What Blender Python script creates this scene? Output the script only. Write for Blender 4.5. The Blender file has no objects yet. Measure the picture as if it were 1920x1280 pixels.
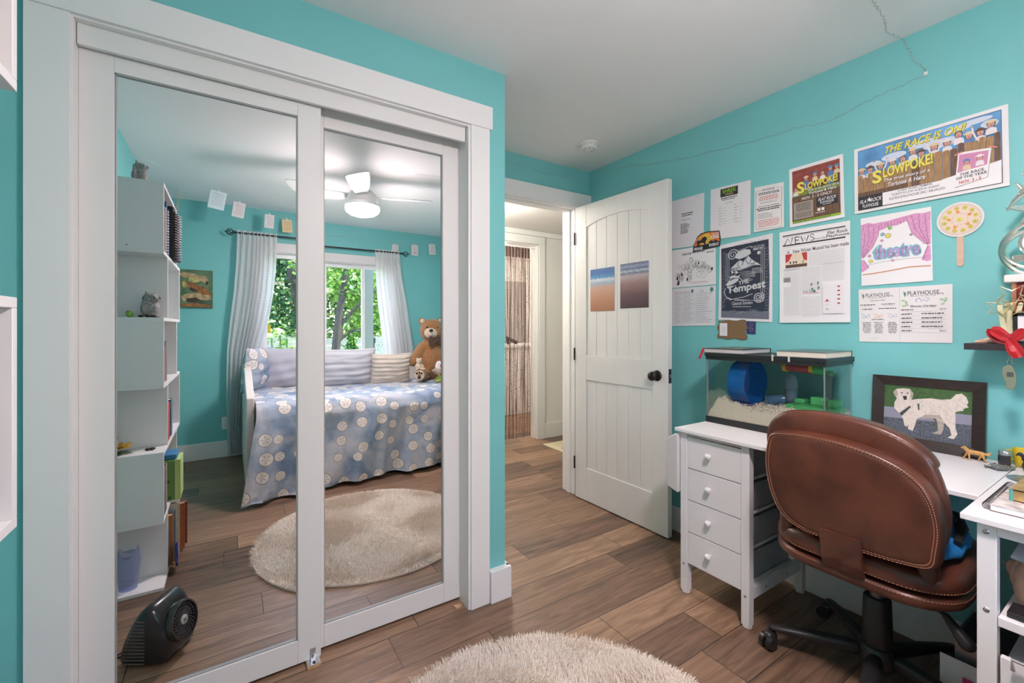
import bpy, math, random
from mathutils import Vector, Matrix
random.seed(7)
PI=math.pi
S=bpy.context.scene; COL=S.collection
# ------------------------------------------------------------ camera, world, light
cam=bpy.data.objects.new('camera',bpy.data.cameras.new('camera')); COL.objects.link(cam)
cam.data.sensor_width=36; cam.data.lens=36*821/1920; cam.data.shift_y=-28/1920
cam.data.clip_start=.02; cam.data.clip_end=200
cam.location=(0,0,1.26); cam.rotation_euler=(PI/2,0,-math.atan2(.5417,.8406))
S.camera=cam
S.view_settings.view_transform='Standard'; S.view_settings.look='None'
S.view_settings.exposure=1.65; S.view_settings.gamma=1; S.view_settings.use_curve_mapping=False
W=bpy.data.worlds.new('world'); S.world=W; W.use_nodes=True
wn=W.node_tree.nodes; sky=wn.new('ShaderNodeTexSky'); sky.sky_type='NISHITA'; sky.sun_disc=False
sky.sun_elevation=math.radians(50); sky.sun_rotation=math.radians(200)
W.node_tree.links.new(sky.outputs[0],wn['Background'].inputs[0]); wn['Background'].inputs[1].default_value=.42
def light(name,kind,loc,power,color=(1,1,1),rot=(0,0,0),**k):
    l=bpy.data.lights.new(name,kind); l.energy=power; l.color=color
    for a,b in k.items(): setattr(l,a,b)
    o=bpy.data.objects.new(name,l); COL.objects.link(o); o.location=loc; o.rotation_euler=rot; return o
light('sun','SUN',(0,0,9),3.4,(1,.95,.87),(math.radians(-12),math.radians(36),0),angle=.01)
# daylight comes through the real window: a sampling portal only, it gives no light itself
p=light('window_portal','AREA',(.96,-1.64,1.45),1,rot=(PI/2,0,0),shape='RECTANGLE',size=1.4,size_y=1.2)
p.rotation_euler=(-PI/2,0,0)
p.data.cycles.is_portal=True
light('hall_lamp_light','POINT',(1.75,3.25,2.16),12,(1,.90,.80),shadow_soft_size=.10)
light('bathroom_lamp_light','POINT',(2.9,4.9,2.1),16,(1,.86,.72),shadow_soft_size=.12)
FAN_EMIT=66.0
# ------------------------------------------------------------ materials
MC={}
def mat(name,col=(.8,.8,.8),rough=.5,metal=0,emit=0,emitcol=None,spec=.5,noise=0,nscale=20,bump=0,bscale=60,trans=0,alpha=1,coat=0,stretch=(1,1,1),sheen=0,sss=0):
    if name in MC: return MC[name]
    m=bpy.data.materials.new(name); m.use_nodes=True; nt=m.node_tree; n=nt.nodes; L=nt.links
    b=n['Principled BSDF']; b.inputs['Base Color'].default_value=(*col,1); b.inputs['Roughness'].default_value=rough
    b.inputs['Metallic'].default_value=metal; b.inputs['Specular IOR Level'].default_value=spec
    b.inputs['Coat Weight'].default_value=coat; b.inputs['Sheen Weight'].default_value=sheen
    if trans: b.inputs['Transmission Weight'].default_value=trans
    if alpha<1: b.inputs['Alpha'].default_value=alpha
    if emit: b.inputs['Emission Strength'].default_value=emit; b.inputs['Emission Color'].default_value=(*(emitcol or col),1)
    if noise or bump:
        tc=n.new('ShaderNodeTexCoord'); mp=n.new('ShaderNodeMapping'); mp.inputs['Scale'].default_value=stretch
        L.new(tc.outputs['Object'],mp.inputs[0])
    if noise:
        t=n.new('ShaderNodeTexNoise'); t.inputs['Scale'].default_value=nscale; t.inputs['Detail'].default_value=4
        L.new(mp.outputs[0],t.inputs['Vector'])
        r=n.new('ShaderNodeMapRange'); r.inputs['From Min'].default_value=.3; r.inputs['From Max'].default_value=.7
        r.inputs['To Min'].default_value=1-noise; r.inputs['To Max'].default_value=1+noise; L.new(t.outputs[0],r.inputs[0])
        x=n.new('ShaderNodeVectorMath'); x.operation='SCALE'; x.inputs[0].default_value=col; L.new(r.outputs[0],x.inputs['Scale'])
        L.new(x.outputs[0],b.inputs['Base Color'])
    if bump:
        t=n.new('ShaderNodeTexNoise'); t.inputs['Scale'].default_value=bscale; t.inputs['Detail'].default_value=5
        L.new(mp.outputs[0],t.inputs['Vector']); u=n.new('ShaderNodeBump'); u.inputs['Strength'].default_value=bump; u.inputs['Distance'].default_value=.004
        L.new(t.outputs[0],u.inputs['Height']); L.new(u.outputs[0],b.inputs['Normal'])
    MC[name]=m; return m
def rgb(r,g,b):
    f=lambda c:(c/255/12.92 if c<=10 else ((c/255+.055)/1.055)**2.4)
    return (f(r),f(g),f(b))
def glassmat(name,col=(.985,.995,.99),refl=.045,rough=0):
    if name in MC: return MC[name]
    m=bpy.data.materials.new(name); m.use_nodes=True; nt=m.node_tree; n=nt.nodes; L=nt.links
    n.remove(n['Principled BSDF']); a=n.new('ShaderNodeBsdfTransparent'); a.inputs[0].default_value=(*col,1)
    g=n.new('ShaderNodeBsdfGlossy'); g.inputs['Roughness'].default_value=rough; x=n.new('ShaderNodeMixShader')
    fr=n.new('ShaderNodeFresnel'); fr.inputs[0].default_value=1.3; ad=n.new('ShaderNodeMath'); ad.operation='MULTIPLY'; ad.inputs[1].default_value=refl*12
    L.new(fr.outputs[0],ad.inputs[0]); L.new(ad.outputs[0],x.inputs[0])
    L.new(a.outputs[0],x.inputs[1]); L.new(g.outputs[0],x.inputs[2]); L.new(x.outputs[0],n['Material Output'].inputs[0]); MC[name]=m; return m
def plastic_clear(name,col,tint=.5,clear=.35):
    "tinted see-through plastic: part diffuse body colour, part tinted transparency, soft highlight"
    if name in MC: return MC[name]
    m=bpy.data.materials.new(name); m.use_nodes=True; nt=m.node_tree; n=nt.nodes; L=nt.links
    b=n['Principled BSDF']; b.inputs['Base Color'].default_value=(*col,1); b.inputs['Roughness'].default_value=.15
    t=n.new('ShaderNodeBsdfTransparent'); k=max(col); t.inputs[0].default_value=(*[clear+(1-clear)*c/k for c in col],1)
    x=n.new('ShaderNodeMixShader'); x.inputs[0].default_value=tint
    L.new(t.outputs[0],x.inputs[1]); L.new(b.outputs[0],x.inputs[2]); L.new(x.outputs[0],n['Material Output'].inputs[0]); MC[name]=m; return m
def cloth_sheer(name,col=(.93,.93,.94)):
    m=bpy.data.materials.new(name); m.use_nodes=True; nt=m.node_tree; n=nt.nodes; L=nt.links
    n.remove(n['Principled BSDF']); d=n.new('ShaderNodeBsdfDiffuse'); d.inputs[0].default_value=(*col,1)
    t=n.new('ShaderNodeBsdfTranslucent'); t.inputs[0].default_value=(*col,1); tr=n.new('ShaderNodeBsdfTransparent')
    x=n.new('ShaderNodeMixShader'); x.inputs[0].default_value=.42; L.new(d.outputs[0],x.inputs[1]); L.new(t.outputs[0],x.inputs[2])
    y=n.new('ShaderNodeMixShader'); L.new(tr.outputs[0],y.inputs[1]); L.new(x.outputs[0],y.inputs[2])
    uv=n.new('ShaderNodeUVMap'); sp=n.new('ShaderNodeSeparateXYZ'); L.new(uv.outputs[0],sp.inputs[0])
    outs=[]
    for k,per in ((0,.035),(1,.03)):
        a=n.new('ShaderNodeMath'); a.operation='DIVIDE'; a.inputs[1].default_value=per; L.new(sp.outputs[k],a.inputs[0])
        f=n.new('ShaderNodeMath'); f.operation='FRACT'; L.new(a.outputs[0],f.inputs[0])
        l=n.new('ShaderNodeMath'); l.operation='LESS_THAN'; l.inputs[1].default_value=.14; L.new(f.outputs[0],l.inputs[0]); outs.append(l)
    mx=n.new('ShaderNodeMath'); mx.operation='MAXIMUM'; L.new(outs[0].outputs[0],mx.inputs[0]); L.new(outs[1].outputs[0],mx.inputs[1])
    r=n.new('ShaderNodeMapRange'); r.inputs['To Min'].default_value=.91; r.inputs['To Max'].default_value=.985; L.new(mx.outputs[0],r.inputs[0])
    L.new(r.outputs[0],y.inputs[0]); L.new(y.outputs[0],n['Material Output'].inputs[0]); return m
def ramp_mat(name,axis,stops,nz=.1,scale=6,rough=.4,stretch=(1,1,1)):
    "colours of a printed picture along one generated axis"
    m=bpy.data.materials.new(name); m.use_nodes=True; nt=m.node_tree; n=nt.nodes; L=nt.links; b=n['Principled BSDF']; b.inputs['Roughness'].default_value=rough
    tc=n.new('ShaderNodeTexCoord'); sp=n.new('ShaderNodeSeparateXYZ'); L.new(tc.outputs['Generated'],sp.inputs[0])
    mp=n.new('ShaderNodeMapping'); mp.inputs['Scale'].default_value=stretch; L.new(tc.outputs['Generated'],mp.inputs[0])
    t=n.new('ShaderNodeTexNoise'); t.inputs['Scale'].default_value=scale; t.inputs['Detail'].default_value=6; L.new(mp.outputs[0],t.inputs['Vector'])
    a=n.new('ShaderNodeMath'); a.operation='MULTIPLY_ADD'; a.inputs[1].default_value=nz; L.new(t.outputs[0],a.inputs[0]); L.new(sp.outputs[axis],a.inputs[2])
    s=n.new('ShaderNodeMath'); s.operation='SUBTRACT'; s.inputs[1].default_value=nz*.5; L.new(a.outputs[0],s.inputs[0])
    c=n.new('ShaderNodeValToRGB'); e=c.color_ramp.elements
    while len(e)<len(stops): e.new(.5)
    for i,(p_,q) in enumerate(stops): e[i].position=p_; e[i].color=(*q,1)
    L.new(s.outputs[0],c.inputs[0]); L.new(c.outputs[0],b.inputs['Base Color']); return m
TEAL=mat('teal_wall_paint',(.20,.575,.575),.55,noise=.025,nscale=3,bump=.06,bscale=180)
CEIL=mat('ceiling_paint',(.90,.90,.90),.9,bump=.05,bscale=120)
TRIM=mat('white_trim_paint',(.86,.86,.85),.38)
DOORW=mat('closet_door_white',(.82,.82,.80),.42)
WHITE=mat('white_laminate',(.84,.83,.83),.4)
HALL=mat('hall_white_paint',(.84,.82,.80),.6)
BLACK=mat('black_plastic',(.018,.018,.02),.35)
GUN=mat('oiled_bronze',(.03,.025,.024),.32,metal=.6)
STEEL=mat('steel',(.62,.62,.63),.25,metal=1)
PAPER=mat('paper',(.84,.83,.84),.7)
MIRROR=mat('mirror_glass',(.90,.92,.915),0,metal=1)
GLASS=glassmat('clear_glass')
def floor_mat():
    m=bpy.data.materials.new('wood_plank_floor'); m.use_nodes=True; nt=m.node_tree; n=nt.nodes; L=nt.links; b=n['Principled BSDF']
    tc=n.new('ShaderNodeTexCoord'); sp=n.new('ShaderNodeSeparateXYZ'); L.new(tc.outputs['Object'],sp.inputs[0])
    def M(op,a,b_=None,c=None):
        x=n.new('ShaderNodeMath'); x.operation=op
        for i,v in enumerate((a,b_,c)):
            if v is None: continue
            if isinstance(v,(int,float)): x.inputs[i].default_value=v
            else: L.new(v,x.inputs[i])
        return x.outputs[0]
    pw,pl=.182,1.22
    ry=M('DIVIDE',M('ADD',sp.outputs[1],.06),pw); row=M('FLOOR',ry); fy=M('SUBTRACT',ry,row)
    wn_=n.new('ShaderNodeTexWhiteNoise'); wn_.noise_dimensions='1D'; L.new(row,wn_.inputs['W'])
    rx=M('ADD',M('DIVIDE',sp.outputs[0],pl),M('MULTIPLY',wn_.outputs['Value'],5.0)); colm=M('FLOOR',rx); fx=M('SUBTRACT',rx,colm)
    cb=n.new('ShaderNodeCombineXYZ'); L.new(row,cb.inputs[0]); L.new(colm,cb.inputs[1])
    w2=n.new('ShaderNodeTexWhiteNoise'); w2.noise_dimensions='3D'; L.new(cb.outputs[0],w2.inputs['Vector'])
    # grain
    g=n.new('ShaderNodeCombineXYZ'); L.new(M('ADD',M('MULTIPLY',sp.outputs[0],1.5),M('MULTIPLY',w2.outputs['Value'],37)),g.inputs[0])
    L.new(M('MULTIPLY',sp.outputs[1],16),g.inputs[1]); L.new(M('MULTIPLY',w2.outputs['Value'],11),g.inputs[2])
    t1=n.new('ShaderNodeTexNoise'); t1.inputs['Scale'].default_value=1.5; t1.inputs['Detail'].default_value=8; t1.inputs['Roughness'].default_value=.62; t1.inputs['Distortion'].default_value=1.3; L.new(g.outputs[0],t1.inputs['Vector'])
    t2=n.new('ShaderNodeTexNoise'); t2.inputs['Scale'].default_value=9; t2.inputs['Detail'].default_value=5; L.new(g.outputs[0],t2.inputs['Vector'])
    v=M('ADD',M('MULTIPLY',w2.outputs['Value'],.42),M('ADD',M('MULTIPLY_ADD',t1.outputs[0],1.05,-.15),M('MULTIPLY',t2.outputs[0],.24)))
    r=n.new('ShaderNodeValToRGB'); e=r.color_ramp.elements; e[0].position=.36; e[0].color=(.065,.043,.032,1); e[1].position=1.12; e[1].color=(.40,.25,.155,1)
    e=e.new(.62); e.color=(.185,.11,.071,1); e2=r.color_ramp.elements.new(.82); e2.color=(.27,.163,.102,1); r.color_ramp.elements[-1].position=1.0
    L.new(v,r.inputs[0])
    sy=M('MINIMUM',fy,M('SUBTRACT',1.0,fy)); sx=M('MULTIPLY',M('MINIMUM',fx,M('SUBTRACT',1.0,fx)),pl/pw)
    seam=M('GREATER_THAN',M('MINIMUM',sy,sx),.009)
    mx=n.new('ShaderNodeMix'); mx.data_type='RGBA'; L.new(seam,mx.inputs[0]); mx.inputs[6].default_value=(.03,.02,.015,1); L.new(r.outputs[0],mx.inputs[7])
    L.new(mx.outputs[2],b.inputs['Base Color']); b.inputs['Roughness'].default_value=.42
    bp=n.new('ShaderNodeBump'); bp.inputs['Strength'].default_value=.25; bp.inputs['Distance'].default_value=.002
    L.new(M('ADD',M('MULTIPLY',seam,1.0),M('MULTIPLY',t2.outputs[0],.5)),bp.inputs['Height']); L.new(bp.outputs[0],b.inputs['Normal'])
    return m
FLOOR=floor_mat()
# ------------------------------------------------------------ mesh builder
ORG={}
class MB:
    def __init__(s): s.v=[]; s.f=[]; s.m=[]; s.uv=None
    def add(s,vs,fs,mi=0):
        o=len(s.v); s.v+=[tuple(x) for x in vs]; s.f+=[tuple(i+o for i in f) for f in fs]; s.m+=[mi]*len(fs); return s
    def box(s,x0,x1,y0,y1,z0,z1,mi=0,M=None):
        vs=[(x,y,z) for x in (x0,x1) for y in (y0,y1) for z in (z0,z1)]
        if M is not None: vs=[M@Vector(q) for q in vs]
        return s.add(vs,[(0,1,3,2),(4,6,7,5),(0,4,5,1),(2,3,7,6),(0,2,6,4),(1,5,7,3)],mi)
    def tube(s,path,r,n=8,mi=0,cap=True,closed=False,sq=None):
        P=[Vector(q) for q in path]; R_=r if isinstance(r,(list,tuple)) else [r]*len(P); up=None; vs=[]
        for i,q in enumerate(P):
            if closed: t=P[(i+1)%len(P)]-P[i-1]
            else: t=P[min(i+1,len(P)-1)]-P[max(i-1,0)]
            t=t.normalized() if t.length>1e-9 else Vector((0,0,1))
            if up is None: up=t.orthogonal().normalized()
            a=(up-t*up.dot(t)); a=a.normalized() if a.length>1e-6 else t.orthogonal().normalized(); up=a; b=t.cross(a)
            for k in range(n):
                w=2*PI*k/n; vs.append(q+(a*math.cos(w)+b*math.sin(w))*R_[i])
        fs=[]; m=len(P)
        for i in range(m if closed else m-1):
            j=(i+1)%m
            for k in range(n): l=(k+1)%n; fs.append((i*n+k,i*n+l,j*n+l,j*n+k))
        if cap and not closed: fs+= [tuple(range(n))[::-1],tuple(range((m-1)*n,m*n))]
        return s.add(vs,fs,mi)
    def cyl(s,p0,p1,r0,r1=None,n=16,mi=0): return s.tube([p0,p1],[r0,r0 if r1 is None else r1],n,mi)
    def lathe(s,prof,c=(0,0,0),n=24,mi=0,M=None,a0=0,a1=2*PI):
        "prof: (radius,height) list around local z"
        vs=[];fs=[];full=abs(a1-a0-2*PI)<1e-6; N=n if full else n+1
        for r,h in prof:
            for k in range(N):
                w=a0+(a1-a0)*k/n; q=Vector((r*math.cos(w),r*math.sin(w),h)); q=(M@q if M is not None else q)+Vector(c); vs.append(q)
        for i in range(len(prof)-1):
            for k in range(n):
                l=(k+1)%N; fs.append((i*N+k,i*N+l,(i+1)*N+l,(i+1)*N+k))
        if full:
            if prof[0][0]>1e-5: fs.append(tuple(range(N))[::-1])
            if prof[-1][0]>1e-5: fs.append(tuple(range((len(prof)-1)*N,len(prof)*N)))
        return s.add(vs,fs,mi)
    def ell(s,c,r,n=16,mi=0,M=None):
        if not isinstance(r,(tuple,list)): r=(r,r,r)
        vs=[];fs=[];h=n//2
        for i in range(h+1):
            a=PI*i/h
            for k in range(n):
                b=2*PI*k/n; q=Vector((r[0]*math.sin(a)*math.cos(b),r[1]*math.sin(a)*math.sin(b),r[2]*math.cos(a)))
                vs.append((M@q if M is not None else q)+Vector(c))
        for i in range(h):
            for k in range(n): l=(k+1)%n; fs.append((i*n+k,(i+1)*n+k,(i+1)*n+l,i*n+l))
        return s.add(vs,fs,mi)
    def cap(s,p0,p1,r0,r1,n=10,mi=0):
        "round-ended tapered limb"
        p0=Vector(p0);p1=Vector(p1);d=(p1-p0); L=d.length; d=d/L if L>1e-9 else Vector((0,0,1)); ps=[];rs=[]
        for k in range(5): a=PI/2*k/4; ps.append(p0-d*r0*math.cos(a)); rs.append(max(r0*math.sin(a),1e-4))
        for k in range(5): a=PI/2*k/4; ps.append(p1+d*r1*math.sin(a)); rs.append(max(r1*math.cos(a),1e-4))
        return s.tube(ps,rs,n,mi)
    def prism(s,poly,fn,t0,t1,mi=0):
        "poly 2d; fn(a,b,t)->3d"
        n=len(poly); vs=[fn(a,b,t0) for a,b in poly]+[fn(a,b,t1) for a,b in poly]
        return s.add(vs,[tuple(range(n)),tuple(range(n,2*n))[::-1]]+[(i,(i+1)%n,(i+1)%n+n,i+n)[::-1] for i in range(n)],mi)
    def grid(s,fn,nu,nv,mi=0,closeu=False):
        vs=[fn(i/nu,j/nv) for j in range(nv+1) for i in range(nu+1)]; w=nu+1
        return s.add(vs,[(j*w+i,j*w+i+1,(j+1)*w+i+1,(j+1)*w+i) for j in range(nv) for i in range(nu)],mi)
    def build(s,name,mats,parent=None,bevel=0,sub=0,smooth=True,remesh=0,solid=0,seg=2,ang=38,disp=0,uvfn=None,recalc=True):
        me=bpy.data.meshes.new(name); org=ORG.get(parent.name,Vector()) if parent else Vector()
        me.from_pydata([Vector(q)-org for q in s.v],[],s.f)
        if not isinstance(mats,(list,tuple)): mats=[mats]
        for m in mats: me.materials.append(m)
        for p_,mi in zip(me.polygons,s.m): p_.material_index=mi
        if recalc:
            import bmesh
            b=bmesh.new(); b.from_mesh(me)
            if recalc=='merge': bmesh.ops.remove_doubles(b,verts=b.verts,dist=1e-5)
            bmesh.ops.recalc_face_normals(b,faces=b.faces); b.to_mesh(me); b.free()
        if smooth:
            import bmesh
            b=bmesh.new(); b.from_mesh(me); ca=math.radians(ang)
            for f in b.faces: f.smooth=True
            for e in b.edges: e.smooth = len(e.link_faces)==2 and e.calc_face_angle(0)<ca
            b.to_mesh(me); b.free()
        if uvfn:
            uv=me.uv_layers.new(name='UVMap')
            for l in me.loops: uv.data[l.index].uv=uvfn(l.vertex_index)
        o=bpy.data.objects.new(name,me); COL.objects.link(o)
        if parent: o.parent=parent
        ORG[o.name]=org
        if bevel:
            m=o.modifiers.new('bevel','BEVEL'); m.width=bevel; m.segments=seg; m.limit_method='ANGLE'; m.angle_limit=math.radians(40)
        if remesh:
            m=o.modifiers.new('remesh','REMESH'); m.mode='VOXEL'; m.voxel_size=remesh; m.use_smooth_shade=True
            m=o.modifiers.new('smooth','SMOOTH'); m.iterations=4; m.factor=.5
        if sub:
            m=o.modifiers.new('subdivision','SUBSURF'); m.levels=sub; m.render_levels=sub
        if solid:
            m=o.modifiers.new('thickness','SOLIDIFY'); m.thickness=solid; m.offset=0
        return o
def tag(o,label,cat=None,group=None,kind=None):
    if label: o['label']=label
    if cat: o['category']=cat
    if group: o['group']=group
    if kind: o['kind']=kind
    return o
def thing(name,label,cat,loc=(0,0,0),group=None):
    o=bpy.data.objects.new(name,None); COL.objects.link(o); o.location=loc; o.empty_display_size=.05; ORG[o.name]=Vector(loc); return tag(o,label,cat,group)
def bx(name,m,x0,x1,y0,y1,z0,z1,parent=None,bevel=0,**k):
    return MB().box(x0,x1,y0,y1,z0,z1).build(name,m,parent,bevel=bevel,**k)
def st(name,m,*a,**k):
    return tag(bx(name,m,*a,**k),None,kind='structure')
def frame(o,x,y,z=None):
    x=Vector(x).normalized(); y=Vector(y); y=(y-x*y.dot(x)).normalized(); z=x.cross(y); M=Matrix((x,y,z)).transposed().to_4x4(); M.translation=Vector(o); return M
# ------------------------------------------------------------ room shell
CH=2.445; XL,XR=-.56,2.325; YB=-1.48; YC=1.752; XC=1.089; YD=2.508; YD2=2.64
b=MB(); b.box(XL-.15,XR+1.9,YB-.12,6.0,-.1,0); tag(b.build('floor',FLOOR,smooth=False),None,kind='structure')
st('ceiling',CEIL,XL-.15,XR+.15,YB-.15,YD2,CH,CH+.12,smooth=False)
st('wall_left',TEAL,XL-.15,XL,YB,YC+.95,0,CH,smooth=False)
st('wall_right',TEAL,XR,XR+.15,YB-.15,YD2,0,CH,smooth=False)
# closet wall with opening x -.38...898, z to 2.165
b=MB(); b.box(XL,-.384,YC,YC+.11,0,CH).box(.902,XC-.0,YC,YC+.11,0,CH).box(-.384,.902,YC,YC+.11,2.168,CH)
tag(b.build('wall_closet',TEAL,smooth=False),None,kind='structure')
b=MB(); b.box(XC-.11,XC,YC+.11,YD,0,CH); tag(b.build('wall_alcove',TEAL,smooth=False),None,kind='structure')
st('wall_closet_back',HALL,XL,XC-.11,YD-.06,YD,0,CH,smooth=False)
OX0,OX1,OZ=1.36,2.178,2.149
b=MB(); b.box(XC-.11,OX0,YD,YD2,0,CH).box(OX1,XR,YD,YD2,0,CH).box(OX0,OX1,YD,YD2,OZ,CH)
tag(b.build('wall_front',[TEAL],smooth=False),None,kind='structure')
# window wall
WX0,WX1,WZ0,WZ1=.28,1.62,.86,2.02
b=MB(); b.box(XL-.15,WX0,YB-.15,YB,0,CH).box(WX1,XR,YB-.15,YB,0,CH).box(WX0,WX1,YB-.15,YB,0,WZ0).box(WX0,WX1,YB-.15,YB,WZ1,CH)
tag(b.build('wall_back',TEAL,smooth=False),None,kind='structure')
# baseboards
BH=.145
for nm,a in {'baseboard_right':(XR-.015,XR,YB,YD,0,BH),'baseboard_back':(XL,XR-.015,YB,YB+.015,0,BH+.01),'baseboard_left':(XL,XL+.015,YB+.015,YC,0,BH),
             'baseboard_alcove':(XC,XC+.016,YC-.018,YD,0,BH)}.items(): st(nm,TRIM,*a,bevel=.002)
b=MB(); b.box(.9965,XC+.016,YC-.034,YC-.001,0,BH); tag(b.build('baseboard_closet',TRIM,bevel=.002),None,kind='structure')
# closet casing + jambs + valance
YT=YC-.020
b=MB(); b.box(-.476,-.384,YT,YC,0,2.157).box(.902,.9955,YT,YC,0,2.157).box(-.476,1.008,YT-.006,YC,2.157,2.258)
b.box(-.384,-.378,YC-.012,YC+.11,0,2.157).box(.891,.902,YC-.012,YC+.11,0,2.157).box(-.378,.891,YC-.012,YC+.11,2.150,2.157)
b.box(.902,.9955,YT,YC,0,.001)
tag(b.build('trim_1',TRIM,bevel=.0025),None,kind='structure')
tag(MB().box(-.376,.888,YC+.012,YC+.028,2.088,2.150).build('trim_2',DOORW,bevel=.0015),None,kind='structure')
# sliding mirrored closet doors
def slider(name,x0,x1,y,tilt,label):
    "frame with a mirror pane; the pane's back is inside the frame"
    r=thing(name,label,None,(x0,y,.012)); del_=None
    sw=.080; T=.034; zt=2.128; z0=.012
    gx0,gx1=x0+sw,x1-sw; gz0,gz1=.098,2.040
    for a,b_ in ((x0,gx0),(gx1,x1)): MB().box(a,b_,y,y+T,z0,zt).build('stile',DOORW,r,bevel=.0015)
    MB().box(gx0,gx1,y,y+T,z0,gz0).build('rail',DOORW,r,bevel=.0015)
    MB().box(gx0,gx1,y,y+T,gz1,zt).build('rail',DOORW,r,bevel=.0015)
    MB().box(gx0,gx1,y+.0105,y+.016,gz0,gz1).build('mirror_pane',[MIRROR],r,smooth=False)
    MB().box(gx0,gx0+.004,y+.004,y+.0105,gz0,gz1).box(gx1-.004,gx1,y+.004,y+.0105,gz0,gz1).box(gx0,gx1,y+.004,y+.0105,gz0,gz0+.004).box(gx0,gx1,y+.004,y+.0105,gz1-.004,gz1).build('glazing_bead',mat('bead_grey',(.35,.36,.36),.4),r)
    r['kind']='structure'
    if tilt: r.rotation_euler=(tilt,0,0)
    return r
slider('door_2',-.378,.291,YC+.038,0,'left sliding closet door with mirror, nearest the left wall')
slider('door_3',.229,.893,YC+.078,-.006,'right sliding closet door with mirror')
g=thing('door_floor_guide','small wooden block with steel bracket under the middle of the mirrored closet doors','door guide',(.262,1.775,0))
MB().box(.238,.286,1.752,1.800,0,.012).build('block',mat('raw_pine',(.55,.36,.20),.6,noise=.2,nscale=40),g,bevel=.001)
MB().box(.240,.284,1.754,1.798,.012,.014).box(.255,.271,1.7825,1.7845,.0143,.055).build('bracket',STEEL,g)
MB().cyl((.263,1.765,.014),(.263,1.765,.017),.005).build('screw',GUN,g)
b=MB(); zz=[(.846,1.80),(.880,1.795)]+[(.880-.006*k,1.779-(.004 if k%2 else 0)) for k in range(6)]
b.prism(zz,lambda a,c,t:(a,c,t),0,.006); tag(b.build('wood_offcut',MC['raw_pine']),'small jagged light wood offcut on the floor by the right mirrored door','wood scrap')
# entry door casing
b=MB(); b.box(OX1+.006,2.324,YD-.018,YD,0,OZ).box(OX0-.1,OX0-.006,YD-.018,YD,0,OZ).box(OX0-.1,2.324,YD-.022,YD,OZ,OZ+.108)
b.box(OX1-.006,OX1+.006,YD-.006,YD2+.006,0,OZ).box(OX0-.006,OX0+.006,YD-.006,YD2+.006,0,OZ).box(OX0,OX1,YD-.006,YD2+.006,OZ-.006,OZ)
b.box(OX1-.016,OX1-.006,YD+.045,YD+.085,0,OZ-.006).box(OX0,OX0+.012,YD+.045,YD+.085,0,OZ-.006).box(OX0,OX1,YD+.045,YD+.085,OZ-.018,OZ-.006)
tag(b.build('trim_3',TRIM,bevel=.002),None,kind='structure')
# hall and bathroom beyond
YH=3.96
st('ceiling_hall',HALL,.9,4.3,YD2,6.0,2.32,2.42,smooth=False)
b=MB(); b.box(2.90,4.3,YH,YH+.13,0,2.32).box(.9,2.05,YH,YH+.13,0,2.32).box(2.05,2.90,YH,YH+.13,2.17,2.32)
tag(b.build('wall_hall',HALL,smooth=False),None,kind='structure')
b=MB(); b.box(.9,1.0,YD2,6,0,2.32).box(4.2,4.3,YD2,6,0,2.32).box(1.0,4.2,5.9,6.0,0,2.32).box(XC-.11,XR+.15,YD2,YD2+.004,0,CH)
b=MB(); b.box(.9,1.0,YD2,6,0,2.32).box(4.2,4.3,YD2,6,0,2.32).box(1.0,4.2,5.9,6.0,0,2.32)
b.box(XR+.15,4.3,YD2-.1,YD2,0,2.42).box(.9,XC-.11,YD2-.1,YD2,0,2.42)
tag(b.build('wall_hall_ends',HALL,smooth=False),None,kind='structure')
b=MB(); b.box(2.905,2.985,YH-.018,YH,0,2.175).box(1.97,2.045,YH-.018,YH,0,2.175).box(1.97,2.985,YH-.02,YH,2.175,2.26).box(1.0,4.2,YH-.03,YH,2.262,2.318)
b.box(2.893,2.90,YH-.006,YH+.135,0,2.17).box(2.05,2.057,YH-.006,YH+.135,0,2.17).box(2.05,2.90,YH-.006,YH+.135,2.163,2.17).box(2.985,4.2,YH-.014,YH,0,.17)
b.box(2.875,2.893,YH+.06,YH+.1,0,2.163)
tag(b.build('trim_4',TRIM,bevel=.002),None,kind='structure')
# ------------------------------------------------------------ entry door
dL=thing('door_1','white arched plank-panel door standing open against the poster wall',None,(2.150,2.470,.008)); dL['kind']='structure'
dL.rotation_euler=(0,0,math.atan2(.026,.79))
# local: y from 0 (hinge) to -.795 ; x 0 (face) .. .038 ; z 0..2.13
ORG[dL.name]=Vector((0,0,0))
KN=mat('knotty_white_paint',(.77,.77,.755),.45,noise=.05,nscale=5,stretch=(1,1,.25))
DW,DH=.795,2.128; s1,s2=.112,.112
b=MB(); b.box(0,.038,-s1,0,0,DH).build('stile',KN,dL,bevel=.0012)
b=MB(); b.box(0,.038,-DW,-DW+s2,0,DH).build('stile',KN,dL,bevel=.0012)
MB().box(.001,.037,-DW+s2,-s1,0,.235).build('bottom_rail',KN,dL,bevel=.0015)
MB().box(.001,.037,-DW+s2,-s1,.868,1.045).build('lock_rail',KN,dL,bevel=.0015)
arc=[(-s1-.0,DH),(-DW+s2,DH)]+[(-DW+s2+(DW-s1-s2)*t,1.966+.042*(1-(2*t-1)**2)) for t in [i/24 for i in range(25)]]
MB().prism(arc,lambda a,c,t:(t,a,c),.001,.037).build('top_rail',KN,dL,bevel=.0012,ang=60)
pw=(DW-s1-s2)/6
for z0,z1,nm in ((.235,.868,'lower_panel'),(1.045,2.05,'upper_panel')):
    b=MB()
    for i in range(6):
        y1=-s1-i*pw; b.box(.007,.031,y1-pw+.0018,y1-.0018,z0,z1)
    b.box(.010,.028,-DW+s2,-s1,z0,z1); b.build(nm,KN,dL,bevel=.0018)
k=MB(); Mk=Matrix.Rotation(-PI/2,4,'Y')
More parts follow.
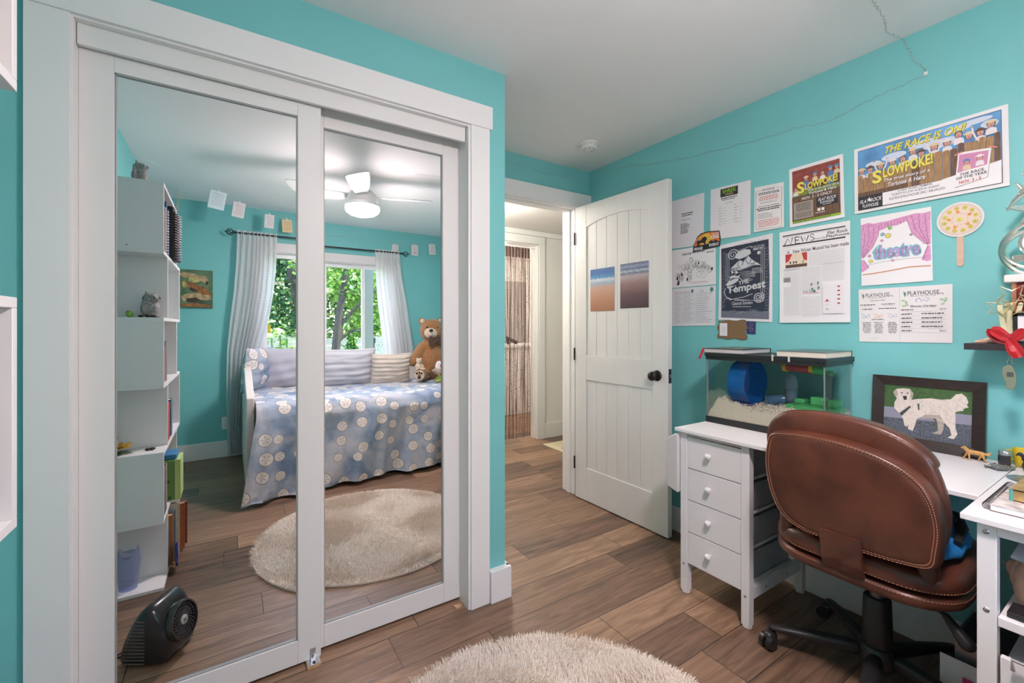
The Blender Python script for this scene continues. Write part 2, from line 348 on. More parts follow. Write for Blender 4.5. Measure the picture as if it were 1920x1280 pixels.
k.lathe([(.0,0),(.033,0),(.033,.004),(.026,.009),(.012,.011),(.011,.028),(.020,.034),(.028,.044),(.027,.056),(.018,.063),(0,.065)],(0,-.718,.955),28,M=Mk).build('knob',GUN,dL,ang=60)
k=MB(); Mk=Matrix.Rotation(PI/2,4,'Y')
k.lathe([(.0,0),(.033,0),(.033,.004),(.026,.009),(.012,.011),(.011,.022),(.020,.028),(.024,.038),(.020,.048),(0,.050)],(.038,-.718,.955),28,M=Mk).build('knob',GUN,dL,ang=60)
lp=MB().box(.006,.032,-DW-.0015,-DW+.001,.915,1.0).build('latch_plate',BLACK,dL)
MB().box(.012,.026,-DW-.009,-DW-.0015,.948,.968).build('latch_bolt',STEEL,lp,bevel=.001)
for z in (.25,1.05,1.9): MB().cyl((-.004,.006,z-.045),(-.004,.006,z+.045),.006).build('hinge',GUN,dL)
# smoke detector
sd=thing('smoke_detector','round white smoke detector on the ceiling near the doorway corner','smoke detector',(1.955,2.115,CH))
MB().lathe([(0,0),(.062,0),(.064,-.004),(.063,-.012),(.058,-.014)],sd.location,32).build('base',mat('smoke_white',(.85,.85,.83),.4),sd)
MB().lathe([(.056,-.014),(.058,-.018),(.057,-.030),(.050,-.038),(.030,-.042),(0,-.043)],sd.location,32).build('cover',MC['smoke_white'],sd,ang=50)
b=MB()
for i in range(12):
    a=i*PI/6; b.box(.0565,.0585,-.010,.010,-.026,-.022,M=Matrix.Translation(sd.location)@Matrix.Rotation(a,4,'Z'))
for i in range(8):
    a=i*PI/4+.2; b.box(.024,.044,-.0025,.0025,-.0425,-.039,M=Matrix.Translation(sd.location)@Matrix.Rotation(a,4,'Z'))
b.build('vent_slots',mat('slot_grey',(.48,.48,.48),.6),sd)
# hall: bead curtain, mat, washer-height counter beyond
bc=thing('bead_curtain','brown glittery string curtain hanging in the doorway across the hall','curtain',(2.4,YH+.05,2.14))
MB().cyl((2.06,YH+.05,2.135),(2.89,YH+.05,2.135),.008).build('rod',TRIM,bc)
BR=mat('string_brown',(.16,.085,.07),.5); BG=mat('bead_glitter',(.45,.33,.30),.25,metal=.5)
b=MB(); random.seed(3)
n=92
for i in range(n):
    x=2.12+.70*(i+random.random()*.9)/n; r=.0016 if random.random()<.75 else .0035
    pts=[(x+.004*math.sin(z*7+i),YH+.05+random.uniform(-.012,.012),2.13-z*2.09/6+.002*i/n) for z in range(7)]
    b.tube(pts,r,4,cap=False)
o=b.build('strings',BR,bc,smooth=False); tag(o,None,kind='stuff')
b=MB()
for i in range(1500):
    x=random.uniform(2.12,2.82); z=random.uniform(.06,2.1); s=random.uniform(.0015,.0035); b.box(x-s,x+s,YH+.038,YH+.042,z-s,z+s)
o=b.build('beads',BG,bc,smooth=False); o['kind']='stuff'
b=MB(); b.grid(lambda u,v:(2.10+.72*u,YH+.05+.008*math.sin(u*110),2.135-.115*v),160,2); b.build('heading_band',mat('band_brown',(.20,.12,.10),.4,noise=.4,nscale=90),bc,solid=.002)
hm=MB(); hm.box(2.80,3.42,3.16,3.74,.0005,.010); b=hm; random.seed(9)
for i in range(26):
    cx,cy=2.84+random.random()*.55,3.20+random.random()*.5; a=random.random()*PI
    b.prism([(cx+.05*math.cos(t)*math.cos(a)-.020*math.sin(t)*math.sin(a),cy+.05*math.cos(t)*math.sin(a)+.020*math.sin(t)*math.cos(a)) for t in [k*PI/6 for k in range(12)]],lambda p,q,t:(p,q,t),.0102,.0106+.0001*i,mi=1+i%3)
o=b.build('hall_mat',[mat('mat_cream',(.66,.60,.42),.9),mat('leaf_g1',(.10,.14,.03),.9),mat('leaf_g2',(.30,.32,.08),.9),mat('leaf_g3',(.22,.10,.04),.9)],bevel=0)
tag(o,'cream leaf-patterned mat on the hall floor','mat')
ct=thing('bathroom_vanity','white vanity counter behind the brown string curtain','vanity',(3.2,5.3,0))
MB().box(2.75,4.0,5.25,5.85,0,.96).build('body',WHITE,ct,bevel=.004)
MB().box(2.72,4.0,5.22,5.85,.96,1.0).build('countertop',TRIM,ct,bevel=.004)
MB().cap((3.42,5.40,1.0),(3.40,5.42,1.10),.02,.02).cap((3.40,5.42,1.10),(3.52,5.36,1.03),.02,.03).build('faucet',BLACK,ct)
o=MB().box(2.9,4.05,5.86,5.90,1.02,1.98).build('bathroom_panel',mat('hazy_grey',(.42,.41,.41),.3)); tag(o,'plain grey panel on the bathroom wall beyond the string curtain','mirror')  # plain grey blind-like panel put in above the counter
hl=thing('hall_ceiling_light','flush white ceiling light in the hall','ceiling light',(1.75,3.25,2.32))
MB().lathe([(0,0),(.14,0),(.14,-.03),(.10,-.06),(0,-.07)],hl.location,24).build('diffuser',mat('lit_diffuser',(.9,.8,.7),.4,emit=2.5,emitcol=(1,.84,.66)),hl,ang=60)
# ------------------------------------------------------------ flat printed sheets on the walls
_tc={}
def text_geom(s,bold=0):
    k=(s,bold)
    if k in _tc: return _tc[k]
    cu=bpy.data.curves.new('t','FONT'); cu.body=s; cu.size=1; cu.offset=bold; cu.resolution_u=3
    o=bpy.data.objects.new('t',cu); me=bpy.data.meshes.new_from_object(o)
    vs=[(v.co.x,v.co.y) for v in me.vertices]; fs=[tuple(p.vertices) for p in me.polygons]
    bpy.data.objects.remove(o); bpy.data.meshes.remove(me); bpy.data.curves.remove(cu)
    x0=min(v[0] for v in vs);x1=max(v[0] for v in vs);y0=min(v[1] for v in vs);y1=max(v[1] for v in vs)
    r=([((a-x0)/(x1-x0),(c-y0)/(y1-y0)) for a,c in vs],fs,(x1-x0)/(y1-y0)); _tc[k]=r; return r
INK=mat('ink_black',(.03,.03,.035),.6); INKG=mat('ink_grey',(.30,.30,.31),.7)
class Sheet:
    """a sheet lying on a plane given by its corners tl,tr,br,bl as 3d points and the outward normal"""
    def __init__(s,tl,tr,br,bl,nrm,th=.0006,curl=.0,off=.001,wav=0):
        s.c=[Vector(q) for q in (tl,tr,br,bl)]; s.n=Vector(nrm).normalized(); s.th=th; s.curl=curl; s.off=off; s.wav=wav
        s.b=MB(); s.mats=[]; s.k=0
        s.w=(s.c[1]-s.c[0]).length; s.h=(s.c[0]-s.c[3]).length
    def P(s,u,v,l=0):
        t=s.c[0].lerp(s.c[1],u); b_=s.c[3].lerp(s.c[2],u); p=b_.lerp(t,v)
        bulge=(s.curl+s.wav)*(1-v)
        return p+s.n*(s.off+bulge+l)
    def mi(s,m):
        if m not in s.mats: s.mats.append(m)
        return s.mats.index(m)
    def base(s,m,outline=None,nx=8,ny=14):
        i=s.mi(m)
        if outline: s.b.prism(outline,lambda a,c,t:s.P(a,c,t),0,s.th,i)
        else:
            s.b.grid(lambda u,v:s.P(u,v,0),nx,ny,i); s.b.grid(lambda u,v:s.P(u,v,s.th),nx,ny,i)
            for e in ([(0,v/ny) for v in range(ny+1)],[(1,v/ny) for v in range(ny+1)],[(u/nx,0) for u in range(nx+1)],[(u/nx,1) for u in range(nx+1)]):
                vs=[s.P(a,c,0) for a,c in e]+[s.P(a,c,s.th) for a,c in e]; n=len(e)
                s.b.add(vs,[(j,j+1,n+j+1,n+j) for j in range(n-1)],i)
        s.lv=s.th; return s
    def up(s,d=.00012): s.lv+=d
    def poly(s,pts,m): s.up(.00004); s.b.add([s.P(a,c,s.lv) for a,c in pts],[tuple(range(len(pts)))],s.mi(m)); return s
    def rect(s,x0,y0,x1,y1,m,n=6):
        s.up(.00004); s.b.grid(lambda u,v:s.P(x0+(x1-x0)*u,y0+(y1-y0)*v,s.lv),n,n,s.mi(m)); return s
    def ell(s,cx,cy,rx,ry,m,n=18,rot=0):
        c,q=math.cos(rot),math.sin(rot); return s.poly([(cx+rx*math.cos(t)*c-ry*math.sin(t)*q,cy+rx*math.cos(t)*q+ry*math.sin(t)*c) for t in [2*PI*k/n for k in range(n)]],m)
    def line(s,pts,w,m,closed=False):
        "stroke of width w (metres)"
        s.up(.00004); wu=w/s.w/2; wv=w/s.h/2
        pts=list(pts)+([pts[0]] if closed else []); vs=[];n=len(pts)
        for i,(a,c) in enumerate(pts):
            p,q=pts[max(i-1,0)],pts[min(i+1,n-1)]; dx=(q[0]-p[0])*s.w; dy=(q[1]-p[1])*s.h; L=math.hypot(dx,dy) or 1
            nx,ny=-dy/L,dx/L; vs+=[s.P(a+nx*wu,c+ny*wv,s.lv),s.P(a-nx*wu,c-ny*wv,s.lv)]
        s.b.add(vs,[(2*i,2*i+1,2*i+3,2*i+2) for i in range(n-1)],s.mi(m)); return s
    def text(s,t,x0,y0,x1,y1,m,bold=0,shear=0,rise=0,arc=0,keep=False):
        vs,fs,asp=text_geom(t,bold); s.up(.00006)
        if keep:
            w=asp*(y1-y0)*s.h/s.w; xm=(x0+x1)/2; w=min(w,x1-x0); x0,x1=xm-w/2,xm+w/2
        f=lambda a,c:s.P(x0+(x1-x0)*a+shear*c*(y1-y0)*s.h/s.w,y0+(y1-y0)*c+rise*a+arc*4*a*(1-a),s.lv)
        s.b.add([f(a,c) for a,c in vs],fs,s.mi(m)); return s
    def para(s,x0,y0,x1,y1,n,m,fill=.42,words=True,rag=.15,center=False,rnd=None):
        r=rnd or random; s.up(.00004); dy=(y1-y0)/n; vs=[];fs=[]
        for i in range(n):
            yb=y1-(i+1)*dy+dy*(1-fill)/2; yt=yb+dy*fill; w=(x1-x0)*(1-rag*r.random()); xa=x0+((x1-x0)-w)/2 if center else x0; x=xa
            while x<xa+w-.005:
                l=min(r.uniform(.018,.06)*(.216/max(s.w,.05)) if words else w,xa+w-x); k=len(vs)
                vs+=[s.P(x,yb,s.lv),s.P(x+l,yb,s.lv),s.P(x+l,yt,s.lv),s.P(x,yt,s.lv)]; fs.append((k,k+1,k+2,k+3)); x+=l+.010*(.216/max(s.w,.05))
        s.b.add(vs,fs,s.mi(m)); return s
    def done(s,name,label=None,cat=None,parent=None,group=None):
        o=s.b.build(name,s.mats,parent,smooth=False,recalc=False)
        if label: tag(o,label,cat,group)
        return o
def wall_sheet(tl,tr,br,bl,**k):
    x=XR; return Sheet(*[(x,*q) for q in (tl,tr,br,bl)],(-1,0,0),**k)
def paper(m=None,c=None): return mat('paper_'+str(c),c,.75) if c else PAPER
P1=paper(c=(.76,.75,.78)); P2=paper(c=(.80,.78,.80)); P3=paper(c=(.80,.78,.77))
RED=mat('print_red',(.55,.05,.05),.6); BLUE=mat('print_blue',(.10,.22,.50),.6); ORG_=mat('print_orange',(.80,.28,.06),.6); GRN=mat('print_green',(.16,.42,.10),.6)
YEL=mat('print_yellow',(.80,.72,.12),.6); YELD=mat('print_olive',(.22,.20,.02),.6); NAVY=mat('print_navy',(.030,.038,.065),.6); BONE=mat('print_bone',(.62,.64,.66),.6)
PINK=mat('print_pink',(.68,.33,.55),.7,noise=.15,nscale=90); SKIN=mat('print_skin',(.62,.36,.28),.6); SHIRT=mat('print_shirt',(.78,.72,.74),.6); HAIR=mat('print_hair',(.13,.07,.05),.6)
STRAW=mat('print_straw',(.72,.58,.36),.6); WOODP=mat('print_fence',(.36,.21,.09),.6,noise=.35,nscale=60,stretch=(1,5,.4)); WOODD=mat('print_fence_dark',(.15,.085,.05),.6,noise=.4,nscale=60,stretch=(1,5,.4))
SKYP=mat('print_sky',(.13,.36,.66),.6,noise=.35,nscale=9); CLOUD=mat('print_cloud',(.62,.70,.80),.6); CREAM=mat('print_cream',(.80,.66,.52),.7); AQUA=mat('print_aqua',(.20,.50,.58),.7); PLUM=mat('print_plum',(.40,.24,.45),.7)
random.seed(21)
# 1 half hidden script page
s=wall_sheet((1.800,2.042),(1.537,2.040),(1.540,1.736),(1.800,1.746),wav=.003); s.base(P1)
s.para(.42,.62,.72,.70,2,INK,fill=.5,center=True).para(.42,.54,.72,.57,1,INKG).para(.40,.28,.66,.49,10,INK,fill=.55,rag=.4).para(.78,.95,.92,.965,1,INKG)
s.done('paper_sheet','white typed title page partly behind the open door, highest row on the wall','paper')
# 2
s=wall_sheet((1.497,2.045),(1.267,2.038),(1.267,1.747),(1.497,1.757),wav=.003); s.base(P2)
s.rect(.26,.80,.70,.96,INK).text('SHREK',.31,.865,.66,.945,mat('print_lime',(.30,.55,.02),.5),bold=.014).para(.38,.82,.60,.855,1,mat('print_tan',(.5,.35,.12),.6),fill=.8,center=True)
s.para(.25,.755,.70,.785,1,INK,fill=.7,center=True).para(.28,.725,.66,.75,1,INK,fill=.5,center=True).para(.38,.66,.58,.68,1,INKG,center=True)
for i in range(7): s.para(.22,.585-.052*i,.32,.60-.052*i,1,INK,rag=.5); s.para(.35,.585-.052*i,.44,.60-.052*i,1,INKG,rag=.5)
for i in range(7): s.para(.61,.605-.055*i,.72,.62-.055*i,1,INK,rag=.5); s.para(.75,.605-.055*i,.82,.62-.055*i,1,INKG,rag=.5)
s.ell(.03,.90,.008,.006,INKG).ell(.03,.48,.008,.006,INKG)
s.done('cast_list_sheet','white cast list sheet with a green-lettered SHREK logo box at its top','paper')
# 3
s=wall_sheet((1.247,1.991),(1.102,1.981),(1.099,1.755),(1.247,1.755),wav=.005); s.base(P3)
s.line([(.32,.90),(.06,.90),(.05,.5),(.08,.05),(.93,.03),(.92,.5),(.94,.91),(.75,.915)],.0016,INK)
s.text('PLAYHOUSE',.30,.885,.70,.935,INK,bold=.01).para(.10,.80,.90,.86,2,INK,fill=.6,center=True).para(.15,.67,.85,.78,3,RED,fill=.4,center=True).para(.2,.60,.8,.65,2,INKG,fill=.4,center=True)
s.para(.12,.53,.88,.56,1,INK,center=True).para(.08,.44,.90,.52,2,INK,fill=.6,center=True).para(.12,.27,.7,.40,4,INKG,rag=.4).para(.12,.08,.88,.25,5,RED,fill=.35,center=True)
s.done('info_sheet','small white sheet with a thin black border and red lines, beside the barn poster','paper')
# kids for the two posters
def kid(s,cx,cy,k,hat,arms=None,hue=None):
    h=k; a=s.h/s.w; w=k*a
    s.poly([(cx-w*.50,cy-h*1.25),(cx-w*.42,cy-h*.62),(cx-w*.15,cy-h*.45),(cx+w*.15,cy-h*.45),(cx+w*.42,cy-h*.62),(cx+w*.50,cy-h*1.25)],hue or SHIRT)
    if arms:
        for d in arms: s.line([(cx+d*w*.38,cy-h*.62),(cx+d*w*.62,cy+h*.1),(cx+d*w*.70,cy+h*.75)],k*s.h*.17,SKIN if random.random()<.5 else SHIRT); s.ell(cx+d*w*.71,cy+h*.82,w*.11,h*.12,SKIN)
    s.ell(cx,cy,w*.36,h*.44,HAIR); s.ell(cx,cy-h*.06,w*.28,h*.36,SKIN); s.ell(cx,cy-h*.22,w*.10,h*.07,RED)
    for e in (-1,1): s.ell(cx+e*w*.10,cy+h*.02,w*.035,h*.04,HAIR)
    if hat: s.ell(cx,cy+h*.24,w*.52,h*.12,hat); s.ell(cx,cy+h*.34,w*.30,h*.18,hat)
# 4 small barn poster
s=wall_sheet((1.077,2.035),(.851,2.039),(.843,1.751),(1.072,1.747),wav=.004); s.base(PAPER)
s.rect(.06,.50,.94,.945,mat('print_barn',(.30,.07,.05),.6,noise=.25,nscale=40))
for i in range(5): s.line([(.06,.62+.07*i),(.94,.62+.07*i)],.0007,INK)
s.rect(.06,.50,.94,.60,mat('print_grass',(.22,.30,.08),.7,noise=.3,nscale=60))
for cx,cy,hu in ((.13,.62,SHIRT),(.33,.77,BLUE),(.50,.80,STRAW),(.64,.79,SHIRT),(.78,.83,BLUE),(.89,.83,STRAW)):
    s.poly([(cx-.05,.58),(cx-.04,cy-.06),(cx+.04,cy-.06),(cx+.05,.58)],BLUE if hu is BLUE else HAIR); kid(s,cx,cy,.085,[None,STRAW,BLUE][random.randrange(3)],None,hu)
s.rect(.06,.055,.94,.50,WOODD); 
for i in range(8): s.line([(.06+.125*i,.055),(.06+.125*i,.50)],.0012,INK)
for m_,d in ((YELD,.008),(YEL,0)):
    s.text('S',.155+d,.535-d,.30+d,.73-d,m_,bold=.028); s.text('LOWPOKE!',.31+d,.575-d,.90+d,.685-d,m_,bold=.028,rise=.035)
for m_,d in ((INK,.005),(PAPER,0)):
    s.text('The true story of a',.36+d,.53-d,.92+d,.575-d,m_,bold=.014); s.text('Tortoise & Hare',.38+d,.485-d,.88+d,.525-d,m_,bold=.014)
s.text('NOV. 3 - 5 ONLY!',.25,.42,.80,.465,PAPER,bold=.008)
s.rect(.09,.11,.46,.39,mat('print_taupe',(.36,.31,.27),.7)).para(.13,.24,.42,.37,5,INK,fill=.4,center=True).para(.11,.13,.44,.22,4,INK,fill=.35,center=True)
s.rect(.52,.25,.90,.40,INK).text('FLAT ROCK',.55,.335,.87,.385,PAPER,bold=.01,shear=.3).text('PLAYHOUSE',.59,.29,.83,.325,PAPER,bold=.01).para(.63,.262,.79,.28,1,PAPER,center=True)
s.rect(.54,.18,.59,.225,PAPER).rect(.61,.18,.66,.225,PAPER).para(.50,.145,.68,.165,1,PAPER); s.rect(.06,.055,.94,.085,mat('print_lime',(.3,.5,.02),.5)).para(.09,.06,.80,.08,1,INK,fill=.5)
s.done('barn_poster','small poster of children before a red barn with yellow title letters','poster')
# 5 wide banner
s=wall_sheet((.809,2.042),(.353,2.051),(.348,1.759),(.805,1.755),wav=.002,curl=.004); s.base(PAPER,nx=20)
s.rect(.030,.045,.965,.955,INK).rect(.033,.25,.962,.948,SKYP)
for cx,cy,rx,ry in ((.82,.90,.10,.035),(.72,.86,.08,.03),(.50,.80,.10,.05),(.30,.74,.09,.05),(.62,.74,.12,.06),(.90,.82,.05,.05),(.15,.70,.06,.04)): s.ell(cx,cy,rx,ry,CLOUD,rot=.05)
for m_,d in ((YELD,.004),(YEL,0)): s.text('THE RACE IS ON!',.225+d,.80-d*2,.755+d,.905-d*2,m_,bold=.024,shear=.25,rise=.02)
random.seed(5)
top=lambda x:.535+.11*x+(.03 if x>.5 else 0)
xs=[(.060,0),(.125,0),(.205,1),(.29,0),(.365,0),(.435,0),(.49,0),(.575,1),(.655,0),(.725,0),(.785,0),(.85,2),(.91,0)]
for i,(x,a) in enumerate(xs): kid(s,x,top(x)+.085+(.06 if i in (5,9,12) else 0),.105,[STRAW,HAIR,STRAW,SHIRT,None][i%5],{0:None,1:(-1,1),2:(-1,)}[a],[SHIRT,SHIRT,BLUE,SHIRT][i%4])
random.seed(8)
x=.033
while x<.955:
    w=min(random.uniform(.035,.055),.962-x); y=top(x)+random.uniform(-.03,.02)
    s.poly([(x,.045 if x<.62 else .06),(x,y),(x+w*.5,y+.008),(x+w-.003,y-.004),(x+w-.003,.045 if x<.62 else .06)],[WOODP,WOODP,WOODD][random.randrange(3)]); x+=w
s.rect(.033,.045,.22,.24,INK); s.poly([(.033,.30),(.40,.30),(.40,.24),(.033,.24)],WOODD)
for m_,d in ((YELD,.004),(YEL,0)):
    s.text('S',.145+d,.395-d*2,.215+d,.585-d*2,m_,bold=.028); s.text('LOWPOKE!',.225+d,.45-d*2,.565+d,.60-d*2,m_,bold=.028,rise=.04)
for m_,d in ((INK,.003),(PAPER,0)):
    s.text('The true story of a',.225+d,.375-d*2,.545+d,.435-d*2,m_,bold=.014,shear=.1); s.text('Tortoise & Hare',.255+d,.305-d*2,.515+d,.365-d*2,m_,bold=.014,shear=.1)
s.rect(.22,.048,.962,.235,PAPER).rect(.22,.235,.962,.24,INK)
s.poly([(.62,.235),(.62,.24),(.962,.33),(.962,.235)],PAPER)
s.text('A NEW WORKS PREMIERE',.33,.20,.56,.23,INK,bold=.008).text('TICKETS AS LOW AS $20 for students!',.285,.155,.605,.19,INK,bold=.008).text('FLATROCKPLAYHOUSE.ORG / 828.693.0731',.27,.105,.64,.14,INK,bold=.008)
s.text('FLAT ROCK',.045,.13,.21,.185,PAPER,bold=.01,shear=.3,rise=.01).text('PLAYHOUSE',.07,.065,.19,.115,PAPER,bold=.01)
s.poly([(.112,.17),(.122,.215),(.130,.17),(.128,.15),(.118,.15)],PAPER)
s.poly([(.700,.09),(.888,.15),(.912,.50),(.725,.535)],INKG).poly([(.697,.10),(.885,.155),(.910,.51),(.722,.545)],PAPER).poly([(.715,.285),(.885,.31),(.895,.485),(.728,.515)],mat('print_mauve',(.60,.25,.42),.6))
kid(s,.770,.40,.08,BLUE,None,STRAW); kid(s,.845,.42,.08,SHIRT,None,SHIRT)
for a,c,d in ((.700,.52,.5),(.895,.53,-.7)): s.line([(a,c),(a+.045,c+.04*d*1.2)],.005,mat('print_tape',(.75,.25,.18),.6))
s.text('THE RACE',.728,.235,.868,.27,INK,bold=.014,rise=.008).text('OF THE YEAR',.708,.19,.885,.225,INK,bold=.014,rise=.01).text('NOV. 3 - 5',.725,.13,.85,.17,RED,bold=.02,rise=.008)
s.done('race_poster','wide landscape poster of cheering children above a wooden fence, headed THE RACE IS ON!','poster')
# 6 cut out sign
LX=lambda p:[(a,c) for a,c in p]
s=wall_sheet((1.607,1.813),(1.435,1.806),(1.433,1.700),(1.607,1.700),off=.004,th=.0025); s.base(INK,outline=[(0,.02),(.97,.12),(1,.55),(.96,.95),(.55,1),(.30,.95),(.16,.80),(.06,.50),(.0,.35)])
OL=mat('print_flame',(.75,.20,.04),.5); s.poly([(.03,.30),(.97,.40),(.94,.90),(.55,.95),(.32,.90),(.18,.75),(.08,.50)],OL)
s.poly([(.30,.33),(.62,.36),(.70,.70),(.58,.92),(.40,.88),(.30,.62)],mat('print_sun',(.78,.48,.05),.5))
for q in ([(.12,.62),(.40,.78),(.6,.80)],[(.20,.74),(.5,.86)],[(.10,.50),(.3,.62)]): s.line(q,.003,mat('print_amber',(.9,.62,.15),.5))
s.text('THE LION',.68,.78,.94,.87,PAPER,bold=.014,rise=.02).text('KING',.67,.55,.95,.76,PAPER,bold=.028,rise=.02)
s.poly([(.14,.33),(.16,.42),(.13,.52),(.17,.58),(.30,.58),(.36,.72),(.44,.76),(.50,.70),(.53,.60),(.48,.52),(.46,.40),(.48,.30),(.43,.30),(.40,.42),(.26,.44),(.24,.36),(.22,.30),(.18,.30)],INK)
s.poly([(.58,.36),(.60,.47),(.70,.50),(.74,.42),(.80,.50),(.90,.44),(.94,.36)],INK)
s.text('MANE',.05,.08,.36,.24,PAPER,bold=.028).text('EVENT',.60,.18,.95,.33,PAPER,bold=.028)
s.done('event_cutout','orange and black cut-out sign reading MANE EVENT with a plain lion silhouette','sign')
# 7 doodle
s=wall_sheet((1.780,1.734),(1.467,1.731),(1.464,1.500),(1.780,1.500),wav=.002); s.base(PAPER)
random.seed(31)
def scrib(s,x0,y0,x1,y1,n,w,m,closed=True,k=9):
    for _ in range(n):
        cx,cy=random.uniform(x0,x1),random.uniform(y0,y1); r=random.uniform(.03,.07)
        s.line([(cx+r*random.uniform(.5,1.3)*math.cos(t)*.8,cy+r*s.w/s.h*random.uniform(.5,1.3)*math.sin(t)) for t in [2*PI*i/k for i in range(k)]],w,m,closed)
s.para(.30,.82,.50,.88,1,INKG,fill=.9).para(.52,.84,.80,.90,1,INKG,fill=.8).para(.82,.80,.97,.85,1,INKG,fill=.8)
scrib(s,.20,.15,.50,.55,20,.0013,INK); scrib(s,.40,.40,.65,.68,9,.001,INK); scrib(s,.62,.25,.92,.55,16,.001,INK)
for x,y,r in ((.22,.12,.03),(.30,.34,.02),(.42,.20,.02),(.93,.40,.02),(.66,.58,.015),(.20,.25,.022)): s.poly([(x-r,y-r*2),(x+r*.5,y-r*2.2),(x+r,y),(x+r*.3,y+r*2.4),(x-r*.6,y+r)],INK)
s.para(.50,.06,.90,.12,2,mat('print_rose',(.6,.3,.35),.7),fill=.3)
s.done('doodle_drawing','black ink doodle of crowded little figures, just right of the open door','drawing')
# 8 chart
s=wall_sheet((1.780,1.496),(1.467,1.494),(1.467,1.266),(1.780,1.263),wav=.003); s.base(P1)
s.text('General Musical Rehearsal',.13,.86,.46,.91,INKG,shear=.4).text('Cast',.68,.86,.76,.92,INKG,shear=.4)
for i in range(15): s.para(.14,.82-.052*i,.30,.84-.052*i,1,INKG,rag=.5).para(.33,.82-.052*i,.58,.84-.052*i,1,INKG,rag=.5).para(.62,.82-.052*i,.96,.84-.052*i,1,INKG,rag=.5); s.line([(.12,.81-.052*i),(.97,.81-.052*i)],.0004,INKG)
for x in (.31,.47,.60): s.line([(x,.06),(x,.85)],.0004,INKG)
s.ell(.53,.90,.025,.05,mat('print_leaf',(.08,.25,.22),.6)).ell(.93,.91,.035,.055,MC['print_leaf'])
s.done('schedule_sheet','white ruled schedule sheet below the ink doodle','paper')
# 9 navy poster
s=wall_sheet((1.441,1.717),(1.155,1.735),(1.155,1.282),(1.448,1.299),wav=.004); s.base(P2)
s.poly([(.06,.06),(.05,.5),(.03,.95),(.93,.945),(.95,.5),(.94,.06)],NAVY); s.rect(.055,.03,.945,.06,mat('print_slate',(.35,.36,.42),.6)); s.poly([(.055,.03),(.055,.12),(.945,.12),(.945,.03)],mat('print_slate2',(.16,.17,.22),.6))
def spiral(s,cx,cy,r,turns,w,m,dirn=1,a0=0):
    n=int(16*turns); s.line([(cx+r*(1-.9*i/n)*math.cos(a0+dirn*2*PI*turns*i/n),cy+r*(1-.9*i/n)*s.w/s.h*math.sin(a0+dirn*2*PI*turns*i/n)) for i in range(n+1)],w,m)
for x in (.14,.17,.20): s.line([(x,.50),(x,.86)],.0018,BONE)
for x in (.80,.83,.86): s.line([(x,.26),(x,.88)],.0018,BONE)
s.line([(.12,.86),(.62,.905),(.62,.90)],.0018,BONE); s.line([(.12,.28),(.86,.24)],.0018,BONE)
s.text('THE OLD VIC WAY',.60,.88,.86,.90,BONE,bold=.01).text('MMXXV',.66,.845,.84,.875,BONE,bold=.014); s.ell(.76,.81,.03,.02,BONE)
spiral(s,.27,.84,.11,2.2,.004,BONE); spiral(s,.76,.285,.10,2.6,.004,BONE,-1,1)
s.poly([(.30,.80),(.38,.87),(.50,.885),(.60,.865),(.62,.82),(.55,.79),(.40,.77)],BONE)
s.poly([(.22,.66),(.40,.76),(.48,.73),(.56,.80),(.64,.74),(.70,.71),(.80,.66),(.62,.68),(.48,.655),(.36,.67)],BONE)
for q in ([(.40,.755),(.36,.70),(.42,.67)],[(.48,.73),(.45,.69)],[(.56,.80),(.52,.74),(.58,.69)],[(.62,.75),(.60,.70),(.68,.68)],[(.70,.71),(.66,.69)]): s.line(q,.0035,NAVY)
for i in range(9): s.line([(.22+.02*i,.64-.01*math.sin(i)),(.32+.03*i,.66),(.44+.04*i,.625+.008*i)],.0016,BONE)
s.poly([(.20,.56),(.24,.54),(.40,.54),(.42,.575),(.38,.56),(.30,.575)],BONE).line([(.26,.56),(.26,.64)],.0016,BONE).line([(.32,.56),(.32,.65)],.0016,BONE).poly([(.25,.60),(.25,.64),(.31,.61)],BONE).poly([(.33,.59),(.33,.645),(.39,.60)],BONE)
for i in range(6): s.line([(.40+.02*i,.60-.02*i),(.55,.61-.014*i),(.70,.585-.01*i)],.0014,BONE)
s.para(.64,.57,.84,.64,4,BONE,fill=.35); spiral(s,.30,.44,.19,1.0,.0032,BONE,1,.5); s.ell(.27,.49,.13,.03,BONE,rot=.25)
s.line([(.48,.50),(.56,.485),(.66,.50),(.58,.52),(.48,.50)],.003,BONE)
s.text('THE',.39,.445,.59,.492,BONE,bold=.024,rise=.018)
s.text('Tempest',.17,.315,.885,.435,BONE,bold=.028,rise=.055)
s.line([(.14,.42),(.11,.36),(.16,.30),(.26,.27)],.004,BONE); s.line([(.22,.262),(.5,.295),(.66,.33)],.003,BONE)
s.text('Classical Scholars',.27,.195,.66,.235,BONE,bold=.01,rise=.012).para(.30,.245,.62,.262,1,BONE,center=True).para(.28,.165,.64,.185,1,BONE,center=True)
random.seed(14)
LB=mat('pen_blue',(.30,.48,.62),.6)
def sign(s,x,y,L,m,ang=0):
    s.line([(x+L*i/9,y+.010*random.uniform(-1,1)+ang*L*i/9) for i in range(10)],.0009,m)
for i in range(26): sign(s,.06+.02*random.random(),.15+.75*i/26,.06,[LB,BONE][i%2],.3)
for i in range(22): sign(s,.88,.15+.72*i/22,.06,[LB,BONE][i%2],.2)
for i in range(14): sign(s,.08+.8*random.random(),.07+.10*random.random(),.12,[LB,BONE,INK][i%3],.1)
for i in range(4): sign(s,.3+.15*i,.955,.12,INK)
s.done('navy_poster','dark navy poster reading THE Tempest, signed in pen around its edges','poster')
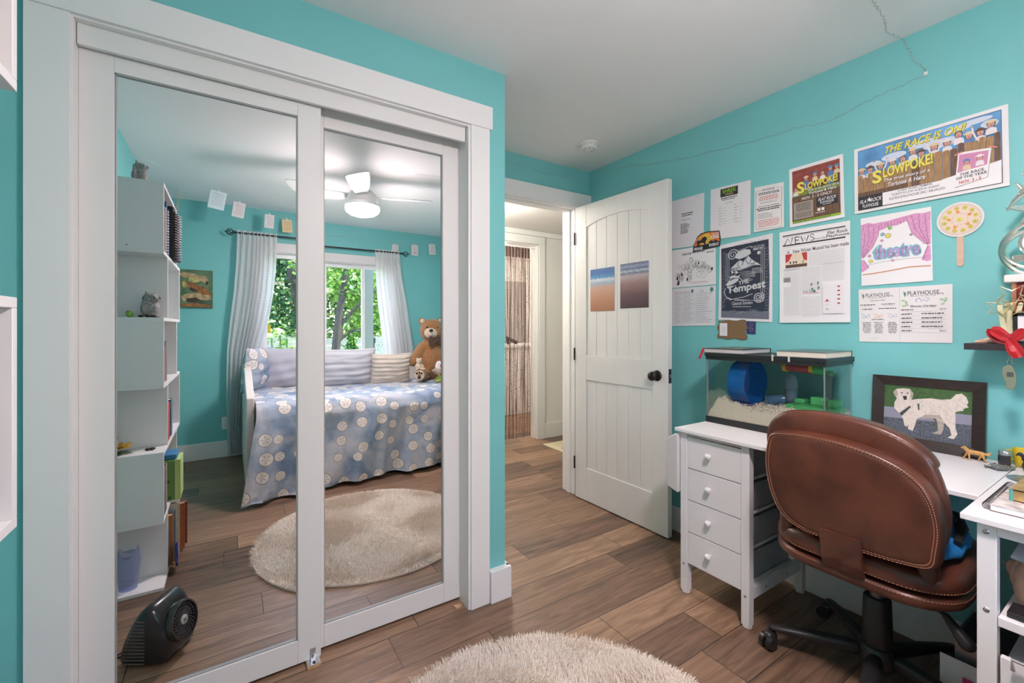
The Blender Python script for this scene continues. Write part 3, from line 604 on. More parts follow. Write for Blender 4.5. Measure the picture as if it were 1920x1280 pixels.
# 10 news
s=wall_sheet((1.122,1.732),(.824,1.733),(.820,1.279),(1.117,1.279),curl=.008,wav=.001); s.base(PAPER)
s.rect(.05,.945,.94,.957,INK).rect(.05,.935,.94,.938,INK).rect(.05,.835,.94,.850,INK).line([(.05,.82),(.94,.815)],.0006,INK).line([(.05,.79),(.94,.79)],.0006,INKG)
for q in ([(.07,.84),(.13,.92),(.18,.845),(.20,.925)],[(.24,.92),(.25,.85),(.31,.85)],[(.24,.888),(.30,.885)],[(.24,.92),(.31,.917)],[(.33,.92),(.36,.86),(.385,.90),(.41,.86),(.44,.92)]): s.line(q,.0042,INK)
s.line([(.52,.915),(.475,.93),(.47,.90),(.515,.885),(.51,.86),(.465,.862)],.0035,INK)
s.text('from the',.52,.862,.68,.882,INK,shear=.1).text('Flat Rock',.70,.895,.97,.928,INK,bold=.012,shear=.2).text('Playhouse',.69,.855,.99,.89,INK,bold=.012)
s.text('A',.12,.752,.16,.780,INK,bold=.01).text('New Winter Musical has been made',.21,.748,.985,.785,INK,bold=.01,rise=.012)
s.rect(.095,.595,.42,.745,CREAM).rect(.095,.595,.42,.628,HAIR).poly([(.095,.745),(.20,.745),(.15,.67),(.095,.65)],RED).poly([(.42,.745),(.34,.745),(.37,.67),(.42,.655)],RED)
for x in (.17,.22,.26,.36): s.ell(x,.65,.012,.013,GRN if x>.3 else INK).line([(x,.64),(x,.625)],.0012,INK)
wob=lambda x0,x1,y,w=.0007:s.line([(x0+(x1-x0)*i/24,y+.0028*math.sin(i*2.1+y*300)) for i in range(25)],w,INKG)
for i in range(12): wob(.44,.93,.735-.0125*i)
for i in range(3): wob(.07,.31,.585-.01*i,.0012)
for i in range(38): wob(.07,.31,.545-.0125*i) if not 8<=i<=12 else wob(.18,.31,.545-.0125*i)
for i in range(20): wob(.345,.61,.578-.0125*i)
for i in range(22): wob(.345,.61,.33-.0125*i) if .33-.0125*i<.27 else None
for i in range(15): wob(.64,.93,.60-.0125*i)
for x in (.328,.625): s.line([(x,.08),(x,.59)],.0006,INKG)
for i in range(5): s.line([(.085+.022*i,.49),(.08+.022*i,.465),(.088+.022*i,.44)],.003,INK)
for x,y in ((.49,.40),(.58,.41),(.50,.35),(.59,.36),(.53,.33)): s.ell(x,y,.013,.012,mat('print_leaf',(.08,.25,.22),.6)).line([(x,y),(x,y-.025)],.001,INK)
s.text('Auld Quick',.36,.315,.56,.335,INK).rect(.36,.305,.60,.309,RED)
s.rect(.65,.09,.93,.385,P2)
for i in range(5): s.ell(.86,.36-.042*i,.018,.008,RED).line([(.84,.355-.042*i),(.88,.355-.042*i)],.001,INK)
s.poly([(.68,.215),(.71,.24),(.73,.215)],RED).line([(.67,.213),(.74,.213)],.0012,RED).line([(.68,.18),(.73,.18)],.001,PLUM).ell(.71,.135,.02,.005,GRN)
s.done('newsletter_sheet','hand-made newsletter with a thick-lined NEWS heading and a small red-curtain picture','paper')
# 11 theatre drawing
s=wall_sheet((.785,1.732),(.556,1.733),(.550,1.440),(.781,1.437),curl=.003); s.base(PAPER)
s.poly([(.0,.90),(.10,.92),(.20,.895),(.30,.90),(.40,.90),(.55,.92),(.66,.93),(.78,.945),(.90,.93),(.99,.94),(.99,.87),(.80,.85),(.68,.86),(.55,.82),(.42,.815),(.28,.775),(.15,.80),(.0,.82)],PINK)
s.poly([(.0,.90),(.12,.92),(.28,.86),(.27,.72),(.18,.55),(.05,.42),(.02,.40),(0,.42)],PINK).poly([(.0,.38),(.04,.38),(.10,.30),(.12,.26),(.06,.22),(.0,.20)],PINK)
s.poly([(.66,.92),(.80,.94),(.99,.92),(.985,.50),(.95,.49),(.86,.56),(.74,.68)],PINK).poly([(.94,.48),(.98,.48),(.985,.28),(.93,.27),(.86,.30)],PINK)
for q in ([(.04,.90),(.06,.70),(.02,.42)],[(.12,.90),(.13,.70),(.03,.42)],[(.20,.88),(.19,.68),(.04,.42)],[(.74,.92),(.78,.75),(.94,.50)],[(.84,.92),(.84,.75),(.95,.50)],[(.92,.92),(.93,.75),(.96,.50)],[(.28,.86),(.27,.72),(.18,.55),(.05,.42)],[(.66,.92),(.74,.68),(.86,.56),(.95,.49)],[(.04,.38),(.12,.26)],[(.95,.48),(.88,.29)]): s.line(q,.001,INK)
for i in range(8): x=.32+.045*i; s.line([(x,.885+.012*(x-.3)),(x,.80+.12*(x-.3))],.0008,INK)
s.line([(.08,.29),(.30,.325),(.60,.335),(.90,.33)],.0008,INK); s.line([(.02,.165),(.20,.17),(.45,.19),(.70,.215),(.98,.205)],.004,mat('pencil_rust',(.62,.27,.12),.7))
s.text('theatre',.175,.36,.86,.575,AQUA,bold=.09).text('theatre',.20,.375,.84,.555,mat('print_lilac',(.45,.28,.52),.7,noise=.3,nscale=60),bold=.014)
for x,y,r,m_ in ((.33,.72,.028,AQUA),(.41,.69,.036,YEL),(.32,.63,.02,PINK),(.13,.43,.022,PINK),(.15,.35,.028,YEL),(.73,.66,.018,PLUM),(.91,.53,.022,PINK),(.47,.33,.018,PINK)): s.ell(x,y,r*1.15,r*s.w/s.h*1.15,INK).ell(x,y,r,r*s.w/s.h,m_)
for a in (.4,.9,1.5): s.ell(.42+.03*math.cos(a),.775+.03*math.sin(a),.035,.009,GRN,rot=a)
s.done('theatre_drawing','coloured drawing of pink stage curtains around the word theatre','drawing')
# 12 programme
s=wall_sheet((.793,1.422),(.495,1.423),(.495,1.197),(.789,1.194),wav=.002); s.base(P3,nx=12); s.line([(.47,0),(.47,1)],.0006,INKG)
for x0,x1 in ((.085,.36),(.555,.875)):
    s.text('PLAYHOUSE',x0,.84,x1,.915,INK,bold=.005); s.para(x0+.02,.815,x1-.02,.83,1,INKG,center=True,fill=.6)
    s.ell(x0-.028,.87,.012,.035,MC['print_leaf']).line([(x0-.045,.915),(x0-.02,.86),(x0-.03,.82)],.0025,MC['print_leaf']); s.line([(x1,.85),(x1+.03,.86),(x1+.04,.83)],.0018,INK)
s.text('INSTRUCTORS',.14,.765,.31,.785,INK,bold=.01).para(.02,.68,.20,.715,1,INK,rag=.2).para(.27,.685,.43,.72,1,INK).para(.04,.60,.18,.635,1,INK).para(.24,.605,.46,.64,1,INK).para(.06,.665,.17,.68,1,INKG).para(.29,.665,.41,.68,1,INKG)
for x,m_ in ((.08,BLUE),(.23,ORG_),(.39,PLUM)):
    s.line([(x-.045,.50),(x-.03,.45),(x,.45),(x+.02,.50),(x+.05,.52),(x+.05,.47),(x+.01,.46),(x-.02,.52),(x-.05,.53)],.0013,m_)
s.text('PERFORMERS',.155,.41,.295,.43,INK,bold=.008)
for x in (.04,.18,.335): s.para(x,.16,x+.11,.375,9,INK,fill=.35,rag=.4,center=True)
s.line([(.15,.08),(.14,.065),(.15,.05),(.21,.05),(.22,.065),(.21,.08),(.15,.08)],.0006,INKG)
s.text('Show Order',.585,.625,.85,.665,INK,bold=.004)
s.line([(.65,.71),(.64,.76),(.68,.79),(.70,.72),(.72,.76),(.75,.72),(.78,.77),(.74,.79)],.0015,BLUE)
for x,y in ((.51,.75),(.54,.72),(.52,.66),(.55,.68),(.90,.75),(.93,.72),(.91,.67),(.94,.76)): s.ell(x,y,.012,.022,mat('print_palegreen',(.35,.6,.3),.7),rot=x*40)
for i in range(6): y=.57-.075*i; s.para(.49,y,.64,y+.03,1,INK,rag=.4,fill=.5).para(.70,y,.95,y+.03,1,INK,rag=.3,fill=.5) if i not in (0,5) else s.para(.49,y,.62,y+.03,1,INK,fill=.5).para(.88,y,.95,y+.03,1,INKG,fill=.5); s.line([(.49,y-.018),(.95,y-.018)],.0005,INKG)
s.done('programme_sheet','unfolded two-page white programme headed PLAYHOUSE twice, lowest on the right','paper')
# 13 fan on a stick
fn=thing('paper_fan','round card fan with sun pattern on a craft stick, taped to the wall','hand fan',(XR,.474,1.665))
s=wall_sheet((.539,1.730),(.410,1.730),(.410,1.600),(.539,1.600),off=.0045,th=.001); s.base(P3,outline=[(.5+.5*math.cos(t),.5+.5*math.sin(t)) for t in [2*PI*i/40 for i in range(40)]])
s.ell(.5,.5,.46,.46,CREAM,40)
s.line([(.5+(.465 if i%2 else .40)*math.cos(i*PI/52),.5+(.465 if i%2 else .40)*math.sin(i*PI/52)) for i in range(104)],.0011,BLUE,True)
for i in range(12):
    a=2*PI*i/12+.2; x,y=.5+.335*math.cos(a),.5+.335*math.sin(a); s.ell(x,y,.052,.052,mat('pen_olive',(.35,.30,.05),.7)).ell(x,y,.043,.043,YEL).ell(x,y,.020,.020,MC['pen_olive'])
for i in range(5):
    a=2*PI*i/5+.5; c,q=math.cos(a),math.sin(a); s.poly([(.5+.30*c,.5+.30*q),(.5+.20*c-.05*q,.5+.20*q+.05*c),(.5+.20*c+.05*q,.5+.20*q-.05*c)],ORG_)
for i in range(14): a=2*PI*i/14; s.ell(.5+.17*math.cos(a),.5+.17*math.sin(a),.009,.009,BLUE,8)
s.poly([(.5+(.085 if i%2 else .035)*math.cos(i*PI/8),.5+(.085 if i%2 else .035)*math.sin(i*PI/8)) for i in range(16)],YEL); s.ell(.5,.5,.015,.015,MC['pen_olive'],8)
s.done('card',parent=fn)
b=MB(); b.prism([(.4735+.0095*math.cos(t),1.4975+.0095*math.sin(t)) for t in [PI+PI*i/8 for i in range(9)]]+[(.483,1.66),(.464,1.66)],lambda a,c,t:(t,a,c),XR-.0042,XR-.0018); b.build('stick',mat('craft_stick',(.72,.50,.36),.7,noise=.06,nscale=30),fn)
# 14 burlap, 15 blue card
def wavy(n=26,k=.04):
    o=[]
    for (a,c),(d,e) in (((0,0),(1,0)),((1,0),(1,1)),((1,1),(0,1)),((0,1),(0,0))):
        for i in range(n//2): t=i/(n//2); w=k*math.sin(t*4*PI); o.append((a+(d-a)*t+(w if a==d else 0),c+(e-c)*t+(w if c==e else 0)))
    return o
s=wall_sheet((1.448,1.293),(1.289,1.294),(1.289,1.191),(1.448,1.194),off=.003,th=.004); s.base(mat('burlap',(.28,.17,.085),.9,bump=.8,bscale=600,noise=.15,nscale=300),outline=wavy())
s.up(.0006); s.rect(.06,.15,.34,.86,P2); s.line([(.16,.30),(.20,.5),(.15,.65),(.22,.7)],.0011,INKG).line([(.18,.48),(.27,.52),(.25,.35)],.001,MC['print_leaf']).line([(.20,.58),(.28,.60)],.001,INK)
s.done('burlap_board','small scalloped burlap board with a pinned sketch card, above the glass tank','board')
s=wall_sheet((1.291,1.294),(1.239,1.296),(1.241,1.218),(1.289,1.220),off=.002); s.base(mat('card_indigo',(.045,.05,.14),.6)); random.seed(2)
scrib(s,.3,.3,.7,.75,7,.0010,PLUM); scrib(s,.3,.25,.7,.6,4,.0008,BONE); s.done('indigo_card','small dark indigo picture card beside the burlap board','card')
# photos on the door
def door_sheet(y0,y1,z0,z1,m,name,label):
    R_=Matrix.Translation(dL.location)@Matrix.Rotation(dL.rotation_euler[2],4,'Z')
    q=[R_@Vector((.0065,y,z)) for y,z in ((y0,z1),(y1,z1),(y1,z0),(y0,z0))]; s=Sheet(*q,(R_.to_3x3()@Vector((-1,0,0))),off=.0007)
    s.base(m,nx=2,ny=2); return s.done(name,label,'photograph')

SEA=[(0,rgb(165,110,85)),(.30,rgb(190,140,112)),(.55,rgb(200,160,140)),(.66,rgb(150,175,200)),(.74,rgb(205,215,225)),(.78,rgb(80,150,195)),(.90,rgb(50,105,175)),(1,rgb(70,110,170))]
door_sheet(-.150,-.374,1.359,1.655,ramp_mat('beach_print',2,SEA,.10,5,stretch=(1,2,6)),'beach_photo','unframed photo of sandy beach and blue sea, left of two on the door')
SEB=[(0,rgb(70,50,60)),(.3,rgb(105,78,85)),(.55,rgb(150,120,120)),(.72,rgb(185,170,175)),(.78,rgb(90,110,140)),(.82,rgb(190,200,210)),(.87,rgb(80,100,140)),(.92,rgb(150,160,190)),(1,rgb(90,95,125))]
door_sheet(-.425,-.652,1.371,1.661,ramp_mat('dusk_beach_print',2,SEB,.12,7,stretch=(1,2,6)),'beach_photo','unframed photo of a wet shore at dusk, right of two on the door')
# string light wire running over wall and ceiling, hook
WIRE=mat('clear_wire',(.50,.55,.52),.3); BEAD=mat('fairy_bead',(.85,.88,.85),.15)
def wirepath(pts,amp,ax,n=10):
    o=[]
    for i in range(len(pts)-1):
        a,b_=Vector(pts[i]),Vector(pts[i+1])
        for k in range(n):
            q=a.lerp(b_,k/n); q[ax]+=amp*math.sin(k*1.9+i*1.3)*.5+random.uniform(-amp,amp)*.5; o.append(q)
    o.append(Vector(pts[-1])); return o
random.seed(4)
fl=thing('fairy_lights','thin clear fairy light wire strung high along the turquoise walls and up onto the ceiling','fairy lights',(XR-.004,.57,2.263))
xw=XR-.004
Y_=[(2.094,2.374),(2.001,2.340),(1.61,2.275),(1.289,2.245),(1.127,2.225),(1.053,2.232),(.894,2.208),(.803,2.231),(.665,2.25),(.575,2.262)]
p_=[(2.30,YD-.004,2.375),(1.9,YD-.004,2.36),(1.5,YD-.004,2.38),(1.2,YD-.004,2.35)][::-1]
path=wirepath(p_,.012,2)+wirepath([(xw,y,z) for y,z in [(2.50,2.40)]+Y_],.010,2)
path2=wirepath([(xw,.573,2.268),(xw,.573,2.287),(xw,.606,2.331),(xw,.62,2.382),(xw,.642,2.441),(2.223,.664,CH-.003),(2.14,.644,CH-.003),(2.05,.633,CH-.003),(1.96,.627,CH-.003),(1.7,.60,CH-.003),(1.2,.50,CH-.003)],.006,1)
MB().tube(path,.0009,4).tube(path2,.0009,4).build('wire',WIRE,fl)
b=MB()
for q in path[::9]+path2[::11]: b.ell(q,.0017,6)
b.build('bulbs',BEAD,fl)
MB().box(XR-.008,XR-.001,.565,.576,2.255,2.270).box(XR-.013,XR-.008,.568,.573,2.258,2.263).build('hook',BEAD,fl,bevel=.001)
# ------------------------------------------------------------ desk with drawers
DT=.780
def smooth_loop(pts,n=48):
    N=len(pts); out=[]
    for k in range(n):
        t=k*N/n; i=int(t); f=t-i; p=[Vector(pts[(i+j-1)%N]) for j in range(4)]
        out.append(tuple(.5*((2*p[1])+(-p[0]+p[2])*f+(2*p[0]-5*p[1]+4*p[2]-p[3])*f*f+(-p[0]+3*p[1]-3*p[2]+p[3])*f**3)))
    return out
def puff(b,outline,rings,fn,mi=0,n=56,raw=False,c=None):
    "closed cushion: rings of (scale,depth) of an outline; fn(a,c,depth)->3d"
    o=outline if raw else smooth_loop(outline,n); n=len(o)
    cx,cy=c or (sum(q[0] for q in o)/n,sum(q[1] for q in o)/n); vs=[]
    for s_,d in rings: vs+=[fn(cx+(a-cx)*s_,cy+(c_-cy)*s_,d) for a,c_ in o]
    fs=[(i*n+k,i*n+(k+1)%n,(i+1)*n+(k+1)%n,(i+1)*n+k) for i in range(len(rings)-1) for k in range(n)]
    fs+=[tuple(range(n))[::-1],tuple(range((len(rings)-1)*n,len(rings)*n))]
    return b.add(vs,fs,mi)
def rrect(x0,x1,y0,y1,r,n=5):
    o=[]
    for cx,cy,a in ((x1-r,y1-r,0),(x0+r,y1-r,PI/2),(x0+r,y0+r,PI),(x1-r,y0+r,1.5*PI)):
        for k in range(n+1): t=a+PI/2*k/n; o.append((cx+r*math.cos(t),cy+r*math.sin(t)))
    return o
dk=thing('drawer_desk','white desk along the poster wall with a stack of four drawers under its left end','desk',(2.05,.83,0))
MB().box(1.785,2.308,.327,1.337,.764,DT).build('desktop',WHITE,dk,bevel=.002)
for x0,y0 in ((1.808,1.286),(1.808,.992),(2.262,1.286),(2.262,.992)):
    l=MB().box(x0,x0+.035,y0,y0+.035,.012,.764).build('leg',WHITE,dk,bevel=.0015)
    MB().lathe([(0,0),(.016,0),(.019,.004),(.018,.014),(.012,.018),(0,.018)],(x0+.0175,y0+.0175,0),16).build('foot_cap',TRIM,l)
for y0 in (1.290,.997): MB().box(1.843,2.262,y0,y0+.022,.114,.160).build('side_rail',WHITE,dk,bevel=.001)
MB().box(1.811,1.829,1.027,1.286,.748,.764).box(2.27,2.29,1.027,1.286,.70,.764).build('top_rail',WHITE,dk)
b=MB()
for x,y,z in ((1.8075,1.303,.14),(1.8075,1.009,.135)): b.cyl((x-.001,y,z),(x+.002,y,z),.005)
for x in (1.95,2.13): b.cyl((x,.996,.137),(x,.999,.137),.005)
b.cyl((1.8105,1.24,.756),(1.813,1.24,.756),.003); b.build('bolts',STEEL,dk); 
BIN=mat('drawer_fabric',(.40,.41,.45),.85,bump=.2,bscale=400)
for i in range(4):
    z0=.147+.1495*i
    d=MB().box(1.811,1.823,1.0285,1.2845,z0+.002,z0+.1475).build('drawer',WHITE,dk,bevel=.001)
    k=MB(); k.lathe([(0,0),(.006,0),(.006,.008),(.012,.013),(.014,.020),(.011,.026),(0,.028)],(1.811,1.171,z0+.083),18,M=Matrix.Rotation(-PI/2,4,'Y')); k.build('knob',TRIM,d,ang=60)
    MB().box(1.823,2.235,1.036,1.278,z0+.006,z0+.128).build('bin',BIN,d,bevel=.006)
    MB().box(1.823,2.24,1.030,1.036,z0-.002,z0+.010).box(1.823,2.24,1.278,1.284,z0-.002,z0+.010).build('runner',WHITE,d)
pc=MB(); PG=mat('organiser_cloth',(.66,.64,.63),.8,bump=.3,bscale=120)
pc.prism([(1.324,.745),(1.340,.750),(1.392,.715),(1.390,.485),(1.326,.468)],lambda a,c,t:(t,a,c),1.792,2.10)
o=pc.build('hanging_organiser',PG,bevel=.006,seg=3); tag(o,'pale grey cloth organiser pocket hanging on the left side of the drawer desk','organiser')
# second desk, at the right edge
d2=thing('side_desk','white side desk with a lower shelf, cut off by the right edge','desk',(1.95,.05,0))
MB().box(1.588,2.308,.075,.325,.764,DT).build('desktop',WHITE,d2,bevel=.002)
for x0,y0 in ((1.608,.263),(1.608,.080),(2.262,.263),(2.262,.080)):
    MB().box(x0,x0+.035,y0,y0+.035,0,.764).build('leg',WHITE,d2,bevel=.0015)
MB().box(1.612,1.640,.115,.263,.735,.764).build('apron',WHITE,d2,bevel=.001)
MB().box(1.612,2.262,.080,.262,.512,.535).build('lower_shelf',WHITE,d2,bevel=.0015)
b=MB(); 
for z in (.742,.545): b.cyl((1.6065,.281,z),(1.609,.281,z),.006)
b.build('bolts',STEEL,d2)
dr=MB().box(1.612,1.628,.117,.258,.30,.440).build('drawer',WHITE,d2,bevel=.002)
MB().box(1.628,2.0,.119,.25,.305,.43).build('bin',BIN,dr); 
dr=MB().box(1.612,1.628,.117,.258,.15,.295).build('drawer',WHITE,d2,bevel=.002)
MB().box(1.628,2.0,.119,.25,.155,.285).build('bin',BIN,dr)
b=MB(); b.tube([(1.60,.235,.425),(1.59,.235,.455),(1.59,.13,.455),(1.60,.13,.425)],.005,8); b.build('rod',STEEL,d2)
# things on the lower shelf
SH=mat('shell_pink',(.74,.48,.36),.4,noise=.25,nscale=30); 
def shell(x,y,z,L,label,rz):
    b=MB(); M=Matrix.Translation((x,y,z))@Matrix.Rotation(rz,4,'Z')@Matrix.Rotation(PI/2,4,'Y'); n=90
    pts=[];rs=[]
    for i in range(n):
        t=i/(n-1); a=t*6.5*PI; r=.34*L*(1-t)**1.1; pts.append(M@Vector((r*math.cos(a),r*math.sin(a),L*(t-.4)*1.0))); rs.append(max(.30*L*(1-t)**1.05,.0008))
    b.tube(pts,rs,14); o=b.build('conch_shell',SH); tag(o,label,'seashell'); return o
shell(1.79,.222,.596,.15,'pink and cream conch shell on the lower shelf of the side desk',.9)
o=MB().add([(1.64,.245,.685),(1.64,.10,.655),(2.0,.10,.66),(2.0,.245,.705)],[(0,1,2,3)]).build('folded_sheet',mat('bluegrey_sheet',(.42,.46,.50),.6,noise=.1,nscale=20),solid=.004)
tag(o,'pale blue-grey sheet lying slanted above the shells on the side desk shelf','plastic sheet')
o=MB().box(1.63,1.70,.10,.25,.536,.55).build('black_folder',BLACK,bevel=.002); tag(o,'flat black folder on the lower shelf of the side desk','folder')
# low metal bin under the corner
fb=thing('metal_bin','low grey metal bin with a chrome rim on the floor under the side desk','bin',(2.15,.26,0))
b=MB(); GM=mat('bin_grey',(.30,.29,.30),.35,metal=.7)
b.box(2.02,2.255,.100,.104,0,.232).box(2.02,2.255,.421,.425,0,.232).box(2.02,2.024,.104,.421,0,.232).box(2.251,2.255,.104,.421,0,.232).box(2.024,2.251,.104,.421,0,.004); b.build('body',GM,fb)
MB().tube([(2.02,.425,.235),(2.255,.425,.235),(2.255,.100,.235),(2.02,.100,.235)],.0055,8,closed=True).build('rim',STEEL,fb)
for i,(y,z,m_) in enumerate(((.345,.165,PAPER),(.385,.15,P1),(.405,.175,P2))):
    o=MB().box(2.004-.006*i,2.007-.006*i,y-.05,y+.05,.001,z).build('loose_paper',m_); tag(o,'white papers standing on edge against the front of the low metal bin','paper','papers against the metal bin')
o=MB().box(1.985,1.987,.375,.400,.001,.130).build('pink_leaflet',mat('leaflet_pink',(.65,.05,.22),.5)); tag(o,'pink leaflet standing among the papers at the low metal bin','leaflet')
# ------------------------------------------------------------ glass tank
tk=thing('glass_tank','glass rodent tank with black rims on the drawer desk','tank',(2.16,1.068,DT))
TX0,TX1,TY0,TY1=2.027,2.292,.802,1.334
b=MB()
for z0,z1,nm in ((DT,.811,'base_rim'),(1.095,1.128,'lid_rim')):
    b=MB(); b.box(TX0,TX0+.007,TY0,TY1,z0,z1).box(TX1-.007,TX1,TY0,TY1,z0,z1).box(TX0+.007,TX1-.007,TY0,TY0+.007,z0,z1).box(TX0+.007,TX1-.007,TY1-.007,TY1,z0,z1)
    if nm=='base_rim': b.box(TX0+.007,TX1-.007,TY0+.007,TY1-.007,z0,z0+.006)
    else: b.box(TX0-.004,TX0,TY0-.004,TY1+.004,1.112,1.128).box(TX0,TX1,TY0-.004,TY0,1.112,1.128).box(TX1,TX1+.006,TY0-.004,TY0+.03,1.108,1.128)
    b.build(nm,BLACK,tk,bevel=.0012)
MB().box(TX0+.006,TX1-.006,TY0+.006,TY1-.006,1.122,1.127).build('mesh_lid',mat('lid_mesh',(.05,.05,.055),.6),tk)
g0=.007
for q in ((TX0+.001,TX0+.004,TY0+.004,TY1-.004),(TX1-.004,TX1-.001,TY0+.004,TY1-.004),(TX0+.004,TX1-.004,TY0+.001,TY0+.004),(TX0+.004,TX1-.004,TY1-.004,TY1-.001)):
    MB().box(*q,.800,1.10).build('glass_pane',GLASS,tk,smooth=False)
SIL=mat('silicone_edge',(.42,.52,.50),.3)
b=MB()
for x,y in ((TX0+.004,TY0+.004),(TX0+.004,TY1-.009),(TX1-.009,TY0+.004),(TX1-.009,TY1-.009)): b.box(x,x+.005,y,y+.005,.80,1.10)
b.build('corner_seal',SIL,tk)
def bz(x,y):
    t=(y-TY0)/(TY1-TY0); base=.885+.035*math.exp(-((t-.80)/.16)**2)+.02*math.exp(-((t-.32)/.1)**2)-.07*max(0,(t-.90)/.10)
    base-=.040*max(0,min(1,(x-2.045)/.02))*math.exp(-((y-1.195)/.055)**4)
    return base-.018*(1-(x-TX0)/(TX1-TX0))+.006*math.sin(x*90+y*60)+.005*math.sin(y*140)
def BF(x,y): return max(bz(x,y),.81)
b=MB(); ix0,ix1,iy0,iy1=TX0+.006,TX1-.006,TY0+.006,TY1-.006
b.grid(lambda u,v:(ix0+(ix1-ix0)*u,iy0+(iy1-iy0)*v,BF(ix0+(ix1-ix0)*u,iy0+(iy1-iy0)*v)),24,48)
b.grid(lambda u,v:(ix0,iy0+(iy1-iy0)*u,.788+(BF(ix0,iy0+(iy1-iy0)*u)-.788)*v),48,6); b.grid(lambda u,v:(ix1,iy0+(iy1-iy0)*u,.788+(BF(ix1,iy0+(iy1-iy0)*u)-.788)*v),48,6)
b.grid(lambda u,v:(ix0+(ix1-ix0)*u,iy0,.788+(BF(ix0+(ix1-ix0)*u,iy0)-.788)*v),24,6); b.grid(lambda u,v:(ix0+(ix1-ix0)*u,iy1,.788+(BF(ix0+(ix1-ix0)*u,iy1)-.788)*v),24,6)
random.seed(11)
for i in range(6500):
    if random.random()<.55: y=random.uniform(iy0+.004,iy1-.004); x=ix0+random.uniform(-.0005,.004); z=random.uniform(.80,BF(x,y))
    else: x=random.uniform(ix0+.004,ix1-.004); y=random.uniform(iy0+.004,iy1-.004); z=BF(x,y)+random.uniform(0,.006)
    q=Vector((x,y,z)); a=Vector((random.uniform(-.25,.25),random.uniform(-1,1),random.uniform(-1,1))).normalized()*random.uniform(.002,.005); c=a.orthogonal().normalized()*random.uniform(.0015,.0035)
    p4=[q-a-c,q+a-c,q+a+c,q-a+c]
    if all(v.x>TX0+.0045 for v in p4): b.add(p4,[(0,1,2,3)],1 if random.random()<.8 else 2)
o=b.build('wood_shaving_bedding',[mat('bedding_base',(.78,.68,.55),.9),mat('bedding_flake',(.92,.84,.72),.85),mat('bedding_tan',(.62,.44,.28),.85)],smooth=False,recalc=False)
tag(o,'cream wood-shaving bedding heaped in the bottom of the glass tank','bedding',kind='stuff')
# wheel
wh=thing('exercise_wheel','translucent blue rodent exercise wheel inside the glass tank','exercise wheel',(2.16,1.195,.988))
BP=plastic_clear('blue_clear',(.02,.22,.62),.55); WM=frame((2.16,1.239,.985),(1,0,0),(0,0,1)); 
Mw=Matrix.Translation((2.16,1.239,.985))@Matrix.Rotation(PI/2,4,'X')
MB().lathe([(.100,0),(.1045,.001),(.1045,.087),(.1015,.087),(.1015,.003),(.100,0)],(0,0,0),48,M=Mw).build('drum',BP,wh,ang=60)
b=MB(); b.lathe([(0,.0),(.102,.0),(.102,.003),(0,.003)],(0,0,0),40,M=Mw); b.build('back_disc',BP,wh,ang=60)
b=MB()
for i in range(36):
    a=2*PI*i/36; b.box(.0985,.1012,-.0012,.0012,.004,.085,M=Mw@Matrix.Rotation(a,4,'Z'))
b.build('rungs',BP,wh)
b=MB(); b.lathe([(0,.004),(.018,.004),(.016,.014),(0,.016)],(0,0,0),20,M=Mw); b.build('hub',mat('blue_solid',(.03,.12,.40),.3),wh)
b=MB(); b.box(2.145,2.175,1.247,1.256,.885,.995).box(2.11,2.21,1.15,1.262,.878,.886); b.build('stand',plastic_clear('lilac_clear',(.35,.30,.60),.6),wh,bevel=.003)
# bottle, tube, platform
wb=thing('water_bottle','small clear water bottle standing inside the glass tank','water bottle',(2.2,1.010,.90))
MB().lathe([(.0,.0),(.022,.0),(.027,.006),(.027,.085),(.024,.105),(.014,.122),(.006,.128),(0,.129)],(2.2,1.010,.912),24).build('bottle',plastic_clear('clear_smoke',(.45,.55,.62),.22),wb,ang=50)
MB().lathe([(0,0),(.018,0),(.020,.012),(.020,.05),(0,.052)],(2.2,1.010,.918),20).build('float',plastic_clear('navy_clear',(.08,.12,.22),.6),wb)
tb=thing('tunnel_tube','red and yellow play tunnel joined to a green end under the tank lid','rodent tunnel',(2.19,.94,1.07))
MB().tube([(2.19,1.025,1.076),(2.19,.995,1.072),(2.19,.915,1.068)],.020,18).build('red_tube',plastic_clear('red_clear',(.50,.08,.10),.7),tb)
for y in (1.03,.918): MB().cyl((2.19,y-.008,1.072),(2.19,y+.008,1.072),.0225,n=20).build('yellow_ring',plastic_clear('yellow_clear',(.75,.55,.05),.75),tb)
MB().tube([(2.19,.910,1.068),(2.19,.87,1.066),(2.19,.835,1.062)],[.021,.021,.018],18).build('green_end',plastic_clear('green_clear',(.06,.50,.20),.6),tb)
GP=plastic_clear('green_pale_clear',(.20,.75,.30),.5)
gp=thing('green_platform','clear green plastic play platform on the bedding at the right of the tank','play platform',(2.18,.89,.90))
b=MB()
b.box(2.10,2.26,.815,.99,.905,.912); b.box(2.10,2.104,.815,.99,.885,.905); b.box(2.10,2.26,.815,.819,.885,.905)
b.build('deck',GP,gp,bevel=.001)
for y,w,h in ((.835,.035,.032),(.895,.05,.036),(.965,.04,.020)):
    MB().box(2.17,2.235,y-w/2,y+w/2,.912,.912+h).build('hut',GP,gp,bevel=.005)
bl=thing('blue_connector','smoky blue tunnel elbow lying on the bedding beside the water bottle','rodent tunnel',(2.2,1.07,.905))
MB().tube([(2.17,1.10,.905),(2.18,1.07,.912),(2.2,1.04,.918)],.022,16).build('elbow',plastic_clear('navy_clear2',(.10,.22,.35),.55),bl); MB().cyl((2.165,1.106,.903),(2.168,1.098,.905),.025,n=20).build('collar',MC['navy_clear2'],bl)
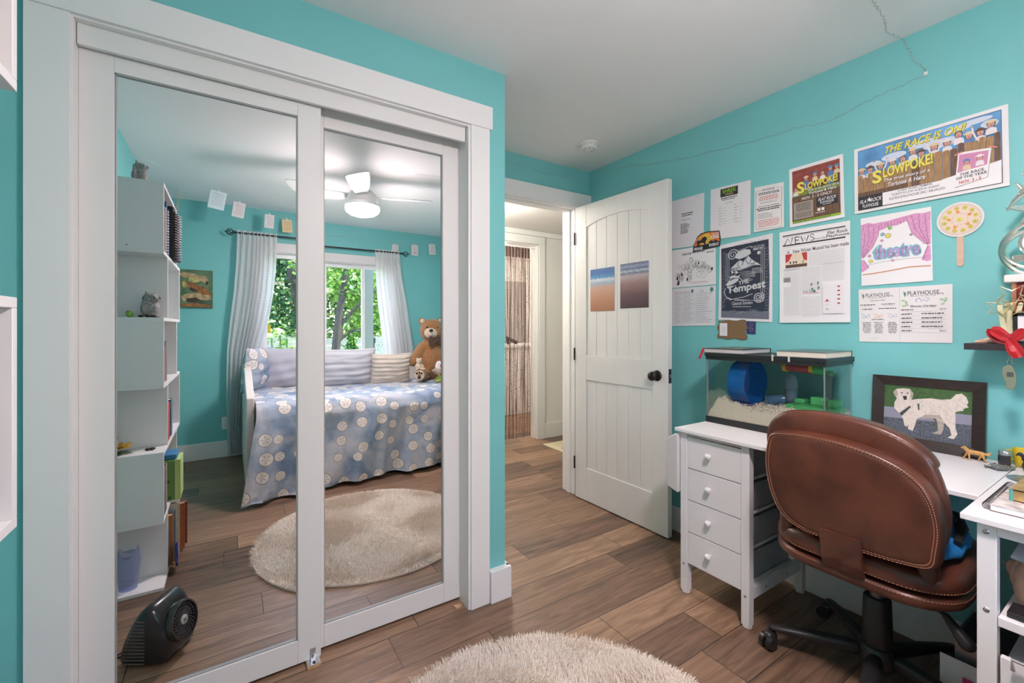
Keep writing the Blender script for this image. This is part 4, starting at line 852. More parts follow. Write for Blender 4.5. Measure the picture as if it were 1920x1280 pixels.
def book(name,label,x0,x1,y0,y1,z0,t,cover,pages,group=None,spine='y1',ct=.0022,cat='book'):
    r=thing(name,label,cat,((x0+x1)/2,(y0+y1)/2,z0),group)
    b=MB(); b.box(x0,x1,y0,y1,z0,z0+ct).box(x0,x1,y0,y1,z0+t-ct,z0+t)
    if spine=='y1': b.box(x0,x1,y1-ct,y1,z0,z0+t)
    if spine=='y0': b.box(x0,x1,y0,y0+ct,z0,z0+t)
    if spine=='x1': b.box(x1-ct,x1,y0,y1,z0,z0+t)
    if spine=='x0': b.box(x0,x0+ct,y0,y1,z0,z0+t)
    b.build('cover',cover,r); MB().box(x0+.003+(ct if spine=='x0' else 0),x1-.003-(ct if spine=='x1' else 0),y0+.003,y1-.003-(ct if spine=='y1' else 0),z0+ct,z0+t-ct).build('pages',pages,r); return r
PG1=mat('pages_grey',(.60,.55,.54),.8,noise=.08,nscale=120,stretch=(1,1,12)); PG2=mat('pages_cream',(.74,.66,.56),.8,noise=.06,nscale=120,stretch=(1,1,12))
r=book('hardcover_book','dark-covered hardcover book lying on the left of the glass tank lid',2.030,2.288,1.146,1.346,1.1285,.0225,mat('cover_charcoal',(.035,.05,.055),.4),PG1,spine='x1')
b=MB(); b.prism(rrect(2.09,2.22,1.19,1.30,.02),lambda a,c,t:(a,c,t),1.1511,1.1514); b.build('cover_print',mat('cover_sage',(.20,.26,.20),.5,noise=.5,nscale=60),r)
book('hardcover_book','teal-grey hardcover book with cream pages lying on the right of the glass tank lid',2.034,2.288,.803,.998,1.1285,.026,mat('cover_teal_grey',(.13,.20,.20),.4),PG2,spine='x1')
o=MB().box(-.004,.004,-.004,.004,-.032,.028,M=Matrix.Translation((2.016,1.349,1.126))@Matrix.Rotation(.42,4,'X')).build('red_clip',mat('clip_red',(.60,.01,.03),.3),bevel=.001); tag(o,'small red clip on the left corner of the tank lid','clip')
for y in (1.006,.938):
    o=MB().box(TX0-.0075,TX0-.0045,y-.0035,y+.0035,1.108,1.136).box(TX0-.0075,TX0+.006,y-.0035,y+.0035,1.1285,1.131 if y>1 else 1.1285+.0001).build('lid_clip',mat('clip_pale',(.62,.58,.52),.35),bevel=.0008); tag(o,'small pale clip on the tank lid, %s of two by the cream-paged book'%('left' if y>1 else 'right'),'clip')
# ------------------------------------------------------------ dog portrait in a dark frame
pf=thing('picture_frame','dark wood framed photo of a white dog leaning on the wall behind the desk','picture frame',(2.29,.565,DT))
B0=Vector((2.286,.732,DT+.001)); B1=Vector((2.286,.400,DT+.001)); H=Vector((.027,0,.275)); ux=(B1-B0).normalized(); uz=H.normalized(); nn=ux.cross(uz); nn=-nn if nn.x>0 else nn
fw,fh=(B1-B0).length,H.length; FW=.037
def FP(a,c,t): return B0+ux*a+uz*c+nn*t
DWD=mat('dark_walnut',(.030,.020,.017),.35,noise=.3,nscale=30,stretch=(1,1,6))
for q,nm in (((0,FW,0,fh),'side'),((fw-FW,fw,0,fh),'side'),((FW,fw-FW,0,FW),'b'),((FW,fw-FW,fh-FW,fh),'b')):
    a0,a1,c0,c1=q; b=MB()
    # sloped profile rail
    if nm=='side': inner=a1 if a0==0 else a0; outer=a0 if a0==0 else a1; b.add([FP(outer,c0,0),FP(outer,c0,.020),FP(inner,c0+FW*1,.008),FP(inner,c0+FW,0),FP(outer,c1,0),FP(outer,c1,.020),FP(inner,c1-FW,.008),FP(inner,c1-FW,0)],[(0,1,2,3),(4,7,6,5),(0,4,5,1),(1,5,6,2),(2,6,7,3),(3,7,4,0)])
    else: inner=c1 if c0==0 else c0; outer=c0 if c0==0 else c1; b.add([FP(0,outer,0),FP(0,outer,.020),FP(FW,inner,.008),FP(FW,inner,0),FP(fw,outer,0),FP(fw,outer,.020),FP(fw-FW,inner,.008),FP(fw-FW,inner,0)],[(0,1,2,3),(4,7,6,5),(0,4,5,1),(1,5,6,2),(2,6,7,3),(3,7,4,0)])
    b.build('frame_rail',DWD,pf)
s=Sheet(FP(FW-.002,fh-FW+.002,0),FP(fw-FW+.002,fh-FW+.002,0),FP(fw-FW+.002,FW-.002,0),FP(FW-.002,FW-.002,0),nn,off=.003)
s.base(mat('lawn_print',(.055,.12,.035),.5,noise=.35,nscale=90,stretch=(1,1,3)),nx=2,ny=2)
s.poly([(0,0),(1,0),(1,.572),(0,.545)],mat('path_print',(.27,.27,.34),.5)).poly([(0,0),(1,0),(1,.394),(0,.336)],mat('gravel_print',(.10,.115,.14),.5,noise=.7,nscale=260))
DGW=mat('dog_cream',(.70,.62,.54),.6,noise=.12,nscale=110); DGS=mat('dog_shade',(.42,.36,.31),.6,noise=.15,nscale=110)
s.poly([(.571,.444),(.637,.332),(.60,.26),(.66,.22),(.70,.372),(.74,.43)],mat('dog_under',(.10,.13,.05),.6))
s.poly([(.111,.852),(.158,.918),(.24,.939),(.317,.933),(.356,.853),(.345,.761),(.326,.726),(.403,.758),(.553,.796),(.675,.791),(.772,.819),(.821,.913),(.881,.939),(.929,.88),(.951,.798),(.935,.74),(.955,.70),(.922,.683),(.90,.66),(.905,.63),(.865,.619),(.821,.592),(.825,.42),(.827,.297),(.85,.203),(.813,.101),(.745,.11),(.788,.165),(.767,.284),(.71,.372),(.62,.43),(.571,.444),(.52,.41),(.481,.426),(.408,.385),(.385,.251),(.362,.13),(.303,.168),(.317,.262),(.298,.205),(.264,.211),(.244,.35),(.194,.444),(.131,.537),(.133,.644),(.162,.728)],DGW)
s.poly([(.71,.372),(.701,.245),(.676,.144),(.578,.147),(.643,.207),(.637,.332),(.62,.43)],DGS)
s.poly([(.43,.40),(.52,.41),(.62,.43),(.70,.40),(.66,.50),(.50,.48)],DGS); s.poly([(.76,.60),(.82,.58),(.80,.35),(.74,.45)],MC['dog_shade']) if False else None
s.poly([(.111,.852),(.15,.912),(.176,.884),(.177,.779),(.145,.752)],DGS).poly([(.317,.925),(.354,.866),(.348,.766),(.321,.756),(.307,.832)],DGS)
s.poly([(.159,.9),(.241,.934),(.311,.906),(.327,.809),(.298,.727),(.254,.698),(.207,.723),(.176,.797)],DGW)
s.poly([(.232,.788),(.281,.796),(.280,.723),(.248,.71)],INK).ell(.22,.849,.012,.012,INK,10).ell(.291,.852,.012,.012,INK,10)
s.poly([(.197,.445),(.32,.616),(.332,.587),(.227,.394)],mat('harness_print',(.05,.07,.06),.5)).poly([(.407,.674),(.429,.672),(.432,.55),(.417,.554)],MC['harness_print'])
for i in range(26):
    x=.30+.5*random.random(); y=.45+.28*random.random(); s.line([(x,y),(x+.02,y-.03)],.0007,DGS)
s.done('photo_print',parent=pf)
MB().add([FP(.20,.10,-.001),FP(.26,.10,-.001),FP(.25,.20,-.001),FP(.21,.20,-.001)],[(0,1,2,3)]).build('easel_back',BLACK,pf,solid=.002)
# ------------------------------------------------------------ small things on the desk
GD=mat('figurine_gold',(.62,.34,.11),.45,noise=.15,nscale=60)
b=MB(); X=2.238
def V(y,z,dx=0): return (X+dx,y,DT+z)
for a,c,r0,r1 in ((V(.432,.030),V(.402,.029),.0085,.0078),(V(.436,.032),V(.445,.041),.0075,.0062),(V(.446,.042),V(.452,.041),.0058,.0036),(V(.438,.026,.004),V(.449,.004,.004),.0038,.0022),(V(.449,.003,.004),V(.453,.0025,.004),.0024,.002),(V(.434,.026,-.004),V(.432,.003,-.004),.0036,.0022),(V(.432,.0025,-.004),V(.436,.0025,-.004),.0024,.002),
    (V(.402,.028,.004),V(.408,.012,.004),.0062,.003),(V(.408,.012,.004),V(.412,.0025,.004),.0028,.002),(V(.400,.028,-.004),V(.396,.013,-.004),.006,.003),(V(.396,.013,-.004),V(.390,.0025,-.004),.0028,.002),(V(.396,.031),V(.387,.028),.0035,.0042),(V(.387,.028),V(.381,.036),.0045,.0032)): b.cap(a,c,r0,r1,10)
b.ell(V(.443,.040,-.006),(.002,.0035,.005),10).ell(V(.443,.040,.006),(.002,.0035,.005),10)
o=b.build('dog_figurine',GD,remesh=.0011); tag(o,'small golden retriever figurine walking on the desk in front of the dog photo','figurine')
o2=MB().ell(V(.4555,.0415),(.0017,.0012,.0014),8).build('nose',BLACK,o)
jr=thing('glass_jar','tiny dark jar with a silver lid on the desk beside the yellow cup','jar',(2.262,.352,DT))
MB().lathe([(0,0),(.0145,0),(.0155,.003),(.0155,.030),(.0135,.034),(0,.034)],jr.location,22).build('jar_body',mat('jar_dark',(.035,.03,.035),.12,coat=.5),jr); MB().lathe([(0,.034),(.0145,.034),(.0145,.047),(.013,.049),(0,.049)],jr.location,24).build('lid',mat('brushed_lid',(.55,.55,.55),.35,metal=.9),jr,ang=50)
cp=thing('yellow_cup','small yellow cup behind the black figurine on the desk','cup',(2.285,.312,DT))
MB().lathe([(0,0),(.018,0),(.021,.006),(.027,.060),(.0245,.060),(.019,.008),(0,.006)],cp.location,28).build('cup_body',mat('cup_yellow',(.80,.58,.02),.25,coat=.4),cp,ang=60); MB().tube([Vector(cp.location)+Vector(q) for q in ((0,.024,.052),(0,.040,.048),(0,.042,.028),(0,.022,.018))],.003,8).build('handle',MC['cup_yellow'],cp)
b=MB(); q=Vector((2.215,.285,DT))
for a,c,r0,r1 in (((0,.012,.040),(0,-.020,.044),.010,.010),((0,.014,.044),(0,.024,.056),.006,.006),((0,.024,.056),(0,.032,.050),.006,.003),((.006,.012,.036),(.006,.016,.016),.004,.0028),((.006,.016,.016),(.006,.012,.003),.0028,.0028),((-.006,.012,.036),(-.006,.018,.018),.004,.0028),((-.006,.018,.018),(-.006,.013,.003),.0028,.0028),((.006,-.020,.040),(.006,-.024,.003),.005,.003),((-.006,-.020,.040),(-.006,-.026,.003),.005,.003)): b.cap(q+Vector(a),q+Vector(c),r0,r1,8)
o=b.build('animal_figurine',mat('glossy_black',(.012,.012,.014),.2,coat=.6),remesh=.0014); tag(o,'glossy black horned animal figurine at the right end of the desk','figurine')
o=MB().lathe([(.0075,0),(.06,0),(.06,.0012),(.0075,.0012),(.0075,0)],(2.095,.262,DT+.0005),40).build('compact_disc',mat('disc_print',(.16,.24,.30),.2,noise=.6,nscale=25,metal=.2),recalc=True); tag(o,'printed compact disc lying flat on the desk','compact disc')
b=MB(); random.seed(6); FO=mat('crumpled_foil',(.42,.42,.40),.25,metal=.8,bump=1,bscale=200)
b.grid(lambda u,v:(2.150+.07*v+.01*math.sin(u*9),.378-.055*u+.006*math.sin(v*7),DT+.001+.006*abs(math.sin(u*13+v*8))+.003*random.random()),12,10); o=b.build('foil_packet',FO,smooth=False,solid=.0008); tag(o,'crumpled silver foil packet on the desk in front of the small jar','packet')
nb=thing('spiral_notebook','white-paged spiral notebook lying under a worn book on the side desk','notebook',(1.81,.18,DT))
MB().box(1.665,1.950,.045,.285,DT+.0005,DT+.002).build('back_cover',mat('cover_brown',(.10,.05,.04),.5),nb); MB().box(1.667,1.948,.047,.284,DT+.002,DT+.016).build('pages',PAPER,nb); MB().box(1.665,1.950,.045,.285,DT+.0162,DT+.0175).build('front_cover',mat('cover_floral',(.62,.55,.52),.5,noise=.4,nscale=40),nb)
b=MB()
for i in range(24):
    x=1.675+.0116*i; b.tube([(x,.288+.010*math.cos(t)+.002,DT+.0105+.0095*math.sin(t)) for t in [2*PI*k/12 for k in range(12)]],.0010,5,closed=True)
b.build('spiral',mat('coil_black',(.02,.02,.02),.4),nb)
bk=book('worn_book','worn gold-edged book with an aqua spine on top of the spiral notebook',1.745,1.93,.075,.262,DT+.0178,.030,mat('cover_gold_green',(.36,.24,.09),.45,noise=.5,nscale=25),mat('pages_gilt',(.55,.36,.12),.5,noise=.3,nscale=60),spine='x0')
MB().box(1.7435,1.7475,.256,.2625,DT+.018,DT+.0475).box(1.7435,1.775,.262,.2632,DT+.018,DT+.0475).build('spine_end',mat('spine_aqua',(.10,.42,.36),.5),bk)
# ------------------------------------------------------------ floating shelf and keepsakes
fs=thing('floating_shelf','thin dark floating shelf on the wall above the desk, right edge','shelf',(2.24,.0,1.18))
MB().box(2.150,XR,-.20,.430,1.180,1.202).build('board',mat('shelf_espresso',(.035,.03,.035),.4),fs,bevel=.001)
MB().box(2.17,XR,.25,.262,1.13,1.18).tube([(XR-.01,.256,1.10),(2.30,.256,1.02),(2.22,.256,1.16),(2.20,.256,1.178)],.006,8).build('bracket',BLACK,fs)
SV=mat('trophy_silver',(.80,.80,.72),.16,metal=.95); SVM=mat('marble_white',(.78,.74,.72),.3,noise=.06,nscale=20)
tr=thing('trophy','tall silver star and arc trophy on the dark wall shelf','trophy',(2.215,.262,1.202))
MB().box(2.165,2.265,.190,.330,1.202,1.216).build('base',SVM,tr,bevel=.003)
MB().box(2.175,2.255,.205,.318,1.216,1.405).build('column',mat('trophy_red',(.18,.015,.02),.3,noise=.8,nscale=60),tr,bevel=.002)
MB().box(2.172,2.180,.312,.322,1.216,1.405).build('gold_post',mat('post_copper',(.72,.32,.18),.25,metal=.7),tr)
MB().box(2.160,2.270,.185,.338,1.405,1.431).build('top_plinth',SVM,tr,bevel=.004)
for rr,cc,wz in ((.088,.262,1.0),(.078,.268,.82)):
    pts=[(2.205,cc+rr*math.cos(t)*1.0,1.520+rr*wz*math.sin(t)-.005) for t in [math.radians(d) for d in range(-78,-290,-8)]]
    MB().tube([(x,2*cc-y if False else y,z) for x,y,z in [(2.205,cc-rr*math.cos(math.radians(d)),1.520+rr*wz*math.sin(math.radians(d))) for d in range(60,-125,-8)]] if False else [(2.205,cc+rr*math.cos(math.radians(d)),1.515+rr*wz*math.sin(math.radians(d))) for d in range(95,-95,-8)],[.004+.005*math.sin(PI*k/23) for k in range(24)],8).build('arc',SV,tr)
b=MB(); Md=Matrix.Translation((2.20,.262,1.535))@Matrix.Rotation(-PI/2,4,'Y'); b.lathe([(0,0),(.047,0),(.050,.004),(.046,.009),(0,.009)],(0,0,0),32,M=Md).build('medallion',SV,tr,ang=50)
b=MB(); b.lathe([(0,.0092),(.040,.0092),(.040,.010),(0,.010)],(0,0,0),28,M=Md); em=b.build('emblem',PAPER,tr)
b=MB(); b.box(.011,.012,-.028,-.002,-.018,.016,M=Matrix.Translation((2.212,.262,1.535))@Matrix.Rotation(PI,4,'Z')).box(.0105,.0118,-.030,.0,-.004,.006,M=Matrix.Translation((2.212,.262,1.535))@Matrix.Rotation(PI,4,'Z')); b.build('emblem_mark',mat('mark_plum',(.20,.08,.10),.5),em)
b=MB(); b.prism([(.262+r*math.cos(a),1.642+r*math.sin(a)*.7) for a,r in [(math.radians(90+36*k),.088 if k%2==0 else .034) for k in range(10)]],lambda a,c,t:(t,a,c),2.198,2.208); b.build('star',SV,tr,bevel=.003)
MB().box(2.198,2.208,.225,.325,1.475,1.498).build('banner',SV,tr,bevel=.003)
b=MB()
for a,c,r0,r1 in (((2.20,.335,1.650),(2.20,.325,1.672),.004,.006),((2.20,.325,1.672),(2.20,.300,1.700),.007,.012),((2.20,.300,1.700),(2.20,.262,1.72),.014,.016),((2.20,.30,1.705),(2.20,.315,1.735),.007,.005),((2.20,.290,1.72),(2.20,.285,1.752),.012,.013),((2.20,.27,1.72),(2.20,.24,1.66),.010,.006),((2.20,.285,1.757),(2.20,.296,1.764),.012,.008)): b.cap(a,c,r0,r1,8)
b.build('racing_figure',SV,tr,remesh=.0018)
GS=mat('star_gold',(.68,.62,.34),.3,metal=.6)
sg=thing('star_spray','spray of pale gold wire stars and ribbon on the dark shelf before the trophy','decoration',(2.17,.335,1.202))
def star(c,r,k,th,m,par,tilt=0,hollow=True):
    pts=[(c[0],c[1]+(r if i%2==0 else r*.42)*math.cos(math.radians(90+36*i)+tilt),c[2]+(r if i%2==0 else r*.42)*math.sin(math.radians(90+36*i)+tilt)) for i in range(10)]
    MB().tube(pts,th,6,closed=True).build(k,m,par)
for c,r,t in (((2.14,.345,1.325),.034,.2),((2.135,.315,1.358),.042,.6),((2.14,.298,1.325),.036,0)): star(c,r,'star',.0022,GS,sg,t)
b=MB(); 
for i,(y0,y1) in enumerate(((.335,.345),(.325,.322),(.315,.300),(.34,.330))): b.grid(lambda u,v,y0=y0,y1=y1,i=i:(2.15+.004*i+.004*math.sin(u*6),y0+(y1-y0)*u+.012*(v-.5),1.235+.10*u+.004*math.sin(v*3)),6,2)
b.build('ribbon_tails',mat('ribbon_cream',(.62,.60,.38),.4),sg,solid=.0006)
rb=thing('red_bow','bright red satin ribbon bow hanging over the edge of the dark shelf','ribbon',(2.145,.33,1.22))
RS=mat('satin_red',(.46,.003,.010),.35,sheen=.3,coat=.2)
def ribbon(path,w,name,par,m,side=(0,1,0)):
    b=MB(); P=[Vector(q) for q in path]; vs=[]
    for i,q in enumerate(P):
        ww=w[i] if isinstance(w,list) else w; t=(P[min(i+1,len(P)-1)]-P[max(i-1,0)]).normalized(); nx=Vector((-1,0,0)); sd=t.cross(nx).normalized(); vs+=[q+sd*ww*(k-2)/4+nx*.006*math.sin(k*2.2+i) for k in range(5)]
    b.add(vs,[(i*5+k,i*5+k+1,i*5+k+6,i*5+k+5) for i in range(len(P)-1) for k in range(4)]); b.build(name,m,par,sub=1,solid=.001)
ribbon([(2.142,.318,1.215),(2.136,.335,1.228),(2.13,.352,1.248),(2.135,.362,1.252)],[.022,.03,.036,.020],'loop',rb,RS)
ribbon([(2.135,.362,1.252),(2.142,.366,1.236),(2.146,.345,1.214),(2.142,.318,1.210)],[.020,.026,.030,.022],'loop',rb,RS)
ribbon([(2.142,.318,1.215),(2.136,.300,1.235),(2.135,.285,1.245)],[.022,.034,.03],'loop',rb,RS)
ribbon([(2.140,.322,1.220),(2.136,.316,1.200),(2.132,.308,1.180),(2.134,.300,1.160)],[.018,.034,.042,.030],'tail',rb,RS)
pd=thing('keychain_timer','grey-green plastic timer on a ring hanging below the red bow','timer',(2.135,.318,1.10))
MB().prism(smooth_loop([(.331,1.130),(.337,1.115),(.334,1.092),(.328,1.075),(.330,1.060),(.318,1.056),(.309,1.062),(.306,1.085),(.308,1.112),(.318,1.134)],30),lambda a,c,t:(t,a,c),2.128,2.137).build('body',mat('timer_sage',(.20,.23,.16),.4),pd,bevel=.002)
MB().box(2.1268,2.129,.311,.326,1.098,1.112).build('screen',mat('lcd_dark',(.09,.10,.09),.2),pd)
MB().tube([(2.132,.320+.006*math.cos(t),1.143+.008*math.sin(t)) for t in [2*PI*k/14 for k in range(14)]],.0012,6,closed=True).tube([(2.132,.318+.004*math.cos(t),1.156+.006*math.sin(t)) for t in [2*PI*k/12 for k in range(12)]],.001,6,closed=True).build('ring',STEEL,pd)
sfm=thing('small_photo_frame','small black photo frame on the dark shelf beside the red bow','picture frame',(2.13,.27,1.21))
b=MB(); b.box(2.150,2.158,.306,.316,1.203,1.305).box(2.150,2.158,.20,.21,1.203,1.305).box(2.150,2.158,.20,.316,1.295,1.305).box(2.150,2.158,.20,.316,1.203,1.213); b.build('frame',BLACK,sfm); MB().box(2.153,2.156,.21,.306,1.213,1.295).build('mount',P1,sfm)
b=MB(); b.cap((2.19,.408,1.2065),(2.19,.372,1.213),.0045,.011).cap((2.19,.38,1.210),(2.185,.35,1.217),.009,.015); o=b.build('seashell',SH,remesh=.0016); tag(o,'pale tan shell lying at the left end of the dark wall shelf','seashell')
# ------------------------------------------------------------ leather office chair
LE=bpy.data.materials.new('brown_leather'); LE.use_nodes=True
def _l():
    nt=LE.node_tree; n=nt.nodes; L=nt.links; b=n['Principled BSDF']; tc=n.new('ShaderNodeTexCoord')
    t=n.new('ShaderNodeTexNoise'); t.inputs['Scale'].default_value=9; t.inputs['Detail'].default_value=6; L.new(tc.outputs['Object'],t.inputs[0])
    r=n.new('ShaderNodeValToRGB'); e=r.color_ramp.elements; e[0].position=.35; e[0].color=(.070,.020,.011,1); e[1].position=.7; e[1].color=(.135,.040,.020,1); L.new(t.outputs[0],r.inputs[0]); L.new(r.outputs[0],b.inputs['Base Color'])
    b.inputs['Roughness'].default_value=.36; b.inputs['Coat Weight'].default_value=.15; b.inputs['Coat Roughness'].default_value=.25
    v=n.new('ShaderNodeTexVoronoi'); v.inputs['Scale'].default_value=260; L.new(tc.outputs['Object'],v.inputs[0]); u=n.new('ShaderNodeBump'); u.inputs['Strength'].default_value=.12; u.inputs['Distance'].default_value=.001
    L.new(v.outputs[0],u.inputs['Height']); L.new(u.outputs[0],b.inputs['Normal'])
_l()
STI=mat('stitch_tan',(.50,.22,.12),.5)
oc=thing('office_chair','brown leather office chair seen from behind at the desk','office chair',(1.95,.61,0))
lean=lambda z:-.07*(z-.72)
shell_o=[(.835,.844),(.812,.886),(.723,.900),(.617,.899),(.511,.880),(.428,.842),(.385,.784),(.368,.703),(.374,.625),(.386,.582),(.440,.566),(.545,.557),(.629,.558),(.730,.563),(.792,.596),(.827,.665),(.843,.760)]
cush_o=[(.866,.880),(.815,.944),(.718,.963),(.611,.962),(.516,.945),(.446,.914),(.408,.877),(.385,.820),(.368,.740),(.372,.660),(.395,.600),(.46,.565),(.55,.55),(.64,.55),(.74,.56),(.81,.60),(.845,.67),(.865,.78)]
f=lambda a,c,t:(1.675+t+lean(c),a,c)
crown=lambda a,c:0
b=MB(); puff(b,shell_o,[(.30,-.050),(.60,-.049),(.86,-.045),(.905,-.043),(.925,-.0385),(.945,-.043),(.975,-.038),(.995,-.022),(1.0,0),(.99,.025),(.95,.04)],f,n=64); b.build('backrest_shell',LE,oc,ang=80,sub=1)
out=smooth_loop(shell_o,90); cx=sum(q[0] for q in out)/90; cy=sum(q[1] for q in out)/90
for sc,dz in ((.925,-.0395),(.957,-.0435)):
    b=MB()
    for i in range(0,90):
        for k in range(2):
            t=(i+.5*k); i0=int(t)%90; i1=(i0+1)%90; fr=t-int(t); pa=(out[i0][0]*(1-fr)+out[i1][0]*fr,out[i0][1]*(1-fr)+out[i1][1]*fr); fr+=.30
            pb=(out[i0][0]*(1-fr)+out[i1][0]*fr,out[i0][1]*(1-fr)+out[i1][1]*fr)
            p,q=[f(cx+(w[0]-cx)*sc,cy+(w[1]-cy)*sc,dz-.0012) for w in (pa,pb)]; b.tube([p,q],.0011,5)
    o=b.build('stitching',STI,oc); o['kind']='stuff'
b=MB(); puff(b,cush_o,[(.93,.020),(.985,.028),(1.0,.045),(.995,.062),(.96,.074),(.97,.079),(.94,.088),(.88,.094),(.6,.098),(.2,.099)],f,n=64); b.build('backrest_cushion',LE,oc,ang=80,sub=1)
# head roll crease across the top of the cushion
b=MB(); up=[(.866,.875),(.815,.946),(.718,.966),(.611,.965),(.516,.948),(.446,.917),(.404,.880),(.398,.850),(.46,.862),(.55,.885),(.64,.893),(.74,.885),(.82,.865)]
puff(b,up,[(.90,.022),(.985,.034),(1.004,.052),(1.0,.074),(.95,.096),(.85,.106),(.4,.110)],f,n=56); b.build('head_cushion',LE,oc,ang=80,sub=1)
# seat
so=rrect(1.665,2.19,.345,.868,.15,6)
g=lambda a,c,t:(a,c,t)
b=MB(); puff(b,so,[(.80,.425),(.93,.430),(.985,.440),(1.0,.455),(.985,.470),(.955,.478)],g,raw=True); b.build('seat_base_cushion',LE,oc,ang=80,sub=1)
b=MB(); puff(b,so,[(.955,.478),(.985,.486),(1.0,.503),(.99,.522),(.95,.540),(.80,.552),(.4,.556)],g,raw=True); b.build('seat_cushion',LE,oc,ang=80,sub=1)
out=so; n=len(out)
for z_ in (.466,.492):
    b=MB(); cx_,cy_=1.9275,.6065
    for i in range(n):
        A,B_=Vector(out[i]),Vector(out[(i+1)%n]); m=max(1,int((B_-A).length/.008))
        for k in range(m):
            p=A.lerp(B_,k/m); q=A.lerp(B_,(k+.55)/m); b.tube([(cx_+(p.x-cx_)*.992,cy_+(p.y-cy_)*.992,z_),(cx_+(q.x-cx_)*.992,cy_+(q.y-cy_)*.992,z_)],.0011,4)
    o=b.build('stitching',STI,oc); o['kind']='stuff'
# link flap and side wings between back and seat
b=MB(); prof=[(1.637,.60),(1.640,.56),(1.650,.51),(1.668,.470),(1.70,.444),(1.78,.430)]
b.grid(lambda u,v:(prof[min(int(v*5),4)][0]*(1-(v*5-min(int(v*5),4)))+prof[min(int(v*5),4)+1][0]*(v*5-min(int(v*5),4))-.003*math.sin(u*9+v*14),.664-.112*u,prof[min(int(v*5),4)][1]*(1-(v*5-min(int(v*5),4)))+prof[min(int(v*5),4)+1][1]*(v*5-min(int(v*5),4))),10,20); b.build('back_flap',LE,oc,solid=.012,ang=80)
for sg_,y in ((1,.80),(-1,.42)):
    MB().cap((1.73,y,.60),(1.72,y,.52),.030,.026).build('side_wing',LE,oc)
# mechanism, column, base, casters
MB().box(1.83,2.05,.53,.69,.385,.425).build('tilt_mechanism',BLACK,oc,bevel=.008)
MB().cyl((1.95,.61,.27),(1.95,.61,.39),.022,n=24).build('gas_lift',mat('lift_grey',(.20,.20,.21),.35,metal=.5),oc)
MB().lathe([(0,.06),(.042,.06),(.046,.10),(.040,.29),(.037,.295),(0,.295)],(1.95,.61,0),28).build('column_cover',BLACK,oc,ang=50)
MB().lathe([(0,.055),(.055,.055),(.062,.075),(.055,.12),(.045,.13),(0,.13)],(1.95,.61,0),28).build('hub',BLACK,oc,ang=50)
for i in range(5):
    a=math.radians(119-72*i); dx,dy=math.cos(a),math.sin(a); Ma=Matrix.Translation((1.95,.61,0))@Matrix.Rotation(a,4,'Z')
    b=MB(); rg=[(.04,.030,.060,.125),(.12,.027,.068,.118),(.22,.023,.072,.106),(.30,.021,.070,.096),(.335,.017,.068,.088)]
    vs=[]; 
    for x,w,z0,z1 in rg: vs+=[Ma@Vector((x,w*math.cos(t),(z0+z1)/2+(z1-z0)/2*math.sin(t))) for t in [2*PI*k/14 for k in range(14)]]
    b.add(vs,[(r*14+k,r*14+(k+1)%14,(r+1)*14+(k+1)%14,(r+1)*14+k) for r in range(4) for k in range(14)]+[tuple(range(14)),tuple(range(56,70))]); b.build('base_arm',mat('base_black',(.022,.02,.022),.42),oc,sub=1)
    c0=Ma@Vector((.328,0,0)); w=a+.9
    cst=MB().cyl(c0+Vector((0,0,.052)),c0+Vector((0,0,.075)),.008).cap(c0+Vector((0,0,.046)),c0+Vector((.012*math.cos(w),.012*math.sin(w),.046)),.022,.020).build('caster',BLACK,oc)
    for sgn in (-1,1):
        ax=Vector((-math.sin(w),math.cos(w),0))*sgn; cc=c0+Vector((.016*math.cos(w),.016*math.sin(w),.0275))
        MB().cyl(cc+ax*.006,cc+ax*.024,.027,.024,n=22).build('wheel',mat('wheel_black',(.02,.02,.02),.3),cst)
b=MB(); b.tube([(1.86,.53,.405),(1.84,.44,.402),(1.815,.405,.39)],.006,8); b.cap((1.812,.400,.388),(1.795,.352,.340),.010,.020); b.build('lever',BLACK,oc)
# blue bag on the seat
cb=thing('blue_bag','bright blue cloth bag with a black strap lying on the chair seat','bag',(1.93,.47,.556))
b=MB(); puff(b,[(1.76,.56),(1.78,.40),(1.90,.375),(2.05,.40),(2.12,.52),(2.0,.62),(1.85,.63)],[(.8,.558),(1.0,.562),(1.02,.575),(.95,.595),(.6,.612),(.2,.616)],lambda a,c,t:(a,c,t+.006*math.sin(a*60)*math.cos(c*50))); b.build('cloth',mat('cloth_blue',(.015,.24,.62),.7,bump=.4,bscale=90),cb,ang=80,sub=1)
b=MB(); b.tube([(1.86,.385,.600),(1.93,.39,.628),(2.02,.42,.630),(2.08,.50,.62)],[.010,.016,.018,.012],8).tube([(1.84,.44,.612),(1.95,.41,.640),(2.06,.46,.636)],.009,8); b.build('strap',mat('strap_black',(.012,.012,.014),.6),cb)
